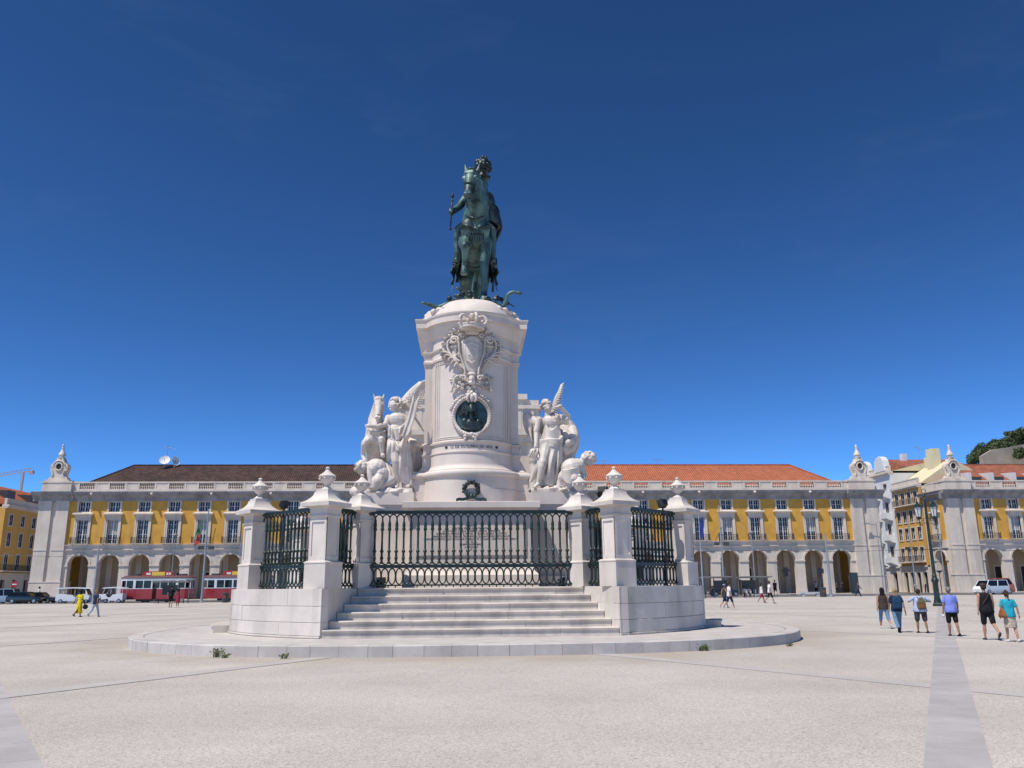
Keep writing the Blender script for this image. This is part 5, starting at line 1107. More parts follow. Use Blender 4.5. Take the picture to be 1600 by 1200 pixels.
def wing(label, x0, sgn, nb, roofmat, garg, ridge_x=None, side_bay=False, depth=18.0, upto=None):
    t = thing('arcaded_building', label, 'building', (x0, 131.0, 0)); t.scale = (sgn, 1, 1)
    end = U0 + BAY*(nb-.5)
    start = U0-BAY/2           # 4.555
    for k in range(nb):
        u = U0+BAY*k; at_ = (u, 0, 0)
        a = obj('arch', BM['arch'], t, at_); obj('archivolt', BM['archivolt'], a); obj('impost', BM['impost'], a)
        w_ = obj('main_window', BM['main_window'], t, at_); obj('pane', BM['main_pane'], w_)
        if (k*7+3) % 5 < 2: obj('blind', BM['blind%d' % (k % 3)], w_)
        w_ = obj('upper_window', BM['upper_window'], t, at_); obj('pane', BM['upper_pane'], w_)
        s_ = obj('window_surround', BM['main_surround'], t, at_); obj('window_hood', BM['hood'], s_); obj('window_surround', BM['upper_surround'], t, at_)
        b_ = obj('balcony', BM['balcony'], t, at_); obj('railing', BM['balcony_rail'], b_)
        p_ = obj('parapet', BM['parapet'], t, at_); obj('balusters', BM['balusters'], p_)
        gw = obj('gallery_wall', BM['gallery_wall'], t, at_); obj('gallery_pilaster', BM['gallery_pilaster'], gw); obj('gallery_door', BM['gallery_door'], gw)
        if garg and k % 2 == 1: obj('gargoyle', BM['gargoyle'], t, at_)
    # plastered wall between the openings
    q = MB(); xs = [start]
    for k in range(nb):
        u = U0+BAY*k
        for z0, z1, hw in ((8.42, 12.1, .80), (13.36, 14.92, .82)): pass
        q.box(start if k == 0 else u-BAY/2, u-.82, 0, .5, 8.42, 15.0); q.box(u+.82, u+BAY/2, 0, .5, 8.42, 15.0)
        q.box(u-.82, u+.82, 0, .5, 12.1, 13.36); q.box(u-.82, u+.82, 0, .5, 14.92, 15.0)
        q.box(u-.82, u-.80, 0, .5, 8.42, 12.1); q.box(u+.80, u+.82, 0, .5, 8.42, 12.1)
        q.box(u-.82, u+.82, .9, 1.0, 8.42, 15.0)
    q.build('plaster_wall', 'yellow_plaster', t)
    q = MB(); q.loft([[(x, a, b) for a, b in ((.9, 7.152), (-.02, 7.152), (-.02, 7.42), (-.22, 7.46), (-.26, 7.60), (-.06, 7.66), (-.06, 8.16), (-.28, 8.22), (-.32, 8.40), (0.0, 8.418), (.9, 8.418))] for x in (4.5, end)]); q.build('string_course', 'facade_stone', t)
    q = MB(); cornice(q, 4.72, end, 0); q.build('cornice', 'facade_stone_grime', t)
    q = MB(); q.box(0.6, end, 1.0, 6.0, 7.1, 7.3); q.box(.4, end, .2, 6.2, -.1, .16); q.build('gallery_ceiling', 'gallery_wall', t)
    # body behind, side wall
    q = MB(); q.box(0.5 if not side_bay else 5.0, end, 6.3, depth, 0, 16.4); q.box(.9 if side_bay else .5, end, 1.05, 6.3 if not side_bay else depth, 7.35, 16.4); q.build('body', 'yellow_plaster', t)
    # corner pavilion
    pd = 3.0 if not side_bay else 1.0
    pv = MB(); pv.box(.35, 4.5, -.06, pd, 2.9, 15.0); pv.box(0.0, 4.72, -.42, pd+.1, 0, .5); pv.box(.05, 4.66, -.38, pd+.05, .5, 2.78); pv.box(-.02, 4.74, -.44, pd+.1, 2.78, 2.95)
    pav = pv.build('corner_pavilion', 'facade_stone', t)
    for a, b in ((.12, 2.02), (2.72, 4.58)):
        p = MB(); p.box(a, b, -.36, .6, 2.95, 14.45); p.box(a-.07, b+.07, -.43, .6, 14.45, 14.62); p.box(a-.05, b+.05, -.40, .6, 14.80, 15.0); p.box(a, b, -.36, .6, 14.62, 14.80); p.box(a-.06, b+.06, -.42, .6, 7.5, 7.66); p.build('pilaster', 'facade_stone', pav)
    p = MB(); p.box(.08, .55, -.30, depth if not side_bay else 1.1, .0, 15.0); p.build('side_pier', 'facade_stone', pav)
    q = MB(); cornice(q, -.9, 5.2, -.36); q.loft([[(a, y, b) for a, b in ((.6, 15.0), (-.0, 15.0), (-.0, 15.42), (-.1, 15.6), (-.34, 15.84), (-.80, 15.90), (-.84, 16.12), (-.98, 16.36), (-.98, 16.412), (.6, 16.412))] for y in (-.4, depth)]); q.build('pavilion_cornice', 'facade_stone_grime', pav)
    q = MB(); q.box(.15, 4.55, -.25, 2.6, 16.413, 17.85); q.box(.05, 4.68, -.33, 2.7, 17.85, 18.08); q.box(.12, .5, 2.6, depth, 16.413, 17.9); q.box(-.1, 3.9, -.45, 2.2, 18.08, 18.35) if False else None
    q.box(.35, 4.0, -.2, 2.0, 18.08, 18.35); q.build('attic_block', 'facade_stone', pav)
    finial(pav, (2.2, .6, 18.35))
    # hipped tiled roof behind the parapet
    ru = ridge_x; e0 = 4.7 if not side_bay else 2.4; zr = 21.9
    rb = 17 if not side_bay else 9.21
    q = MB(); q.add([(e0, 1.2, 17.3), (end, 1.2, 17.3), (end, 9.2, zr), (ru, 9.2, zr), (e0, rb, 17.3), (end, rb, 17.3)], [(0, 1, 2, 3), (3, 2, 5, 4), (0, 3, 4)])
    rf = q.build('roof', roofmat, t)
    q = MB(); q.tube([(ru, 9.2, zr+.02), (end, 9.2, zr+.02)], .16, 6); q.tube([(e0, 1.2, 17.32), (ru, 9.2, zr+.02)], .15, 6); q.build('ridge_tiles', roofmat, rf)
    return t
WL = wing('yellow arcaded building with a dark brown tiled roof, left of the monument', -65.9, 1, 12, 'roof_brown', False, 10.0)
WR = wing('yellow arcaded building with a bright orange tiled roof, right of the monument', 66.8, -1, 12, 'roof_orange', True, 10.3)
WE = wing('yellow arcaded corner building at the right edge with red tiled roof', 78.3, 1, 5, 'roof_red', False, 7.0, True, depth=6.8)
# pale gargoyles also on the left cornice
for k in (0, 2, 4, 6): obj('gargoyle', BM['gargoyle'], WL, (U0+BAY*k+1.2, 0.1, -.05))
# west face of the corner building: one arch and one window bay in the side street
sd = MB(); 
M_ = lambda y: (0.05, y, 0)
for nm in ('arch', 'main_window', 'upper_window', 'main_surround', 'upper_surround', 'hood', 'balcony', 'balcony_rail', 'parapet', 'archivolt', 'impost', 'main_pane', 'upper_pane'):
    o = obj({'main_surround': 'window_surround', 'upper_surround': 'window_surround', 'hood': 'window_hood', 'balcony_rail': 'railing', 'main_pane': 'pane', 'upper_pane': 'pane'}.get(nm, nm), BM[nm], WE, (-0.02, 3.4, 0), -pi/2)
q = MB(); q.box(-.04, .5, 1.1, 2.55, 8.42, 15.0); q.box(-.04, .5, 4.25, 5.7, 8.42, 15.0); q.box(-.04, .5, 2.55, 4.25, 12.1, 13.3); q.build('side_wall', 'yellow_plaster', WE)
q = MB(); q.box(-.03, .5, 5.7, 6.8, 0, 16.4); q.box(-.2, .5, 1.0, 5.7, 7.15, 8.42); q.build('side_pier', 'facade_stone', WE)
# skylight dormers and a white dividing wall on the corner building's roof
for k in range(4):
    q = MB(); q.loft([[(6.0+3.9*k+d, 2.2, 17.8), (6.0+3.9*k+d, 2.2, 19.6), (6.0+3.9*k+d, 6.0, 19.9)] for d in (0, .45)]); q.build('dormer_cheek', 'white_plaster', WE)
    q = MB(); q.box(6.45+3.9*k, 8.2+3.9*k, 2.3, 5.0, 17.6, 18.9); q.build('dormer', 'dark_grey', WE)

# triumphal arch behind the monument: only its flanks show
AR = thing('triumphal_arch', 'tall pale triumphal arch half hidden behind the pedestal', 'arch', (0.4, 130.0, 0))
q = MB(); arch_plate(q, 4.2, 6.0, 12.5, 24.0, 0, 6); q.build('archway', 'facade_stone', AR)
for s in (-1, 1):
    q = MB(); q.box(s*6.0, s*11.6, .2, 6, 0, 24); q.build('flank', 'facade_stone', AR)
    for x in (7.0, 10.2): q = MB(); q.lathe([(.9, 3), (.9, 3.5), (.72, 3.7), (.62, 20.5), (.8, 21), (.9, 21.8), (.9, 22)], 16, (s*x, -.6, 0)); q.box(s*x-1, s*x+1, -1.6, .3, 0, 3); q.build('column', 'facade_stone', AR)
q = MB()
for z0, z1, hx, d in ((24.0, 25.2, 11.9, .3), (25.2, 26.0, 12.5, .9)): q.box(-hx, hx, -d, 6.2, z0, z1)
q.build('entablature', 'facade_stone', AR)
q = MB(); q.box(-11.2, 11.2, .0, 6, 26.0, 29.6); q.box(-11.7, 11.7, -.4, 6.2, 29.6, 30.2); q.box(-11.2, 11.2, 0, 6, 30.2, 31.1); q.box(-8.9, 8.9, -.2, 6, 26.0, 31.1); q.box(-9.3, 9.3, -.6, 6.3, 31.1, 32.0)
for x in range(-10, 11, 2): q.box(x-.35, x+.35, -.25, 0.1, 26.2, 29.5)
q.build('attic', 'facade_stone', AR)
q = MB()
for k in range(14): q.ell((random.uniform(-4.5, 4.5), 2.5, 33+random.random()*1.2), (1.1, 1.0, 1.3), nu=10, nv=8)
q.box(-5.4, 5.4, .5, 5.5, 32, 33); obj('statue_group', sculpt(q, .18, 2, m='facade_stone', name='statue_group'), AR)

# ------------------------------------------------------------------ side-street houses
def row_house(name, label, cat, x, y0, y1, sgn, top, rows, wy, plaster, roof, wall_z=0, roof_h=3.0, balc=(), stone_g=4.5):
    """house whose front is the plane X=x, facing -x for sgn=-1, +x for sgn=+1; windows along y"""
    t = thing(name, label, cat, (x, y0, 0)); L = y1-y0; D = 14.0
    W = MB()
    ys = wy
    hwid = .62
    prev = 0
    for yc in ys + [None]:
        a = prev; b = (yc-hwid) if yc is not None else L
        W.box(0, .5, a, b, stone_g, top); 
        if yc is not None:
            zz = stone_g
            for z0, z1 in rows: W.box(0, .5, yc-hwid, yc+hwid, zz, z0); zz = z1
            W.box(0, .5, yc-hwid, yc+hwid, zz, top); prev = yc+hwid
    W.box(.9, D, 0, L, stone_g, top); W.box(.5, .9, 0, .3, stone_g, top); W.box(.5, .9, L-.3, L, stone_g, top)
    def fin(mb): return mb.xf(Matrix.Diagonal((-sgn, 1, 1, 1))) if sgn > 0 else mb
    fin(W).build('wall', plaster, t)
    G = MB(); G.box(.55, D, 0, L, 0, stone_g)
    pr = 0
    for yc in ys: G.box(-.06, .5, pr, yc-.7, 0, stone_g); G.box(-.06, .5, yc-.7, yc+.7, 3.4, stone_g); pr = yc+.7
    G.box(-.06, .5, pr, L, 0, stone_g); G.box(-.3, .5, 0, L, stone_g-.25, stone_g+.02); fin(G).build('ground_floor', 'facade_stone', t)
    for yc in ys:
        q = MB(); q.box(.35, .4, yc-.7, yc+.7, 0, 3.4); fin(q).build('shop_door', 'dark_inside', t)
        for i, (z0, z1) in enumerate(rows):
            q = MB(); q.box(-.08, .2, yc-hwid-.16, yc-hwid, z0-.16, z1+.16); q.box(-.08, .2, yc+hwid, yc+hwid+.16, z0-.16, z1+.16); q.box(-.08, .2, yc-hwid, yc+hwid, z1, z1+.16); q.box(-.1, .2, yc-hwid, yc+hwid, z0-.16, z0)
            fr_ = fin(q).build('window', 'facade_stone', t)
            q = MB(); q.box(.18, .24, yc-hwid, yc-hwid+.09, z0, z1); q.box(.18, .24, yc+hwid-.09, yc+hwid, z0, z1); q.box(.18, .24, yc-.05, yc+.05, z0, z1)
            for zz in (z0+.04, z0+(z1-z0)*.45, z1-.06): q.box(.185, .235, yc-hwid+.09, yc+hwid-.09, zz-.04, zz+.04)
            fin(q).build('sash', 'window_paint', fr_)
            q = MB(); q.box(.25, .26, yc-hwid, yc+hwid, z0, z1); fin(q).build('pane', 'glass', fr_)
    for i in balc:
        z = rows[i][0]-.1; q = MB(); q.box(-.75, 0, .3, L-.3, z-.18, z); fin(q).build('balcony', 'facade_stone', t)
        q = MB(); q.box(-.74, -.70, .3, L-.3, z+.95, z+1.0); [q.box(-.735, -.705, y_, y_+.03, z, z+.96) for y_ in [.32+.16*k for k in range(int((L-.7)/.16))]]; fin(q).build('balcony_rail', 'black_iron', t)
    q = MB(); q.box(-.55, .6, -.05, L+.05, top, top+.35); q.box(-.3, .6, -.02, L+.02, top-.25, top); q.box(-.1, .3, 0, L, top+.35, top+1.25); q.box(-.16, .36, 0, L, top+1.25, top+1.4); fin(q).build('cornice', 'facade_stone', t)
    q = MB(); q.add([(.4, 0, top+.4), (.4, L, top+.4), (D*.5, L, top+.4+roof_h), (D*.5, 0, top+.4+roof_h), (D, 0, top+.4), (D, L, top+.4)], [(0, 1, 2, 3), (3, 2, 5, 4), (0, 3, 4), (1, 5, 2)]); rf = fin(q).build('roof', roof, t)
    return t, rf, fin
h1, rf, fin = row_house('corner_house', 'yellow five-storey house in the right side street, balconies and cream roof', 'house', 78.0, 138.0, 146.8, -1, 18.0, [(5.3, 7.6), (9.0, 11.0), (12.0, 14.0), (15.1, 17.2)], [1.2, 3.3, 5.4, 7.5], 'orange_plaster', 'cream_plaster', roof_h=4.2, balc=(0, 3))
q = MB(); q.box(5, 6.5, 3, 5, 20, 25.0); q.build('chimney', 'cream_plaster', rf); q = MB(); q.box(6.0, 7.2, 6.0, 7.6, 20, 24.0); q.build('chimney', 'cream_plaster', rf)
h2, rf2, fin = row_house('white_house', 'tall ornate white house with bay balconies at the far end of the right street', 'house', 78.0, 147.0, 161, -1, 21.4, [(5.6, 8.2), (9.6, 12.2), (13.6, 16.2), (17.6, 19.6)], [2.2, 6.0, 9.8], 'white_plaster', 'cream_plaster', roof_h=1.5, balc=())
for z in (5.2, 9.2, 13.2, 17.2):
    for yy in (2.2, 6.0, 9.8): q = MB(); q.loft([[(x, y, zz) for x, y in ((0, yy-1.5), (-.9*k_, yy-1.0), (-.9*k_, yy+1.0), (0, yy+1.5))] for zz, k_ in ((z-.5, .4), (z-.1, 1.0), (z, 1.05), (z+1.0, 1.05))]); q.build('bay_balcony', 'white_plaster', h2)
for yy, s in ((3, 1.0), (9.5, 1.0)):
    q = MB(); q.prism([(yy-2, 22.0), (yy+2, 22.0), (yy+1.5, 24.0), (yy+.9, 24.6), (yy, 24.9), (yy-.9, 24.6), (yy-1.5, 24.0)], -.4, .8, 'x'); q.build('gable', 'white_plaster', h2)
h3, rf3, fin = row_house('long_house', 'ochre house with red tiled roof beyond the left side street', 'house', -77.4, 143.0, 178.0, 1, 15.4, [(5.0, 7.6), (8.9, 11.2), (12.4, 14.2)], [2.0+3.75*k for k in range(9)], 'orange_plaster', 'roof_orange', roof_h=4.2, balc=(0,))
for k in range(4): q = MB(); q.loft([[(2.2, 4.0+8*k, 17.0), (2.2, 6.6+8*k, 17.0), (2.2, 6.6+8*k, 18.6), (2.2, 4+8*k, 18.6)], [(5.2, 4.0+8*k, 18.4), (5.2, 6.6+8*k, 18.4), (5.2, 6.6+8*k, 18.7), (5.2, 4+8*k, 18.7)]]); fin(q).build('dormer', 'dark_grey', rf3)
# plain houses that close the gaps behind
def plain_house(label, x0, x1, y0, y1, top, m, roof, rh):
    t = thing('town_house', label, 'house', (x0, y0, 0)); W_, L = x1-x0, y1-y0
    q = MB(); q.box(0, W_, 0, L, 0, top); q.build('wall', m, t)
    q = MB(); q.add([(-.3, -.3, top), (W_+.3, -.3, top), (W_+.3, L+.3, top), (-.3, L+.3, top), (0, L/2, top+rh), (W_, L/2, top+rh)], [(0, 1, 5, 4), (2, 3, 4, 5), (0, 4, 3), (1, 2, 5)]); rf = q.build('roof', roof, t)
    for k in range(int(W_/3)):
        for z in (top-2.6, top-5.8): q = MB(); q.box(1.0+3*k, 2.1+3*k, -.05, .02, z, z+1.7); f_ = q.build('window', 'window_paint', t); p = MB(); p.box(1.08+3*k, 2.02+3*k, -.06, -.052, z+.08, z+1.62); p.build('pane', 'glass', f_)
    q = MB(); q.box(W_*.2, W_*.2+1, L*.4, L*.4+1, top, top+rh+1); q.build('chimney', m, rf)
plain_house('white house with gable roof behind the corner building', 84, 97, 152, 166, 23.2, 'white_plaster', 'roof_red', 2.5)
plain_house('low white house with terrace roof beside the castle hill', 98, 118, 152, 170, 21.0, 'white_plaster', 'roof_red', 2.0)
plain_house('house with red roof far behind the left side street', -76, -62, 185, 200, 20.0, 'cream_plaster', 'roof_orange', 3.0)

# dishes, aerials on the roofs
def dish(label, loc, r, yawd, pit):
    t = thing('satellite_dish', label, 'dish', loc, 0, 'satellite dishes on the left roof'); M = (RZ(yawd) @ RX(pit)).to_4x4(); M.translation = Vector((0, 0, r*1.0))
    q = MB(); q.loft([[(rr*cos(2*pi*j/24), rr*sin(2*pi*j/24), zz) for j in range(24)] for rr, zz in ((.02, 0), (r*.4, .05*r), (r*.75, .16*r), (r, .3*r), (r, .27*r), (r*.75, .12*r), (.02, -.04))]); q.xf(M).build('reflector', 'white_paint', t, True)
    q = MB(); q.tube([M @ Vector((0, 0, 0)), M @ Vector((0, 0, .8*r))], .05, 6); q.xf(Matrix()).build('feed_arm', 'galvanised', t); q = MB(); q.lathe([(.1, -1.2), (.1, r)], 8); q.build('mast', 'galvanised', t)
d0 = at(258, 727, 139.5); dish('large white satellite dish on the brown roof facing the square', (d0.x, 139.2, 21.7), .85, 8, 62); dish('white satellite dish turned sideways on the brown roof', (d0.x+1.5, 139.6, 21.7), .8, 60, 75)
def aerial(label, p, hgt):
    t = thing('aerial', label, 'aerial', p, 0, 'roof aerials'); q = MB(); q.lathe([(.04, 0), (.04, hgt)], 6); q.build('mast', 'galvanised', t)
    q = MB(); q.tube([(-.9, 0, hgt*.95), (1.2, 0, hgt*.80)], .03, 5)
    for k in range(7): x = -.8+.3*k; q.tube([(x, -.3, hgt*.945-.072*k*hgt*.16), (x, .3, hgt*.945-.072*k*hgt*.16)], .02, 5)
    q.build('yagi', 'galvanised', t)
aerial('television aerial above the dishes on the brown roof', (d0.x, 140.0, 21.8), 3.6); aerial('thin aerial on the orange roof nearest the statue', (at(944, 724, 140).x, 140.2, 21.8), 1.0); aerial('thin aerial on the orange roof further right', (at(1028, 724, 140).x, 140.2, 21.8), 1.2)
aerial('television aerial on the cream roof of the yellow house', (84, 147, 22.5), 4.0)

# tower crane far left
t = thing('tower_crane', 'red and white tower crane above the roofs at the far left', 'crane', tuple(at(36, 740, 420))[:2]+(0,)); q = MB(); zt = at(36, 738, 420).z
q.box(-.5, .5, -.5, .5, 0, zt); 
for k in range(int(zt/1.5)): pass
q.build('mast', 'crane', t); q = MB()
q.box(-42, 5, -.22, .22, zt-.2, zt+.15); q.box(-42, 5, -.22, .22, zt+1.3, zt+1.5); [q.tube([(-42+2*k, 0, zt), (-41+2*k, 0, zt+1.4), (-40+2*k, 0, zt)], .12, 4) for k in range(23)]; q.box(3, 5, -1, 1, zt-1.5, zt); j = q.build('jib', 'crane', t); j.rotation_euler = (0, R(-10), 0); j.location = (zt*sin(R(10)), 0, zt-zt*cos(R(10)))

# ------------------------------------------------------------------ castle hill with trees
def hill_h(x, y): 
    return 74*math.exp(-((x-345)/120)**2-((y-470)/90)**2)
q = MB(); nx, ny = 44, 34; vs = []
for i in range(nx):
    for j in range(ny):
        x = 160+8.5*i; y = 290+11*j; vs.append((x, y, hill_h(x, y)+3*noise.noise(Vector((x*.03, y*.03, 0)))-2))
q.add(vs, [(i*ny+j, (i+1)*ny+j, (i+1)*ny+j+1, i*ny+j+1) for i in range(nx-1) for j in range(ny-1)]); struct(q.build('hill', 'earth', None, 'all'), 'castle hill rising behind the roofs on the right')
cw = thing('castle_wall', 'brown stone castle wall on the wooded hill', 'wall', (0, 0, 0)); q = MB()
pts = [at(x, y, 400) for x, y in ((1535, 712), (1552, 702), (1575, 699), (1600, 694), (1640, 690))]
for a, b in zip(pts, pts[1:]): q.loft([[(p.x, 400, 20), (p.x, 403, 20), (p.x, 403, p.z), (p.x, 400, p.z)] for p in (a, b)])
q.build('rampart', 'castle_stone', cw)
# stone pines: each a trunk with a leafy crown
def leaf_cloud(mb, c, r, n, s, rn):
    for k in range(n):
        d = Vector((rn.gauss(0, 1), rn.gauss(0, 1), rn.gauss(0, 1))).normalized()*(rn.random()**.33)
        p = Vector(c)+Vector((d.x*r[0], d.y*r[1], d.z*r[2])); a = Vector((rn.uniform(-1, 1), rn.uniform(-1, 1), rn.uniform(-1, 1))).normalized()*s; b = a.cross(Vector((rn.uniform(-1, 1), rn.uniform(-1, 1), rn.uniform(-1, 1)))).normalized()*s
        mb.add([p-a-b, p+a-b*.6, p+a*.7+b, p-a*.8+b*.8], [(0, 1, 2, 3)])
tr = random.Random(17)
CROWNS = []
for v in range(4):
    mb = MB()
    for k in range(9): leaf_cloud(mb, (tr.uniform(-4.5, 4.5), tr.uniform(-4, 4), tr.uniform(7, 11)), (tr.uniform(2.2, 3.4), tr.uniform(2.2, 3.4), tr.uniform(1.6, 2.4)), 150, .42, tr)
    tk = MB(); tk.limb([(0, 0, -3), (.3, 0, 3), (.2, .2, 7), (0, 0, 9)], [.5, .4, .3, .2]); [tk.cap((.2, .2, 6), (tr.uniform(-3.5, 3.5), tr.uniform(-3, 3), 9), .2, .1, 6) for _ in range(5)]
    CROWNS.append((mb.mesh('crown', 'leaf_dark'), tk.mesh('trunk', 'bark', 'all')))
tp_ = [(1526, 700), (1533, 692), (1541, 690), (1549, 686), (1557, 690), (1563, 684), (1571, 680), (1578, 676), (1586, 673), (1594, 672), (1601, 670), (1609, 671), (1617, 672), (1568, 692), (1582, 688), (1596, 686), (1606, 684), (1522, 708), (1531, 706), (1540, 704), (1546, 708), (1595, 706), (1602, 700), (1520, 714)]
for i, (px, py) in enumerate(tp_):
    Y = 440 if py < 690 else 425
    if px > 1590 and py > 695: Y = 392
    p = at(px+8, py+2, Y); t = thing('hill_tree', 'dark evergreen tree in the wood on the castle hill', 'tree', (p.x, p.y, p.z-9.0), tr.uniform(0, 6), 'dark trees crowding the castle hill'); c_, k_ = CROWNS[i % 4]; obj('crown', c_, t); obj('trunk', k_, t)
    s_ = tr.uniform(.7, 1.0); t.scale = (s_, s_, s_)

# ================================================================== STREET FURNITURE
def gnd(px, py, z=0.0):
    d = fw + rt*((px-800)/F_PX) - up*((py-600)/F_PX); k = (z-CAM_H)/d.z
    return Vector((0, 0, CAM_H)) + d*k
# twin lantern post
lp = gnd(1466, 947); LP = thing('street_lamp', 'tall green iron lamp post with twin lanterns', 'street lamp', (lp.x, lp.y, 0), R(-28))
q = MB(); q.sq([(.34, 0), (.34, .14), (.30, .2)]); q.lathe([(.28, .2), (.25, .3), (.22, .45), (.19, .7), (.18, 1.6), (.20, 1.68), (.25, 1.76), (.25, 1.84), (.19, 1.92), (.15, 2.1)], 16, flute=8, fl=.03); q.build('base', 'green_iron', LP, True)
q = MB(); q.lathe([(.15, 2.1), (.18, 2.16), (.125, 2.25), (.115, 3.5), (.095, 6.2), (.12, 6.26), (.10, 6.34), (.075, 7.6), (.10, 7.7), (.05, 7.8), (.10, 7.95), (.02, 8.15)], 14); q.build('post', 'green_iron', LP, True)
q = MB(); q.tube([(.14*cos(2*pi*k/14), 0, 8.28+.16*sin(2*pi*k/14)) for k in range(15)], .025, 6); q.build('top_ring', 'green_iron', LP, True)
for s in (-1, 1):
    q = MB(); q.tube(spline([(s*.08, 0, 5.9), (s*.25, 0, 5.95), (s*.42, 0, 5.75), (s*.52, 0, 6.0)], 6), .03, 6); q.tube([(s*.05, 0, 6.3), (s*.62, 0, 6.22)], .03, 6); q.tube(spline([(s*.2, 0, 6.25), (s*.3, 0, 6.05), (s*.4, 0, 6.2)], 5), .022, 6); q.tube([(s*.52, 0, 5.55), (s*.52, 0, 6.3)], .03, 6); q.ell((s*.52, 0, 5.52), .06)
    a_ = q.build('arm', 'green_iron', LP, True)
    q = MB(); q.loft([[(s*.52+r*cos(pi/3*j+.3), r*sin(pi/3*j+.3), z) for j in range(6)] for r, z in ((.16, 6.40), (.27, 7.08))]); q.build('lantern_glass', 'lamp_glass', a_)
    q = MB(); q.loft([[(s*.52+r*cos(pi/3*j+.3), r*sin(pi/3*j+.3), z) for j in range(6)] for r, z in ((.33, 7.08), (.33, 7.13), (.21, 7.30), (.11, 7.37), (.11, 7.45), (.03, 7.54))])
    for j in range(6): c, s2 = cos(pi/3*j+.3), sin(pi/3*j+.3); q.tube([(s*.52+.17*c, .17*s2, 6.38), (s*.52+.28*c, .28*s2, 7.1)], .022, 5)
    q.lathe([(.05, 6.2), (.18, 6.36), (.18, 6.40)], 6, (s*.52, 0, 0)); q.build('lantern_cage', 'green_iron', a_)
# plain tram and light poles
def pole(label, px, py_top, Y, r=.10, head=None, z0=0.0):
    b = at(px, 925, Y); top = at(px, py_top, Y).z
    t = thing('metal_pole', label, 'pole', (b.x, Y, z0), 0, 'grey poles along the road'); q = MB(); q.lathe([(r*1.9, 0), (r*1.9, .12), (r*1.1, .2), (r, 1.2), (r*.55, top)], 10); q.build('shaft', 'galvanised', t, True)
    if head == 'arm': q = MB(); q.tube([(0, 0, top-.6), (-1.4, 0, top-.3)], .05, 6); q.box(-2.0, -1.2, -.15, .15, top-.38, top-.22); q.build('lamp_head', 'grey_paint', t)
    if head == 'box': q = MB(); q.box(-.9, -.3, -.2, .2, top*.56, top*.56+.35); q.box(.35, 1.0, -.2, .2, top*.56, top*.56+.35); q.box(-.9, 1.0, -.04, .04, top*.56+.35, top*.56+.43); q.build('floodlight', 'dark_grey', t)
    if head == 'lamp': q = MB(); q.ell((0, 0, top), (.35, .35, .22)); q.build('lamp_head', 'grey_paint', t, 'all')
    return t
pole('thin grey pole in the left side street', 46, 820, 134, .09)
pole('tall grey pole between the two white tuk-tuks', 147, 852, 106, .16)
pole('grey lamp pole rising behind the first tram', 266, 836, 118, .1, 'lamp')
pole('tall grey pole between the two trams', 316, 795, 107, .15, 'box')
pole('grey pole just left of the far left pillar', 371, 835, 112, .1)
pole('grey flagpole just right of the far right pillar', 1099, 800, 100, .12)
pole('tall grey pole behind the walking couple', 1132, 790, 106, .14, 'box')
pole('slim lamp pole behind the right bus shelter', 1181, 832, 116, .1, 'lamp')
pole('pale tapering pole before the last arches on the right', 1298, 836, 104, .17)
pole('lamp pole with side arms before the yellow side-street house', 1432, 806, 128, .11, 'box')
pole('lamp pole before the white side-street house', 1381, 815, 130, .10, 'arm')
pole('grey pole in front of the corner building', 1479, 830, 121, .11)
# flags on their poles
def flag(label, px, py, Y, cols, sw):
    p = at(px, py, Y); t = thing('flag', label, 'flag', (p.x, Y, p.z)); 
    n = len(cols)
    for i, c in enumerate(cols):
        q = MB(); rows = []
        for a in range(9):
            v = a/8; rows.append([(sw*(.05+.42*v)*(0.6+.4*(b/6)) + .05*sin(v*9+b), .12*sin(b*1.3+v*5+i), -(i+b/6.0)*2.4/n - .55*v) for b in range(7)])
        q.loft(rows, cap=False, closed=False); q.build('cloth', c, t, 'all')
flag('limp green and red flag hanging before the left facade', 315, 818, 106.7, ['flag_green', 'flag_red'], -1.6)
flag('limp dark blue flag hanging right of the far right pillar', 1099, 806, 99.8, ['flag_blue'], -1.3)
# balcony flags
for lab, px, py, c in (('dark flag slanting from a left balcony', 331, 838, 'black_iron'), ('dark flag slanting from a right balcony', 1117, 836, 'flag_blue')):
    p = at(px, py, 130); t = thing('balcony_flag', lab, 'flag', (p.x, 130.3, p.z-1.0)); q = MB(); q.tube([(0, 0, 0), (.9, -1.6, 2.2)], .04, 6); q.build('staff', 'dark_grey', t); q = MB(); q.loft([[(.45+.06*b, -.8-.2*b+.1*sin(a), 1.1+.27*b-1.4*a/5) for b in range(5)] for a in range(6)], cap=False, closed=False); q.build('cloth', c, t, 'all')
# bus shelters
def shelter(label, x0px, x1px, Y, panel):
    a, b = at(x0px, 930, Y).x, at(x1px, 930, Y).x; t = thing('bus_shelter', label, 'shelter', ((a+b)/2, Y, 0), 0, 'grey bus shelters'); L = (b-a)/2
    q = MB(); q.loft([[(x, y, z) for y, z in ((-.8, 2.55), (.9, 2.42), (.9, 2.5), (-.8, 2.64))] for x in (-L-.2, L+.2)]); q.build('roof', 'grey_paint', t)
    for x in (-L, L, 0): 
        q = MB(); q.box(x-.05, x+.05, .6, .7, 0, 2.45); q.build('post', 'grey_paint', t)
    q = MB(); q.box(-L, -L+.04, -.6, .6, .3, 2.2); q.build('side_glass', 'glass', t)
    q = MB(); q.box(panel-.9, panel+.9, .58, .66, 1.0, 2.15); q.build('notice_board', 'dark_grey', t); q = MB(); q.box(-L*.8, L*.8, .1, .45, .42, .48); q.box(-L*.75, -L*.75+.06, .2, .4, 0, .42); q.box(L*.75, L*.75+.06, .2, .4, 0, .42); q.build('bench', 'dark_grey', t)
shelter('grey bus shelter in front of the first tram', 240, 292, 104, -.3)
shelter('dark-framed bus shelter right of the far right pillar', 1098, 1140, 105, .8)
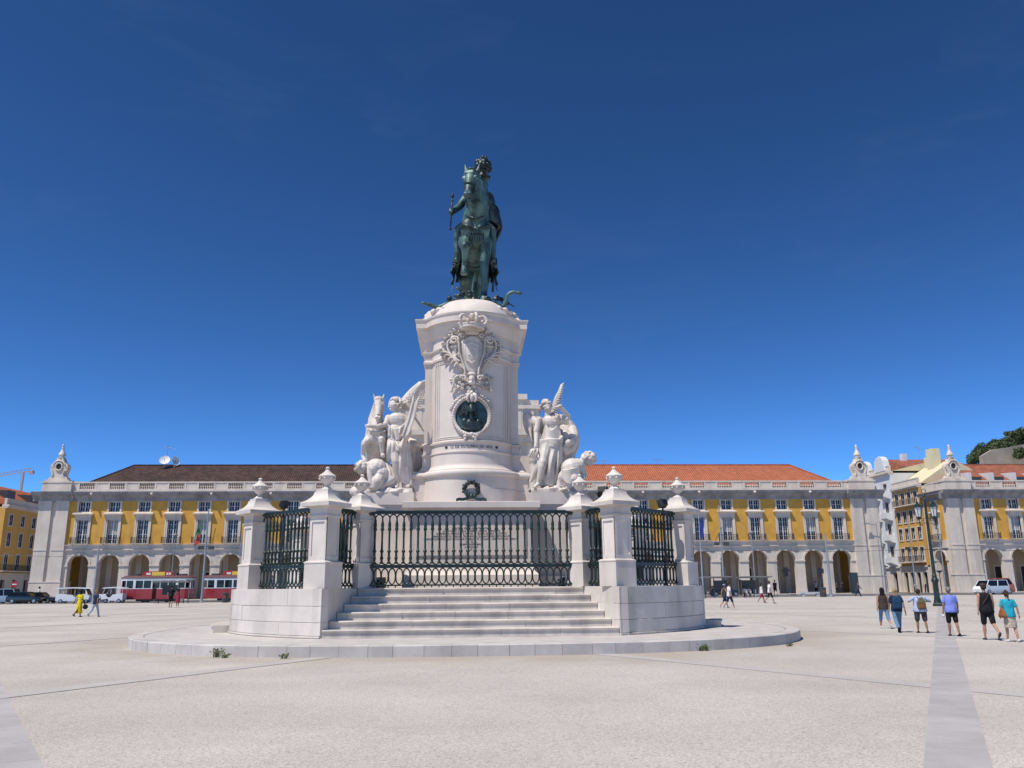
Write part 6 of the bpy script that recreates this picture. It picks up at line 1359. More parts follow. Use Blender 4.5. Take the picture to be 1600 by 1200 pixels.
shelter('dark-framed bus shelter behind the walking pair on the right', 1158, 1204, 106, -.6)
# litter bins, info post, benches
def bin_(label, px, py, Y): 
    p = at(px, py, Y); t = thing('litter_bin', label, 'bin', (p.x, Y, 0), 0, 'dark litter bins'); q = MB(); q.lathe([(.36, 0), (.40, .1), (.40, 1.05), (.44, 1.08), (.44, 1.14), (.3, 1.2)], 14); q.build('body', 'dark_grey', t, True); q = MB(); q.box(-.12, .12, -.42, -.395, .55, .8); q.build('label_plate', 'bag_brown', t)
bin_('dark litter bin in front of the second tram', 352, 937, 106); bin_('dark litter bin beside the last arches on the right', 1286, 928, 104)
p = at(1287, 930, 104.5); t = thing('traffic_signal', 'black traffic signal beside the right litter bin', 'traffic light', (p.x-.2, 104.6, 0)); q = MB(); q.lathe([(.07, 0), (.07, 3.6)], 8); q.build('post', 'dark_grey', t); q = MB(); q.box(-.3, .15, -.15, .15, 2.6, 3.6); q.box(.15, .5, -.12, .12, 2.9, 3.5); q.build('signal_head', 'black_iron', t)
p = at(1337, 925, 124.5); t = thing('info_pillar', 'black information pillar against the right corner plinth', 'sign', (p.x, 124.5, 0.14)); q = MB(); q.box(-.55, .55, -.12, .12, 0, 3.1); q.build('panel', 'black_paint', t)
p = at(1268, 926, 112); t = thing('stone_bench', 'long pale stone bench before the right arches', 'bench', (p.x, 112.5, 0)); q = MB(); q.box(-1.4, 1.4, -.25, .25, .35, .55); q.box(-1.2, -.8, -.2, .2, 0, .35); q.box(.8, 1.2, -.2, .2, 0, .35); q.build('seat', 'white_plaster', t)
p = at(1228, 900, 122.5); t = thing('hanging_sign', 'black street clock sign on a post under the right arches', 'sign', (p.x, 122.5, .14)); q = MB(); q.lathe([(.06, 0), (.06, 3.6)], 8); q.build('post', 'dark_grey', t); q = MB(); q.box(-.35, .35, -.1, .1, 2.6, 3.9); q.box(-.6, .6, -.08, .08, 3.3, 3.6); q.build('board', 'black_iron', t)
p = at(21, 911, 122); t = thing('no_entry_sign', 'round red no entry sign at the left street corner', 'sign', (p.x, 122.4, 0)); q = MB(); q.lathe([(.05, 0), (.05, 2.9)], 8); q.build('post', 'galvanised', t); q = MB(); q.loft([[(.45*cos(2*pi*k/20), y, 2.5+.45*sin(2*pi*k/20)) for k in range(20)] for y in (-.09, -.06)]); q.build('disc', 'sign_red', t); q = MB(); q.box(-.32, .32, -.105, -.095, 2.42, 2.58); q.build('bar', 'white_paint', t)
p = at(1472, 900, 122); t = thing('torch_post', 'thin dark post with a flat top by the corner building', 'post', (p.x, 122.6, 0)); q = MB(); q.lathe([(.07, 0), (.05, 3.0), (.08, 3.05), (.5, 3.35), (.5, 3.4)], 10); q.build('post', 'dark_grey', t, True)
for Yr in (112.8, 114.2, 116.4, 117.8): q = MB(); q.box(-120, 130, Yr-.04, Yr+.04, 0.0, .018); struct(q.build('tram_rail', 'galvanised'), 'steel tram rail set in the road')
# overhead tram wires
for lab, z, Y in (('thin tram wire over the near track', 5.9, 113.0), ('thin tram wire over the far track', 6.0, 117.0)):
    t = MB(); t.tube([(x, Y, z+.25*abs(sin(x*.12))) for x in range(-90, 100, 6)], .018, 4); tag(t.build('tram_wire', 'dark_grey'), lab, 'wire')

# ================================================================== VEHICLES
def tram(label, x0, Y):
    t = thing('tram', label, 'tram', (x0, Y, 0), 0, 'red and white vintage trams'); t.scale = (.93, 1, 1); L = 9.6; w = 1.15
    def plan(ins): return [(ins, -w+.25), (.7+ins*.3, -w), (L-.7-ins*.3, -w), (L-ins, -w+.25), (L-ins, w-.25), (L-.7, w), (.7, w), (ins, w-.25)]
    q = MB(); q.loft([[(x, y, z) for x, y in plan(i)] for i, z in ((.25, .42), (.1, .55), (0, 1.0), (0, 1.72))]); q.build('lower_body', 'tram_red', t)
    q = MB(); q.loft([[(x, y*1.01, z) for x, y in plan(-.01)] for z in (1.72, 1.80)]); q.loft([[(x, y, z) for x, y in plan(.02)] for z in (2.78, 3.05)])
    for x in (.05, .75, 1.75, 2.0, 3.1, 4.2, 4.3, 5.4, 6.5, 7.6, 7.85, 8.85, 9.5):
        wd = .09 if x not in (1.75, 7.6) else .26
        for y in (-w+.0, w-.08): 
            if .6 < x < 9: q.box(x, x+wd, y, y+.08, 1.8, 2.78)
    for x in (.03, L-.12): [q.box(x, x+.09, y, y+.09, 1.8, 2.78) for y in (-w+.24, -.05, w-.33)]
    q.build('window_posts', 'white_paint', t)
    for a, b in ((.84, 1.75), (2.09, 3.1), (3.19, 4.2), (4.39, 5.4), (5.49, 6.5), (6.59, 7.6), (7.94, 8.85)):
        q = MB(); q.box(a, b, -w+.05, -w+.06, 1.8, 2.78); q.build('window', 'glass', t)
    q = MB(); q.box(.12, .13, -w+.3, w-.3, 1.8, 2.78); q.box(L-.13, L-.12, -w+.3, w-.3, 1.8, 2.78); q.box(.7, L-.7, w-.06, w-.05, 1.8, 2.78); q.build('window', 'glass', t)
    q = MB(); q.loft([[(x, y*k_, z) for x, y in plan(i)] for i, k_, z in ((-.1, 1.05, 3.05), (-.1, 1.05, 3.13), (.2, .85, 3.32), (.6, .5, 3.42))]); rf = q.build('roof', 'tram_roof', t, True)
    q = MB(); q.loft([[(x, -.55+d, z) for x, z in ((2.6, 3.25), (2.75, 3.75), (3.1, 3.95), (6.5, 3.95), (6.85, 3.75), (7.0, 3.25))] for d in (0, .1)]); sg = q.build('sign_board', 'sign_red', t)
    q = MB(); q.box(3.95, 5.75, -.575, -.552, 3.42, 3.86); q.build('sign_panel', 'sign_yellow', sg)
    q = MB(); [q.box(x, x+.28, -.57, -.552, 3.5, 3.76) for x in (3.2, 3.5, 5.95, 6.3)]; q.build('sign_marks', 'white_paint', sg)
    q = MB(); q.tube([(5.6, 0, 3.5), (8.9, 0, 4.6), (9.4, 0, 5.6)], .05, 6); q.build('trolley_pole', 'dark_grey', rf)
    for a_, b_ in ((5.0, 6.2), (1.0, 2.0), (7.6, 8.6)): q = MB(); q.box(a_, b_, -.4, .4, 3.3, 3.62); q.build('roof_box', 'dark_grey', rf)
    q = MB(); q.box(2.2, 7.4, -w+.25, w-.25, .15, .5); q.build('truck_frame', 'dark_grey', t)
    for x in (3.2, 6.4):
        for y in (-.8, .68): q = MB(); q.loft([[(x+.38*cos(2*pi*k/16), y+d, .38+.38*sin(2*pi*k/16)) for k in range(16)] for d in (0, .12)]); q.build('wheel', 'tyre', t)
    for x in (-.02, L+.0): q = MB(); q.ell((x, 0, 1.25), (.06, .16, .16)); q.build('headlight', 'lamp_glass', t, 'all')
    return t
tram('red and white tram standing behind the bus shelter', at(192, 930, 113.5).x, 113.5)
tram('red and white tram half hidden by the far left pillar', at(318, 930, 113.5).x, 113.5)
def wheel(parent, x, y, r, w=.2):
    q = MB(); q.loft([[(x+r*k_*cos(2*pi*k/18), y+d, r+r*k_*sin(2*pi*k/18)) for k in range(18)] for d, k_ in ((0, .9), (.03, 1), (w-.03, 1), (w, .9))]); o = q.build('wheel', 'tyre', parent)
    q = MB(); q.loft([[(x+r*.6*cos(2*pi*k/14), y+d, r+r*.6*sin(2*pi*k/14)) for k in range(14)] for d in (-.012, w+.012)]); q.build('rim', 'rim', o)
def car(label, cat, loc, rz, paint, L, H, W, belt, hood, cab, tail, name='parked_car', group=None):
    """hood: x where windscreen starts (fraction), cab: (roof start, roof end), tail: x where the rear glass ends; front at x=0"""
    t = thing(name, label, cat, loc, rz, group); w = W/2
    def sec(x, zb, zt, k): return [(x, -w*k*.96, zb), (x, -w*k, zb+(zt-zb)*.4), (x, -w*k*.95, zt), (x, w*k*.95, zt), (x, w*k, zb+(zt-zb)*.4), (x, w*k*.96, zb)]
    q = MB(); zf = belt*.80
    q.loft([sec(0, .32, zf*.85, .80), sec(.05*L, .24, zf*.97, .94), sec(hood*L*.6, .22, belt*.93, 1), sec(hood*L, .22, belt, 1), sec(tail*L, .22, belt*1.02, 1), sec(.975*L, .26, belt*1.0, .95), sec(L, .36, belt*.92, .86)]); q.build('body', paint, t, True)
    a, b = cab
    def cs(x, z, k): return [(x, -w*k, z), (x, w*k, z)]
    q = MB(); zb = belt-.03; k0, k1 = .92, .78
    vs = [(hood*L, -w*k0, zb), (hood*L, w*k0, zb), (tail*L, -w*k0, zb), (tail*L, w*k0, zb), (a*L, -w*k1, H-.06), (a*L, w*k1, H-.06), (b*L, -w*k1, H-.06), (b*L, w*k1, H-.06)]
    q.add(vs, [(0, 1, 5, 4), (2, 6, 7, 3), (0, 4, 6, 2), (1, 3, 7, 5), (4, 5, 7, 6)]); q.build('glasshouse', 'glass', t)
    q = MB(); q.loft([[(x, y, z) for x, y in ((a*L-.1, -w*k1-.03), (a*L-.1, w*k1+.03), (b*L+.1, w*k1+.03), (b*L+.1, -w*k1-.03))] for z in (H-.08, H-.02)]); q.loft([[(x, y, z) for x, y in ((a*L+.1, -w*k1+.1), (a*L+.1, w*k1-.1), (b*L-.1, w*k1-.1), (b*L-.1, -w*k1+.1))] for z in (H-.02, H)]); q.build('roof', paint, t)
    for s in (-1, 1):
        for f0, f1 in ((hood, a), (tail, b), ((hood+tail)/2, (a+b)/2)): q = MB(); q.tube([(f0*L, s*w*(k0+.012), zb), (f1*L, s*w*(k1+.012), H-.05)], .05, 5); q.build('window_pillar', paint, t)
        q = MB(); q.ell((.04*L, s*w*.66, zf*.72), (.1, .2, .09)); q.build('headlight', 'lamp_glass', t, 'all'); q = MB(); q.ell((.985*L, s*w*.78, belt*.78), (.06, .12, .16)); q.build('tail_light', 'tail_red', t, 'all')
        for x in (.19, .80): wheel(t, x*L, s*w-.20*(s > 0)-.0*(s < 0), .33)
        q = MB(); q.ell((hood*L+.25, s*(w+.08), belt+.06), (.08, .1, .08)); q.build('mirror', paint, t, 'all')
    q = MB(); q.box(.0, .02, -.25, .25, .38, .5); q.box(L-.01, L+.015, -.26, .26, belt*.5, belt*.5+.12); q.build('number_plate', 'white_paint', t)
    return t
car('black estate car parked at the left street corner', 'car', (at(60, 930, 112).x, 113.6, 0), pi, 'black_paint', 4.5, 1.5, 1.8, .92, .30, (.42, .82), .95)
car('glossy black saloon nosing right behind the white-dressed woman', 'car', (at(81, 930, 114).x, 115.6, 0), pi, 'black_paint', 4.5, 1.42, 1.8, .9, .30, (.42, .75), .90)
car('silver blue small van at the far left edge', 'van', (at(27, 930, 113).x, 115.0, 0), pi, 'silver_blue', 4.0, 1.9, 1.75, 1.0, .2, (.32, .93), .97, 'parked_van')
car('dark car passing behind the right bus shelters', 'car', (at(1160, 930, 117).x, 118.0, 0), pi, 'black_paint', 4.6, 1.5, 1.8, .92, .30, (.42, .8), .93)
vn = at(1549, 928, 110); car('white passenger van driving away at the right edge', 'van', (vn.x-.6, 112.0, 0), R(20), 'white_paint', 5.2, 1.95, 1.95, 1.12, .14, (.28, .96), .985, 'white_van')
car('orange-red car showing its roof behind the white van', 'car', (vn.x+4.2, 118.5, 0), 0, 'orange_paint', 4.4, 2.2, 1.8, 1.3, .25, (.38, .85), .95)
def tuktuk(label, x, Y, L, s=1):
    t = thing('tuk_tuk', label, 'tuk-tuk', (x, Y, 0), 0, 'white tuk-tuks'); t.scale = (s, 1, 1)
    q = MB(); q.prism([(0, .35), (L*.08, .30), (L*.62, .30), (L*.66, .55), (L*.80, .50), (L*.98, .45), (L, .85), (L*.93, 1.12), (L*.80, 1.15), (L*.72, .72), (L*.56, .72), (L*.48, 1.05), (L*.30, 1.1), (L*.26, 1.15), (.02, 1.2)], -.68, .68, 'y'); q.build('body', 'white_paint', t)
    q = MB(); q.loft([[(x_, y, z) for x_, z in ((-.15, 1.82), (0, 1.95), (L*.5, 2.0), (L*.9, 1.92), (L*.99, 1.80), (L*.9, 1.80), (L*.5, 1.86), (0, 1.82))] for y in (-.75, .75)]); q.build('canopy', 'white_paint', t)
    q = MB(); [q.tube([(a, y, 1.1), (b, y, 1.84)], .03, 6) for y in (-.66, .66) for a, b in ((.06, .06), (L*.30, L*.30), (L*.56, L*.56), (L*.94, L*.84))]; q.build('canopy_frame', 'white_paint', t)
    q = MB(); q.add([(L*.95, -.6, 1.1), (L*.95, .6, 1.1), (L*.86, .6, 1.8), (L*.86, -.6, 1.8)], [(0, 1, 2, 3)]); q.build('windscreen', 'glass', t)
    q = MB(); [q.box(a, a+.5, -.6, .6, .95, 1.1) or q.box(a, a+.12, -.6, .6, 1.1, 1.45) for a in (L*.08, L*.33, L*.60)]; q.build('seats', 'black_iron', t)
    for xx in (L*.16,): wheel(t, xx, -.70, .27, .16); wheel(t, xx, .54, .27, .16)
    wheel(t, L*.86, -.08, .27, .16); q = MB(); q.ell((L*.99, 0, .85), (.06, .14, .14)); q.build('headlight', 'lamp_glass', t, 'all')
tuktuk('long white tuk-tuk parked by the left corner plinth', at(91, 930, 112).x, 112, 4.2)
tuktuk('white tuk-tuk beside the nose of the first tram', at(194, 930, 111).x, 111.2, 2.7, -1)

# ================================================================== PEOPLE
def rotp(p, yaw_): c, s = cos(yaw_), sin(yaw_); return Vector((p[0]*c-p[1]*s, p[0]*s+p[1]*c, p[2]))
def person(label, x, y, face, h, skin='skin', top=None, bottom=None, hair=None, shoes='cloth_black', legs=((12, 4), (-14, 22)), arms=((-14, 8, 12), (14, 8, 18)), vox=.022, z=0.0,
           sleeve='short', bot_len='long', wide=1.0, hair_kind='short', dress=False, cap_=None, seated=False, lean=0.0, head_yaw=0.0, group=None):
    """face: heading in degrees, 0 = away from the camera (+Y), 90 = towards -X. legs: (thigh forward deg, knee bend deg) left,right; arms: (forward, out, elbow)"""
    t = thing('person', label, 'person', (x, y, z), R(face), group); k = h/1.75
    HZ, SZ = .90, 1.42
    J = {}
    for i, s in enumerate((-1, 1)):
        a, b = R(legs[i][0]), R(legs[i][1]); hip = Vector((s*.092*wide, 0, HZ)); kn = hip+Vector((0, sin(a)*.43, -cos(a)*.43)); an = kn+Vector((0, sin(a-b)*.40, -cos(a-b)*.40)); J['hip', s], J['kn', s], J['an', s] = hip, kn, an
        J['pitch', s] = min(0, (a-b))*.8
        f_, o_, e_ = R(arms[i][0]), R(arms[i][1]), R(arms[i][2]); sh = Vector((s*.185*(.5+.5*wide), lean*.3, SZ)); d1 = Vector((s*sin(o_), sin(f_)*cos(o_), -cos(f_)*cos(o_))); el = sh+d1*.29
        ob = arms[i][3] if len(arms[i]) > 3 else 0.0
        d2 = Vector((s*(sin(o_)*.6 - ob), sin(f_+e_)*cos(o_), -cos(f_+e_)*cos(o_))).normalized(); ha = el+d2*.25; J['sh', s], J['el', s], J['ha', s], J['hd', s] = sh, el, ha, d2
    lo = min(J['an', s].z for s in (-1, 1))-.085; dz = -lo if not seated else -lo
    def P(v): return (Vector(v)+Vector((0, 0, dz)))*k
    def ell(mb, c, r, M=None): mb.ell(P(c), tuple(v*k for v in r), M, 12, 8)
    def cap(mb, a, b, r0, r1): mb.cap(P(a), P(b), r0*k, r1*k, 10)
    hy = lean*.34
    # --- skin: one continuous body
    B = MB()
    ell(B, (0, 0, .98), (.15*wide, .10, .13)); ell(B, (0, lean*.15, 1.15), (.125*wide, .09, .15)); ell(B, (0, lean*.28, 1.32), (.155*(.6+.4*wide), .09, .14)); cap(B, (0, hy, 1.40), (0, hy+.015, 1.53), .055, .05)
    hc = Vector((0, hy+.02, 1.635)); ell(B, hc, (.072, .092, .108)); hf = Vector((sin(R(head_yaw))*-1, cos(R(head_yaw)), 0)); hx = Vector((hf.y, -hf.x, 0))
    ell(B, hc+hf*.09+Vector((0, 0, -.005)), (.014, .02, .022)); ell(B, hc+hf*.05+Vector((0, 0, -.075)), (.045, .045, .035))
    for s in (-1, 1): ell(B, hc+hx*(s*.075)+Vector((0, 0, -.005)), (.014, .022, .03))
    for s in (-1, 1):
        cap(B, J['sh', s]-Vector((0, 0, .02)), J['el', s], .052*(.7+.3*wide), .040); cap(B, J['el', s], J['ha', s], .040, .026); h2 = J['ha', s]+J['hd', s]*.05; cap(B, J['ha', s], h2, .03, .036)
        cap(B, J['hip', s], J['kn', s], .088*(.6+.4*wide), .056); m_ = J['kn', s].lerp(J['an', s], .35)+Vector((0, -.012, 0)); cap(B, J['kn', s], m_, .054, .056); cap(B, m_, J['an', s], .056, .034); cap(B, J['an', s]+Vector((0, -.02, -.05)), J['an', s]+Vector((0, .12, -.06)), .032, .026)
    me = sculpt(B, vox*k*.9, 2, m=skin, name='body')
    # fingers joined to the same skin
    F = MB()
    for s in (-1, 1):
        d = J['hd', s]; sd = Vector((0, 1, 0))-d*d.y; sd.normalize(); pal = J['ha', s]+d*.06
        for f in range(4):
            r0 = pal+sd*(.028-.018*f); Lf = (.062, .07, .066, .05)[f]; mid = r0+d*Lf*.55+Vector((-s*.006, 0, 0)); F.limb([P(r0), P(mid), P(mid+d*Lf*.45+Vector((-s*.016, 0, 0)))], [.0095*k, .0085*k, .007*k], 6)
        th = J['ha', s]+d*.025+sd*.03; F.limb([P(th), P(th+d*.03+sd*.022), P(th+d*.06+sd*.026)], [.011*k, .010*k, .008*k], 6)
    bm = bmesh.new(); bm.from_mesh(me); fm_ = bpy.data.meshes.new('f'); fm_.from_pydata(F.v, [], F.f); bm.from_mesh(fm_); bm.to_mesh(me); bm.free(); bpy.data.meshes.remove(fm_); me.shade_smooth()
    body = obj('body', me, t)
    # --- top
    if top and not dress:
        C = MB(); C.loft([[tuple(P((cos(2*pi*j/18)*a_*wide*(1+.03*sin(5*j+z_*20)), sin(2*pi*j/18)*b_*(.4+.6*wide)*(1+.04*sin(4*j+z_*16))+lean*.3*(z_-.9), z_))) for j in range(18)] for z_, a_, b_ in ((.835, .190, .160), (.90, .194, .166), (1.0, .184, .150), (1.10, .170, .125), (1.20, .168, .120), (1.30, .176/(.4+.6*wide)*(.7+.3*wide), .122), (1.38, .165/(.4+.6*wide)*(.7+.3*wide), .105), (1.43, .12/(.4+.6*wide), .08))]); cap(C, (-.135, hy, 1.405), (.135, hy, 1.405), .052, .052); cap(C, (0, hy, 1.42), (0, hy, 1.45), .07, .058)
        if sleeve != 'none':
            for s in (-1, 1):
                e2 = J['sh', s].lerp(J['el', s], .72 if sleeve == 'short' else 1.0); cap(C, J['sh', s]-Vector((s*.012, 0, .012)), e2, .060*(.7+.3*wide), .057*(.7+.3*wide))
                if sleeve == 'long': cap(C, J['el', s], J['ha', s], .055, .042)
        obj('top', sculpt(C, vox*k, 2, m=top, name='top'), body and t)
    if dress:
        C = MB(); ell(C, (0, 0, 1.0), (.175*wide, .125, .16)); ell(C, (0, 0, 1.15), (.15*wide, .11, .17)); ell(C, (0, hy, 1.32), (.175, .11, .13)); cap(C, (-.12, hy, 1.41), (.12, hy, 1.41), .06, .06)
        if sleeve != 'none': [cap(C, J['sh', s], J['sh', s].lerp(J['el', s], .65), .075, .072) for s in (-1, 1)]
        rings = []
        for i in range(8):
            v = i/7; z_ = 1.02-(.62 if bot_len == 'knee' else .78)*v; rings.append([tuple(P((cos(2*pi*j/20)*(.17+.045*v)*wide*(1+.05*sin(5*j)*v), .06*v*sin(R(legs[0][0]+legs[1][0])*.5)+sin(2*pi*j/20)*(.125+.09*v)*(1+.05*sin(7*j)*v), z_))) for j in range(20)])
        C.loft(rings); obj('dress', sculpt(C, vox*k, 2, m=top, name='dress'), t)
    # --- trousers, shorts, skirt
    if bottom and not dress:
        C = MB(); ell(C, (0, 0, .94), (.170*wide, .120*wide, .12)); ell(C, (0, -.035, .88), (.160*wide, .122*wide, .11))
        if bot_len == 'skirt':
            rings = []
            for i in range(7):
                v = i/6; rings.append([tuple(P((cos(2*pi*j/18)*(.175+.015*v)*wide, sin(2*pi*j/18)*(.125+.05*v)+.03*v*sin(R(legs[0][0]+legs[1][0])), .98-.50*v))) for j in range(18)])
            C.loft(rings)
        else:
            for s in (-1, 1):
                if bot_len == 'short': cap(C, J['hip', s], J['hip', s].lerp(J['kn', s], .86), .100*(.5+.5*wide), .084*(.6+.4*wide))
                else:
                    cap(C, J['hip', s], J['kn', s], .100*(.5+.5*wide), .074*(.6+.4*wide)); e3 = .96 if bot_len == 'long' else .45; cap(C, J['kn', s], J['kn', s].lerp(J['an', s], e3), .077*(.6+.4*wide), .062)
        obj({'skirt': 'skirt', 'short': 'shorts'}.get(bot_len, 'trousers'), sculpt(C, vox*k, 2, m=bottom, name='trousers'), t)
    for s in (-1, 1):
        C = MB(); a = J['an', s]; M = Matrix.Rotation(J['pitch', s], 3, 'X')
        for (c, r) in (((0, -.03, -.045), (.042, .055, .045)), ((0, .05, -.058), (.045, .09, .032)), ((0, .12, -.064), (.042, .06, .024))): ell(C, a+M @ Vector(c), r, M)
        obj('shoe', sculpt(C, vox*k*.8, 1, m=shoes, name='shoe'), t)
    if hair:
        C = MB(); ell(C, hc+Vector((0, -.012, .022))-hf*.012, (.088, .104, .108)) 
        if hair_kind == 'long':
            for s in (-1, 0, 1): cap(C, hc+hx*(s*.05)-hf*.05+Vector((0, 0, .02)), hc+hx*(s*.065)-hf*.075+Vector((0, 0, -.21)), .055, .04)
        if hair_kind == 'tail': cap(C, hc-hf*.10+Vector((0, 0, .03)), hc-hf*.14+Vector((0, 0, -.05)), .03, .032); cap(C, hc-hf*.14+Vector((0, 0, -.05)), hc-hf*.13+Vector((0, 0, -.2)), .032, .014)
        if hair_kind == 'bun': ell(C, hc-hf*.09+Vector((0, 0, .08)), (.05, .05, .05))
        if hair_kind == 'afro': ell(C, hc+Vector((0, -.02, .05)), (.13, .13, .12))
        rj = random.Random(int(abs(x*100)))
        for _ in range(16): a_, b_ = rj.uniform(0, 6.28), rj.uniform(.1, 1.5); ell(C, hc+Vector((cos(a_)*cos(b_)*.083, sin(a_)*cos(b_)*.098-.012, sin(b_)*.104+.02)), (.024, .026, .022))
        Hm = sculpt(C, vox*k*.8, 1, m=hair, name='hair')
        # keep the face clear: drop hair in front of and below the brow
        bm = bmesh.new(); bm.from_mesh(Hm); cc_ = P(hc); dl = [v for v in bm.verts if (v.co-cc_).dot(hf) > .045*k and v.co.z < cc_.z+.055*k]; bmesh.ops.delete(bm, geom=dl, context='VERTS'); bm.to_mesh(Hm); bm.free()
        obj('hair', Hm, t)
    if cap_:
        C = MB(); ell(C, hc+Vector((0, -.005, .06)), (.096, .112, .075)); C.ell(P(hc+hf*.13+Vector((0, 0, .045))), (.07*k, .075*k, .012*k), None, 10, 6); obj('cap', sculpt(C, vox*k*.8, 1, m=cap_, name='cap'), t)
    # eyes and mouth
    C = MB()
    for s in (-1, 1): ell(C, hc+hf*.083+hx*(s*.03)+Vector((0, 0, .008)), (.011, .011, .007))
    obj('eyes', C.mesh('eyes', 'ink'), t); C = MB(); ell(C, hc+hf*.086+Vector((0, 0, -.052)), (.022, .01, .006)); obj('mouth', C.mesh('mouth', 'cloth_red'), t)
    t['_k'] = k; t['_dz'] = dz
    return t, P, J, R(face)
def world(pr, v): t, P, J, a = pr; q = P(v); c, s = cos(a), sin(a); return Vector((q.x*c-q.y*s, q.x*s+q.y*c, q.z))+t.location
def hgt(px, ytop, yfeet):
    g_ = gnd(px, yfeet); return at(px, ytop, g_.y).z
def stand(px, py): g_ = gnd(px, py); return g_.x, g_.y
WK1, WK2 = ((24, 8), (-20, 26)), ((-18, 30), (22, 6))
AR1, AR2 = ((-20, 9, 12), (18, 9, 22)), ((18, 9, 22), (-20, 9, 12))
# --- six people walking away at the right
x, y = stand(1384, 982); pa = person('woman in dark patterned top and cropped jeans, leftmost of the walkers on the right', x, y, -10, hgt(1384, 917, 982), 'skin', 'cloth_brownprint', 'cloth_denim', 'hair_black', 'cloth_white', WK1, ((-14, 12, 10), (6, 6, 18)), sleeve='none', bot_len='crop', wide=1.12, hair_kind='long')
x, y = stand(1405, 988); pb_ = person('fair-haired woman in navy tee and jeans carrying a blue backpack', x, y, -14, hgt(1402, 918, 988), 'skin', 'cloth_navy', 'cloth_denim', 'hair_blonde', 'cloth_black', WK2, ((6, 8, 18), (-10, 14, 10)), bot_len='long', wide=1.12, hair_kind='long')
x, y = stand(1442, 989); pc = person('heavy person in pale blue tee and charcoal shorts with elbows out', x, y, -3, hgt(1441, 921, 989), 'skin_tan', 'cloth_paleblue', 'cloth_charcoal', 'hair_brown', 'cloth_black', ((8, 4), (-6, 8)), ((-12, 52, 105, .9), (-12, 52, 105, .9)), bot_len='short', wide=1.5, hair_kind='bun')
x, y = stand(1491, 994); pd = person('grey-haired person in periwinkle tee and black shorts', x, y, -6, hgt(1489, 918, 994), 'skin_tan', 'cloth_peri', 'cloth_black', 'hair_grey', 'cloth_black', ((6, 3), (-9, 10)), ((-4, 10, 12), (4, 14, 16)), bot_len='short', wide=1.18)
x, y = stand(1548, 1000); pe = person('man in black vest and shorts wearing an olive cap', x, y, -8, hgt(1546, 912, 1000), 'skin', 'cloth_black', 'cloth_black', 'hair_brown', 'cloth_charcoal', ((10, 3), (-16, 34)), ((-8, 10, 10), (6, 10, 14)), sleeve='none', bot_len='short', wide=1.1, cap_='cap_olive')
x, y = stand(1583, 1003); pf = person('woman in turquoise tee and tan skirt at the right edge', x, y, -10, hgt(1580, 923, 1003), 'skin', 'cloth_teal', 'cloth_tan', 'hair_brown', 'cloth_white', ((12, 4), (-8, 12)), ((4, 8, 14), (-10, 16, 16)), bot_len='skirt', wide=1.12, hair_kind='tail')
# what they carry
def backpack(label, pr, m, w, h_, d, zc, patch=None, taper=.8):
    t, P, J, a = pr; k = t['_k']; c = world(pr, (0, -.12-d/2, zc)); o = thing('backpack', label, 'backpack', c, a)
    q = MB(); q.loft([[(x_*w*k_*k, y_*d*k_*k, z_*h_*k) for x_, y_ in ((-.5, -.45), (-.3, -.5), (.3, -.5), (.5, -.45), (.5, .5), (-.5, .5))] for z_, k_ in ((-.5, .86), (-.42, 1), (.1, 1), (.35, taper), (.5, taper*.55))]); obj('bag', sculpt(q, .012, 3, m=m, name='bag'), o)
    if patch: q = MB(); q.box(-w*.25*k, w*.25*k, -d*.62*k, -d*.5*k, -h_*.38*k, 0); q.build('pocket', patch, o)
    else: q = MB(); q.box(-w*.36*k, w*.36*k, -d*.66*k, -d*.45*k, -h_*.40*k, -h_*.02*k); q.build('pocket', m, o)
    q = MB()
    for s in (-1, 1): q.tube(spline([(s*w*.25*k, d*.3*k, h_*.42*k), (s*w*.34*k, d*1.0*k, h_*.52*k), (s*w*.40*k, d*.5*k+.24*k, h_*.2*k), (s*w*.44*k, d*.8*k, -h_*.35*k)], 5), .018*k, 6)
    q.build('straps', m, o)
backpack('large dark blue backpack on the fair-haired woman', pb_, 'bag_blue', .34, .52, .2, 1.20)
backpack('olive drawstring backpack on the person in pale blue', pc, 'bag_olive', .34, .48, .12, 1.18, 'bag_brown', .62)
t = thing('sling_strap', 'olive sling strap across the back of the man in black', 'strap', world(pe, (0, 0, 0))); t.rotation_euler = (0, 0, pe[3]); k = pe[0]['_k']; q = MB(); q.tube([pe[1](v) for v in ((-.13, -.105, 1.10), (-.02, -.13, 1.26), (.10, -.105, 1.42), (.13, -.02, 1.49))], .022, 6, (1.4, .5)); q.build('strap', 'cap_olive', t)
c = world(pf, (-.23, -.02, .98)); t = thing('shoulder_bag', 'brown leather shoulder bag of the woman in turquoise', 'bag', c, pf[3]); k = pf[0]['_k']; q = MB(); q.loft([[(x_*.07*k, y_*.20*k, z_*k) for x_, y_ in ((-s_, -1*g_), (s_, -1*g_), (s_, g_), (-s_, g_))] for z_, s_, g_ in ((-.16, .8, .9), (-.08, 1, 1), (.10, .6, .55), (.20, .3, .15))]); obj('bag', sculpt(q, .012, 2, m='bag_brown', name='bag'), t); q = MB(); q.tube([(0, -.03*k, .18*k), (.05*k, -.02*k, .46*k), (.06*k, .04*k, .18*k)], .012, 6); q.build('strap', 'bag_brown', t)
c = world(pd, tuple(pd[2]['ha', -1]+pd[2]['hd', -1]*.12)); t = thing('face_mask', 'white face mask dangling from the hand of the grey-haired person', 'mask', c, pd[3]); q = MB(); q.ell((0, 0, -.05), (.03, .06, .055), nu=10, nv=8); q.build('cloth', 'cloth_white', t, 'all')
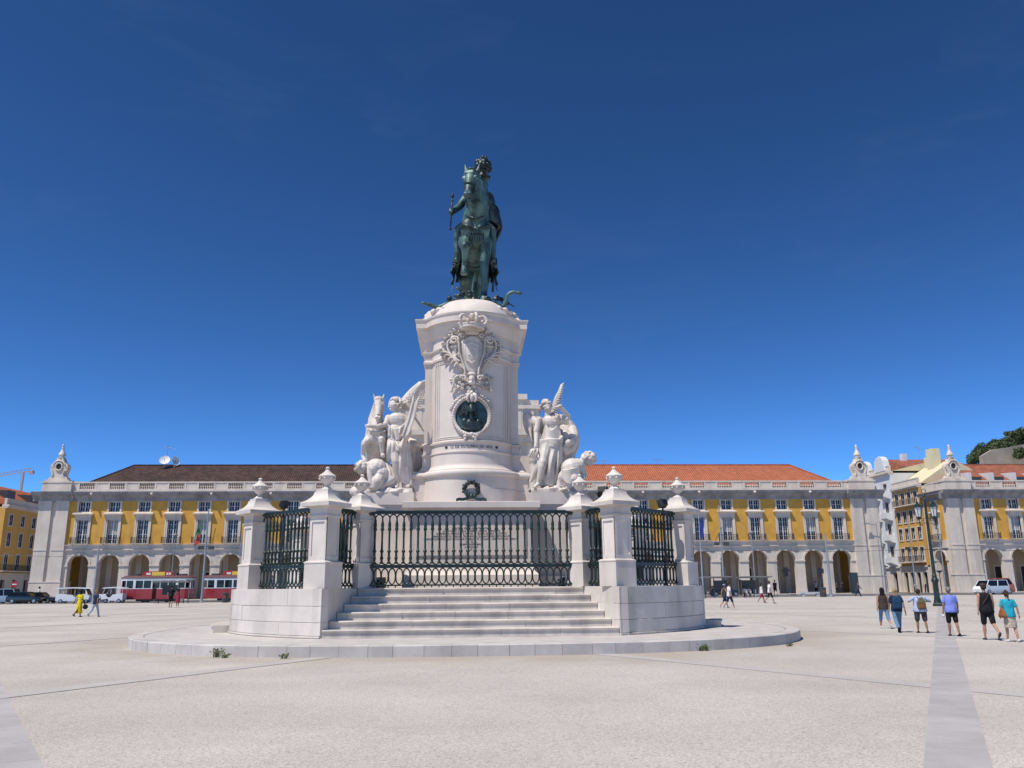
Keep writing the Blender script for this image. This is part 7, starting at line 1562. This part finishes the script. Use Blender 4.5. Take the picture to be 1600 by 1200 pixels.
c = world(pb_, tuple(pb_[2]['ha', 1]+pb_[2]['hd', 1]*.11)); t = thing('phone', 'dark phone in the right hand of the fair-haired woman', 'phone', c, pb_[3]); q = MB(); q.box(-.006, .006, -.035, .035, -.09, .03); q.build('case', 'dark_grey', t)
# --- mid-distance
def far(label, px, py, ytop, face, *a, **k): x, y = stand(px, py); return person(label, x, y, face, hgt(px, ytop, py), *a, vox=.034, **k)
far('woman in a dark top and cap, left of the pair near the right shelter', 1133, 950, 912, -80, 'skin', 'cloth_brownprint', 'cloth_navy', 'hair_brown', 'cloth_white', WK1, AR1, sleeve='none', bot_len='short', cap_='cloth_paleblue')
far('man in pale tee and navy shorts striding right near the shelter', 1141, 952, 909, -80, 'skin', 'cloth_white', 'cloth_navy', 'hair_brown', 'cloth_white', WK2, AR2, bot_len='short')
far('woman in white top with dark red shorts walking right', 1191, 942, 910, -85, 'skin_tan', 'cloth_white', 'cloth_red', 'hair_brown', 'cloth_white', WK1, AR1, sleeve='none', bot_len='short', hair_kind='long')
far('man in white tee and black shorts walking right', 1204, 943, 907, -85, 'skin', 'cloth_white', 'cloth_black', 'hair_brown', 'cloth_black', WK2, AR2, bot_len='short')
far('man in black with a rucksack standing by the right shelter', 1212, 931, 906, 0, 'skin', 'cloth_black', 'cloth_black', 'hair_black', 'cloth_black', bot_len='short')
far('person in dark clothes walking past the information pillar', 1342, 932, 908, -90, 'skin', 'cloth_charcoal', 'cloth_navy', 'hair_brown', 'cloth_black', WK1, AR1, sleeve='long')
far('woman in a yellow dress with one arm held out', 122, 964, 922, -35, 'skin_dark', 'cloth_yellow', None, 'hair_black', 'cloth_black', ((18, 8), (-16, 26)), ((-18, 34, 8), (6, 12, 20)), dress=True, bot_len='calf', wide=1.15, hair_kind='afro')
far('woman in navy tee and pale jeans beside the yellow dress', 147, 964, 921, -20, 'skin', 'cloth_navy', 'cloth_lightdenim', 'hair_blonde', 'cloth_grey', WK2, AR2, hair_kind='bun')
x, y = stand(131, 948); t = thing('handbag', 'black handbag swinging beside the yellow dress', 'bag', (gnd(122, 964).x+.42, gnd(122, 964).y-.1, .62)); q = MB(); q.ell((0, 0, 0), (.17, .07, .16)); q.build('bag', 'cloth_black', t, 'all'); q = MB(); q.tube([(-.08, 0, .12), (-.06, 0, .3), (-.02, 0, .12)], .012, 6); q.build('handle', 'cloth_black', t)
far('woman in a long white dress by the black cars', 59, 941, 916, -60, 'skin_dark', 'cloth_white', None, 'hair_black', 'cloth_black', WK1, AR1, dress=True, bot_len='calf', hair_kind='bun')
far('man in black tee and shorts standing with his back turned', 266, 949, 915, 10, 'skin', 'cloth_black', 'cloth_black', 'hair_black', 'cloth_black', ((6, 3), (-6, 6)), ((-4, 16, 14), (4, 14, 16)), bot_len='short')
far('woman in a dark red dress beside the man in black', 277, 949, 919, 5, 'skin_tan', 'cloth_red', None, 'hair_black', 'cloth_white', ((4, 3), (-4, 6)), ((2, 14, 60), (0, 8, 10)), dress=True, bot_len='knee', sleeve='none', hair_kind='long')
far('woman in a blue dress walking before the first tram', 228, 938, 915, -90, 'skin', 'cloth_blue', None, 'hair_blonde', 'cloth_white', WK1, AR1, dress=True, bot_len='knee', sleeve='none')
far('person in teal beside the pole between the trams', 310, 936, 912, 90, 'skin', 'cloth_teal', 'cloth_charcoal', 'hair_brown', 'cloth_black')
far('tuk-tuk driver in white shirt standing by the first tram', 187, 937, 917, 180, 'skin_tan', 'cloth_white', 'cloth_charcoal', 'hair_black', 'cloth_black')
far('man in black vest between the white tuk-tuks', 165, 937, 915, 170, 'skin', 'cloth_white', 'cloth_black', 'hair_grey', 'cloth_black')
far('person in white under the second arch from the right corner', 1276, 928, 908, 160, 'skin', 'cloth_white', 'cloth_black', 'hair_black', 'cloth_black')
for i, (px, lab, tp_c) in enumerate(((1310, 'left of two dark figures under the last right arch', 'cloth_charcoal'), (1319, 'right of two dark figures under the last right arch', 'cloth_black'))):
    p = at(px, 922, 127); person(lab, p.x, 127.5, 170, 1.72, 'skin', tp_c, 'cloth_black', 'hair_black', 'cloth_black', vox=.045, z=.14)
for px, lab, c in ((1431, 'person in white before the yellow side-street house', 'cloth_white'), (1445, 'person in dark blue before the yellow side-street house', 'cloth_navy')):
    p = at(px, 915, 140); person(lab, p.x, 140, 120, 1.75, 'skin', c, 'cloth_black', 'hair_brown', 'cloth_black', WK1, AR1, vox=.045, z=.02)
# seated people
for px, Y, z, lab, c in ((1163, 106.1, 0.02, 'person in pale shirt seated in the right bus shelter', 'cloth_white'), (1170, 106.15, .02, 'second person seated in the right bus shelter', 'cloth_grey'), (157, 112.0, 0.02, 'person in white seated behind the pole on the left', 'cloth_white')):
    p = at(px, 925, Y); person(lab, p.x, Y, 180, 1.7, 'skin_tan', c, 'cloth_charcoal', 'hair_black', 'cloth_black', ((82, 84), (78, 80)), ((30, 8, 50), (30, 8, 50)), vox=.045, seated=True)
p = at(157, 925, 112); t = thing('low_bench', 'low white bench under the seated person on the left', 'bench', (p.x, 112.25, 0)); q = MB(); q.box(-2.2, 1.6, -.1, .35, .1, .46); q.build('seat', 'white_plaster', t)
# person sitting on the flank steps behind the right wall
person('bare-armed person sitting on the right flank steps, mostly hidden by the wall', CX+7.75, CY+.2, -95, 1.7, 'skin_tan', 'cloth_brownprint', 'bag_brown', 'hair_black', 'cloth_black', ((80, 95), (84, 100)), ((40, 6, 60), (40, 6, 60)), vox=.025, seated=True, z=.29, bot_len='short', lean=.3, sleeve='none')

# weeds along the kerb
wr_ = random.Random(4)
for i, (px, py, s, lab) in enumerate(((338, 1027, .34, 'upright green weed at the left bend of the kerb'), (352, 1028, .2, 'low weed right of the tallest weed on the kerb'), (444, 1029, .2, 'thin dry weed on the kerb below the left wall'), (538, 1027, .14, 'flat weed below the foot of the stairs, left'), (582, 1026, .2, 'brown weed sprig below the stairs'), (737, 1024, .26, 'leafy weed below the middle of the stairs'), (921, 1021, .18, 'small green weed below the right end of the stairs'), (1093, 1017, .26, 'bushy grass tuft at the right bend of the kerb'), (1102, 1017, .24, 'grass tuft right of the bushy one on the kerb'), (1232, 1010, .12, 'tiny weed at the right tip of the kerb'))):
    g_ = gnd(px, py); t = thing('weed', lab, 'weed', (g_.x, g_.y-.03, 0), 0, 'weeds in the kerb joint'); q = MB()
    for k in range(42 if s > .2 else 24):
        a = wr_.uniform(0, 2*pi); L = s*.72*wr_.uniform(.5, 1.15); tilt = wr_.uniform(.15, 1.0); d = Vector((cos(a)*sin(tilt), sin(a)*sin(tilt)*.5, cos(tilt))); sd = Vector((-sin(a), cos(a), 0))*.010; b0 = Vector((wr_.uniform(-.07, .07), wr_.uniform(-.02, .02), 0))
        q.add([b0-sd, b0+sd, b0+d*L*.6+sd, b0+d*L+Vector((0, 0, -.02)), b0+d*L*.6-sd], [(0, 1, 2, 4), (4, 2, 3)])
        if k % 2: c_ = b0+d*L*.7; q.add([c_, c_+Vector((.03, 0, .015)), c_+d*.06, c_+Vector((-.03, 0, .015))], [(0, 1, 2, 3)])
    q.build('blades', 'weed', t)
for o in scene.objects:
    for kk in ('_k', '_dz'):
        if kk in o: del o[kk]

bpy.data.scenes.remove(LAB)
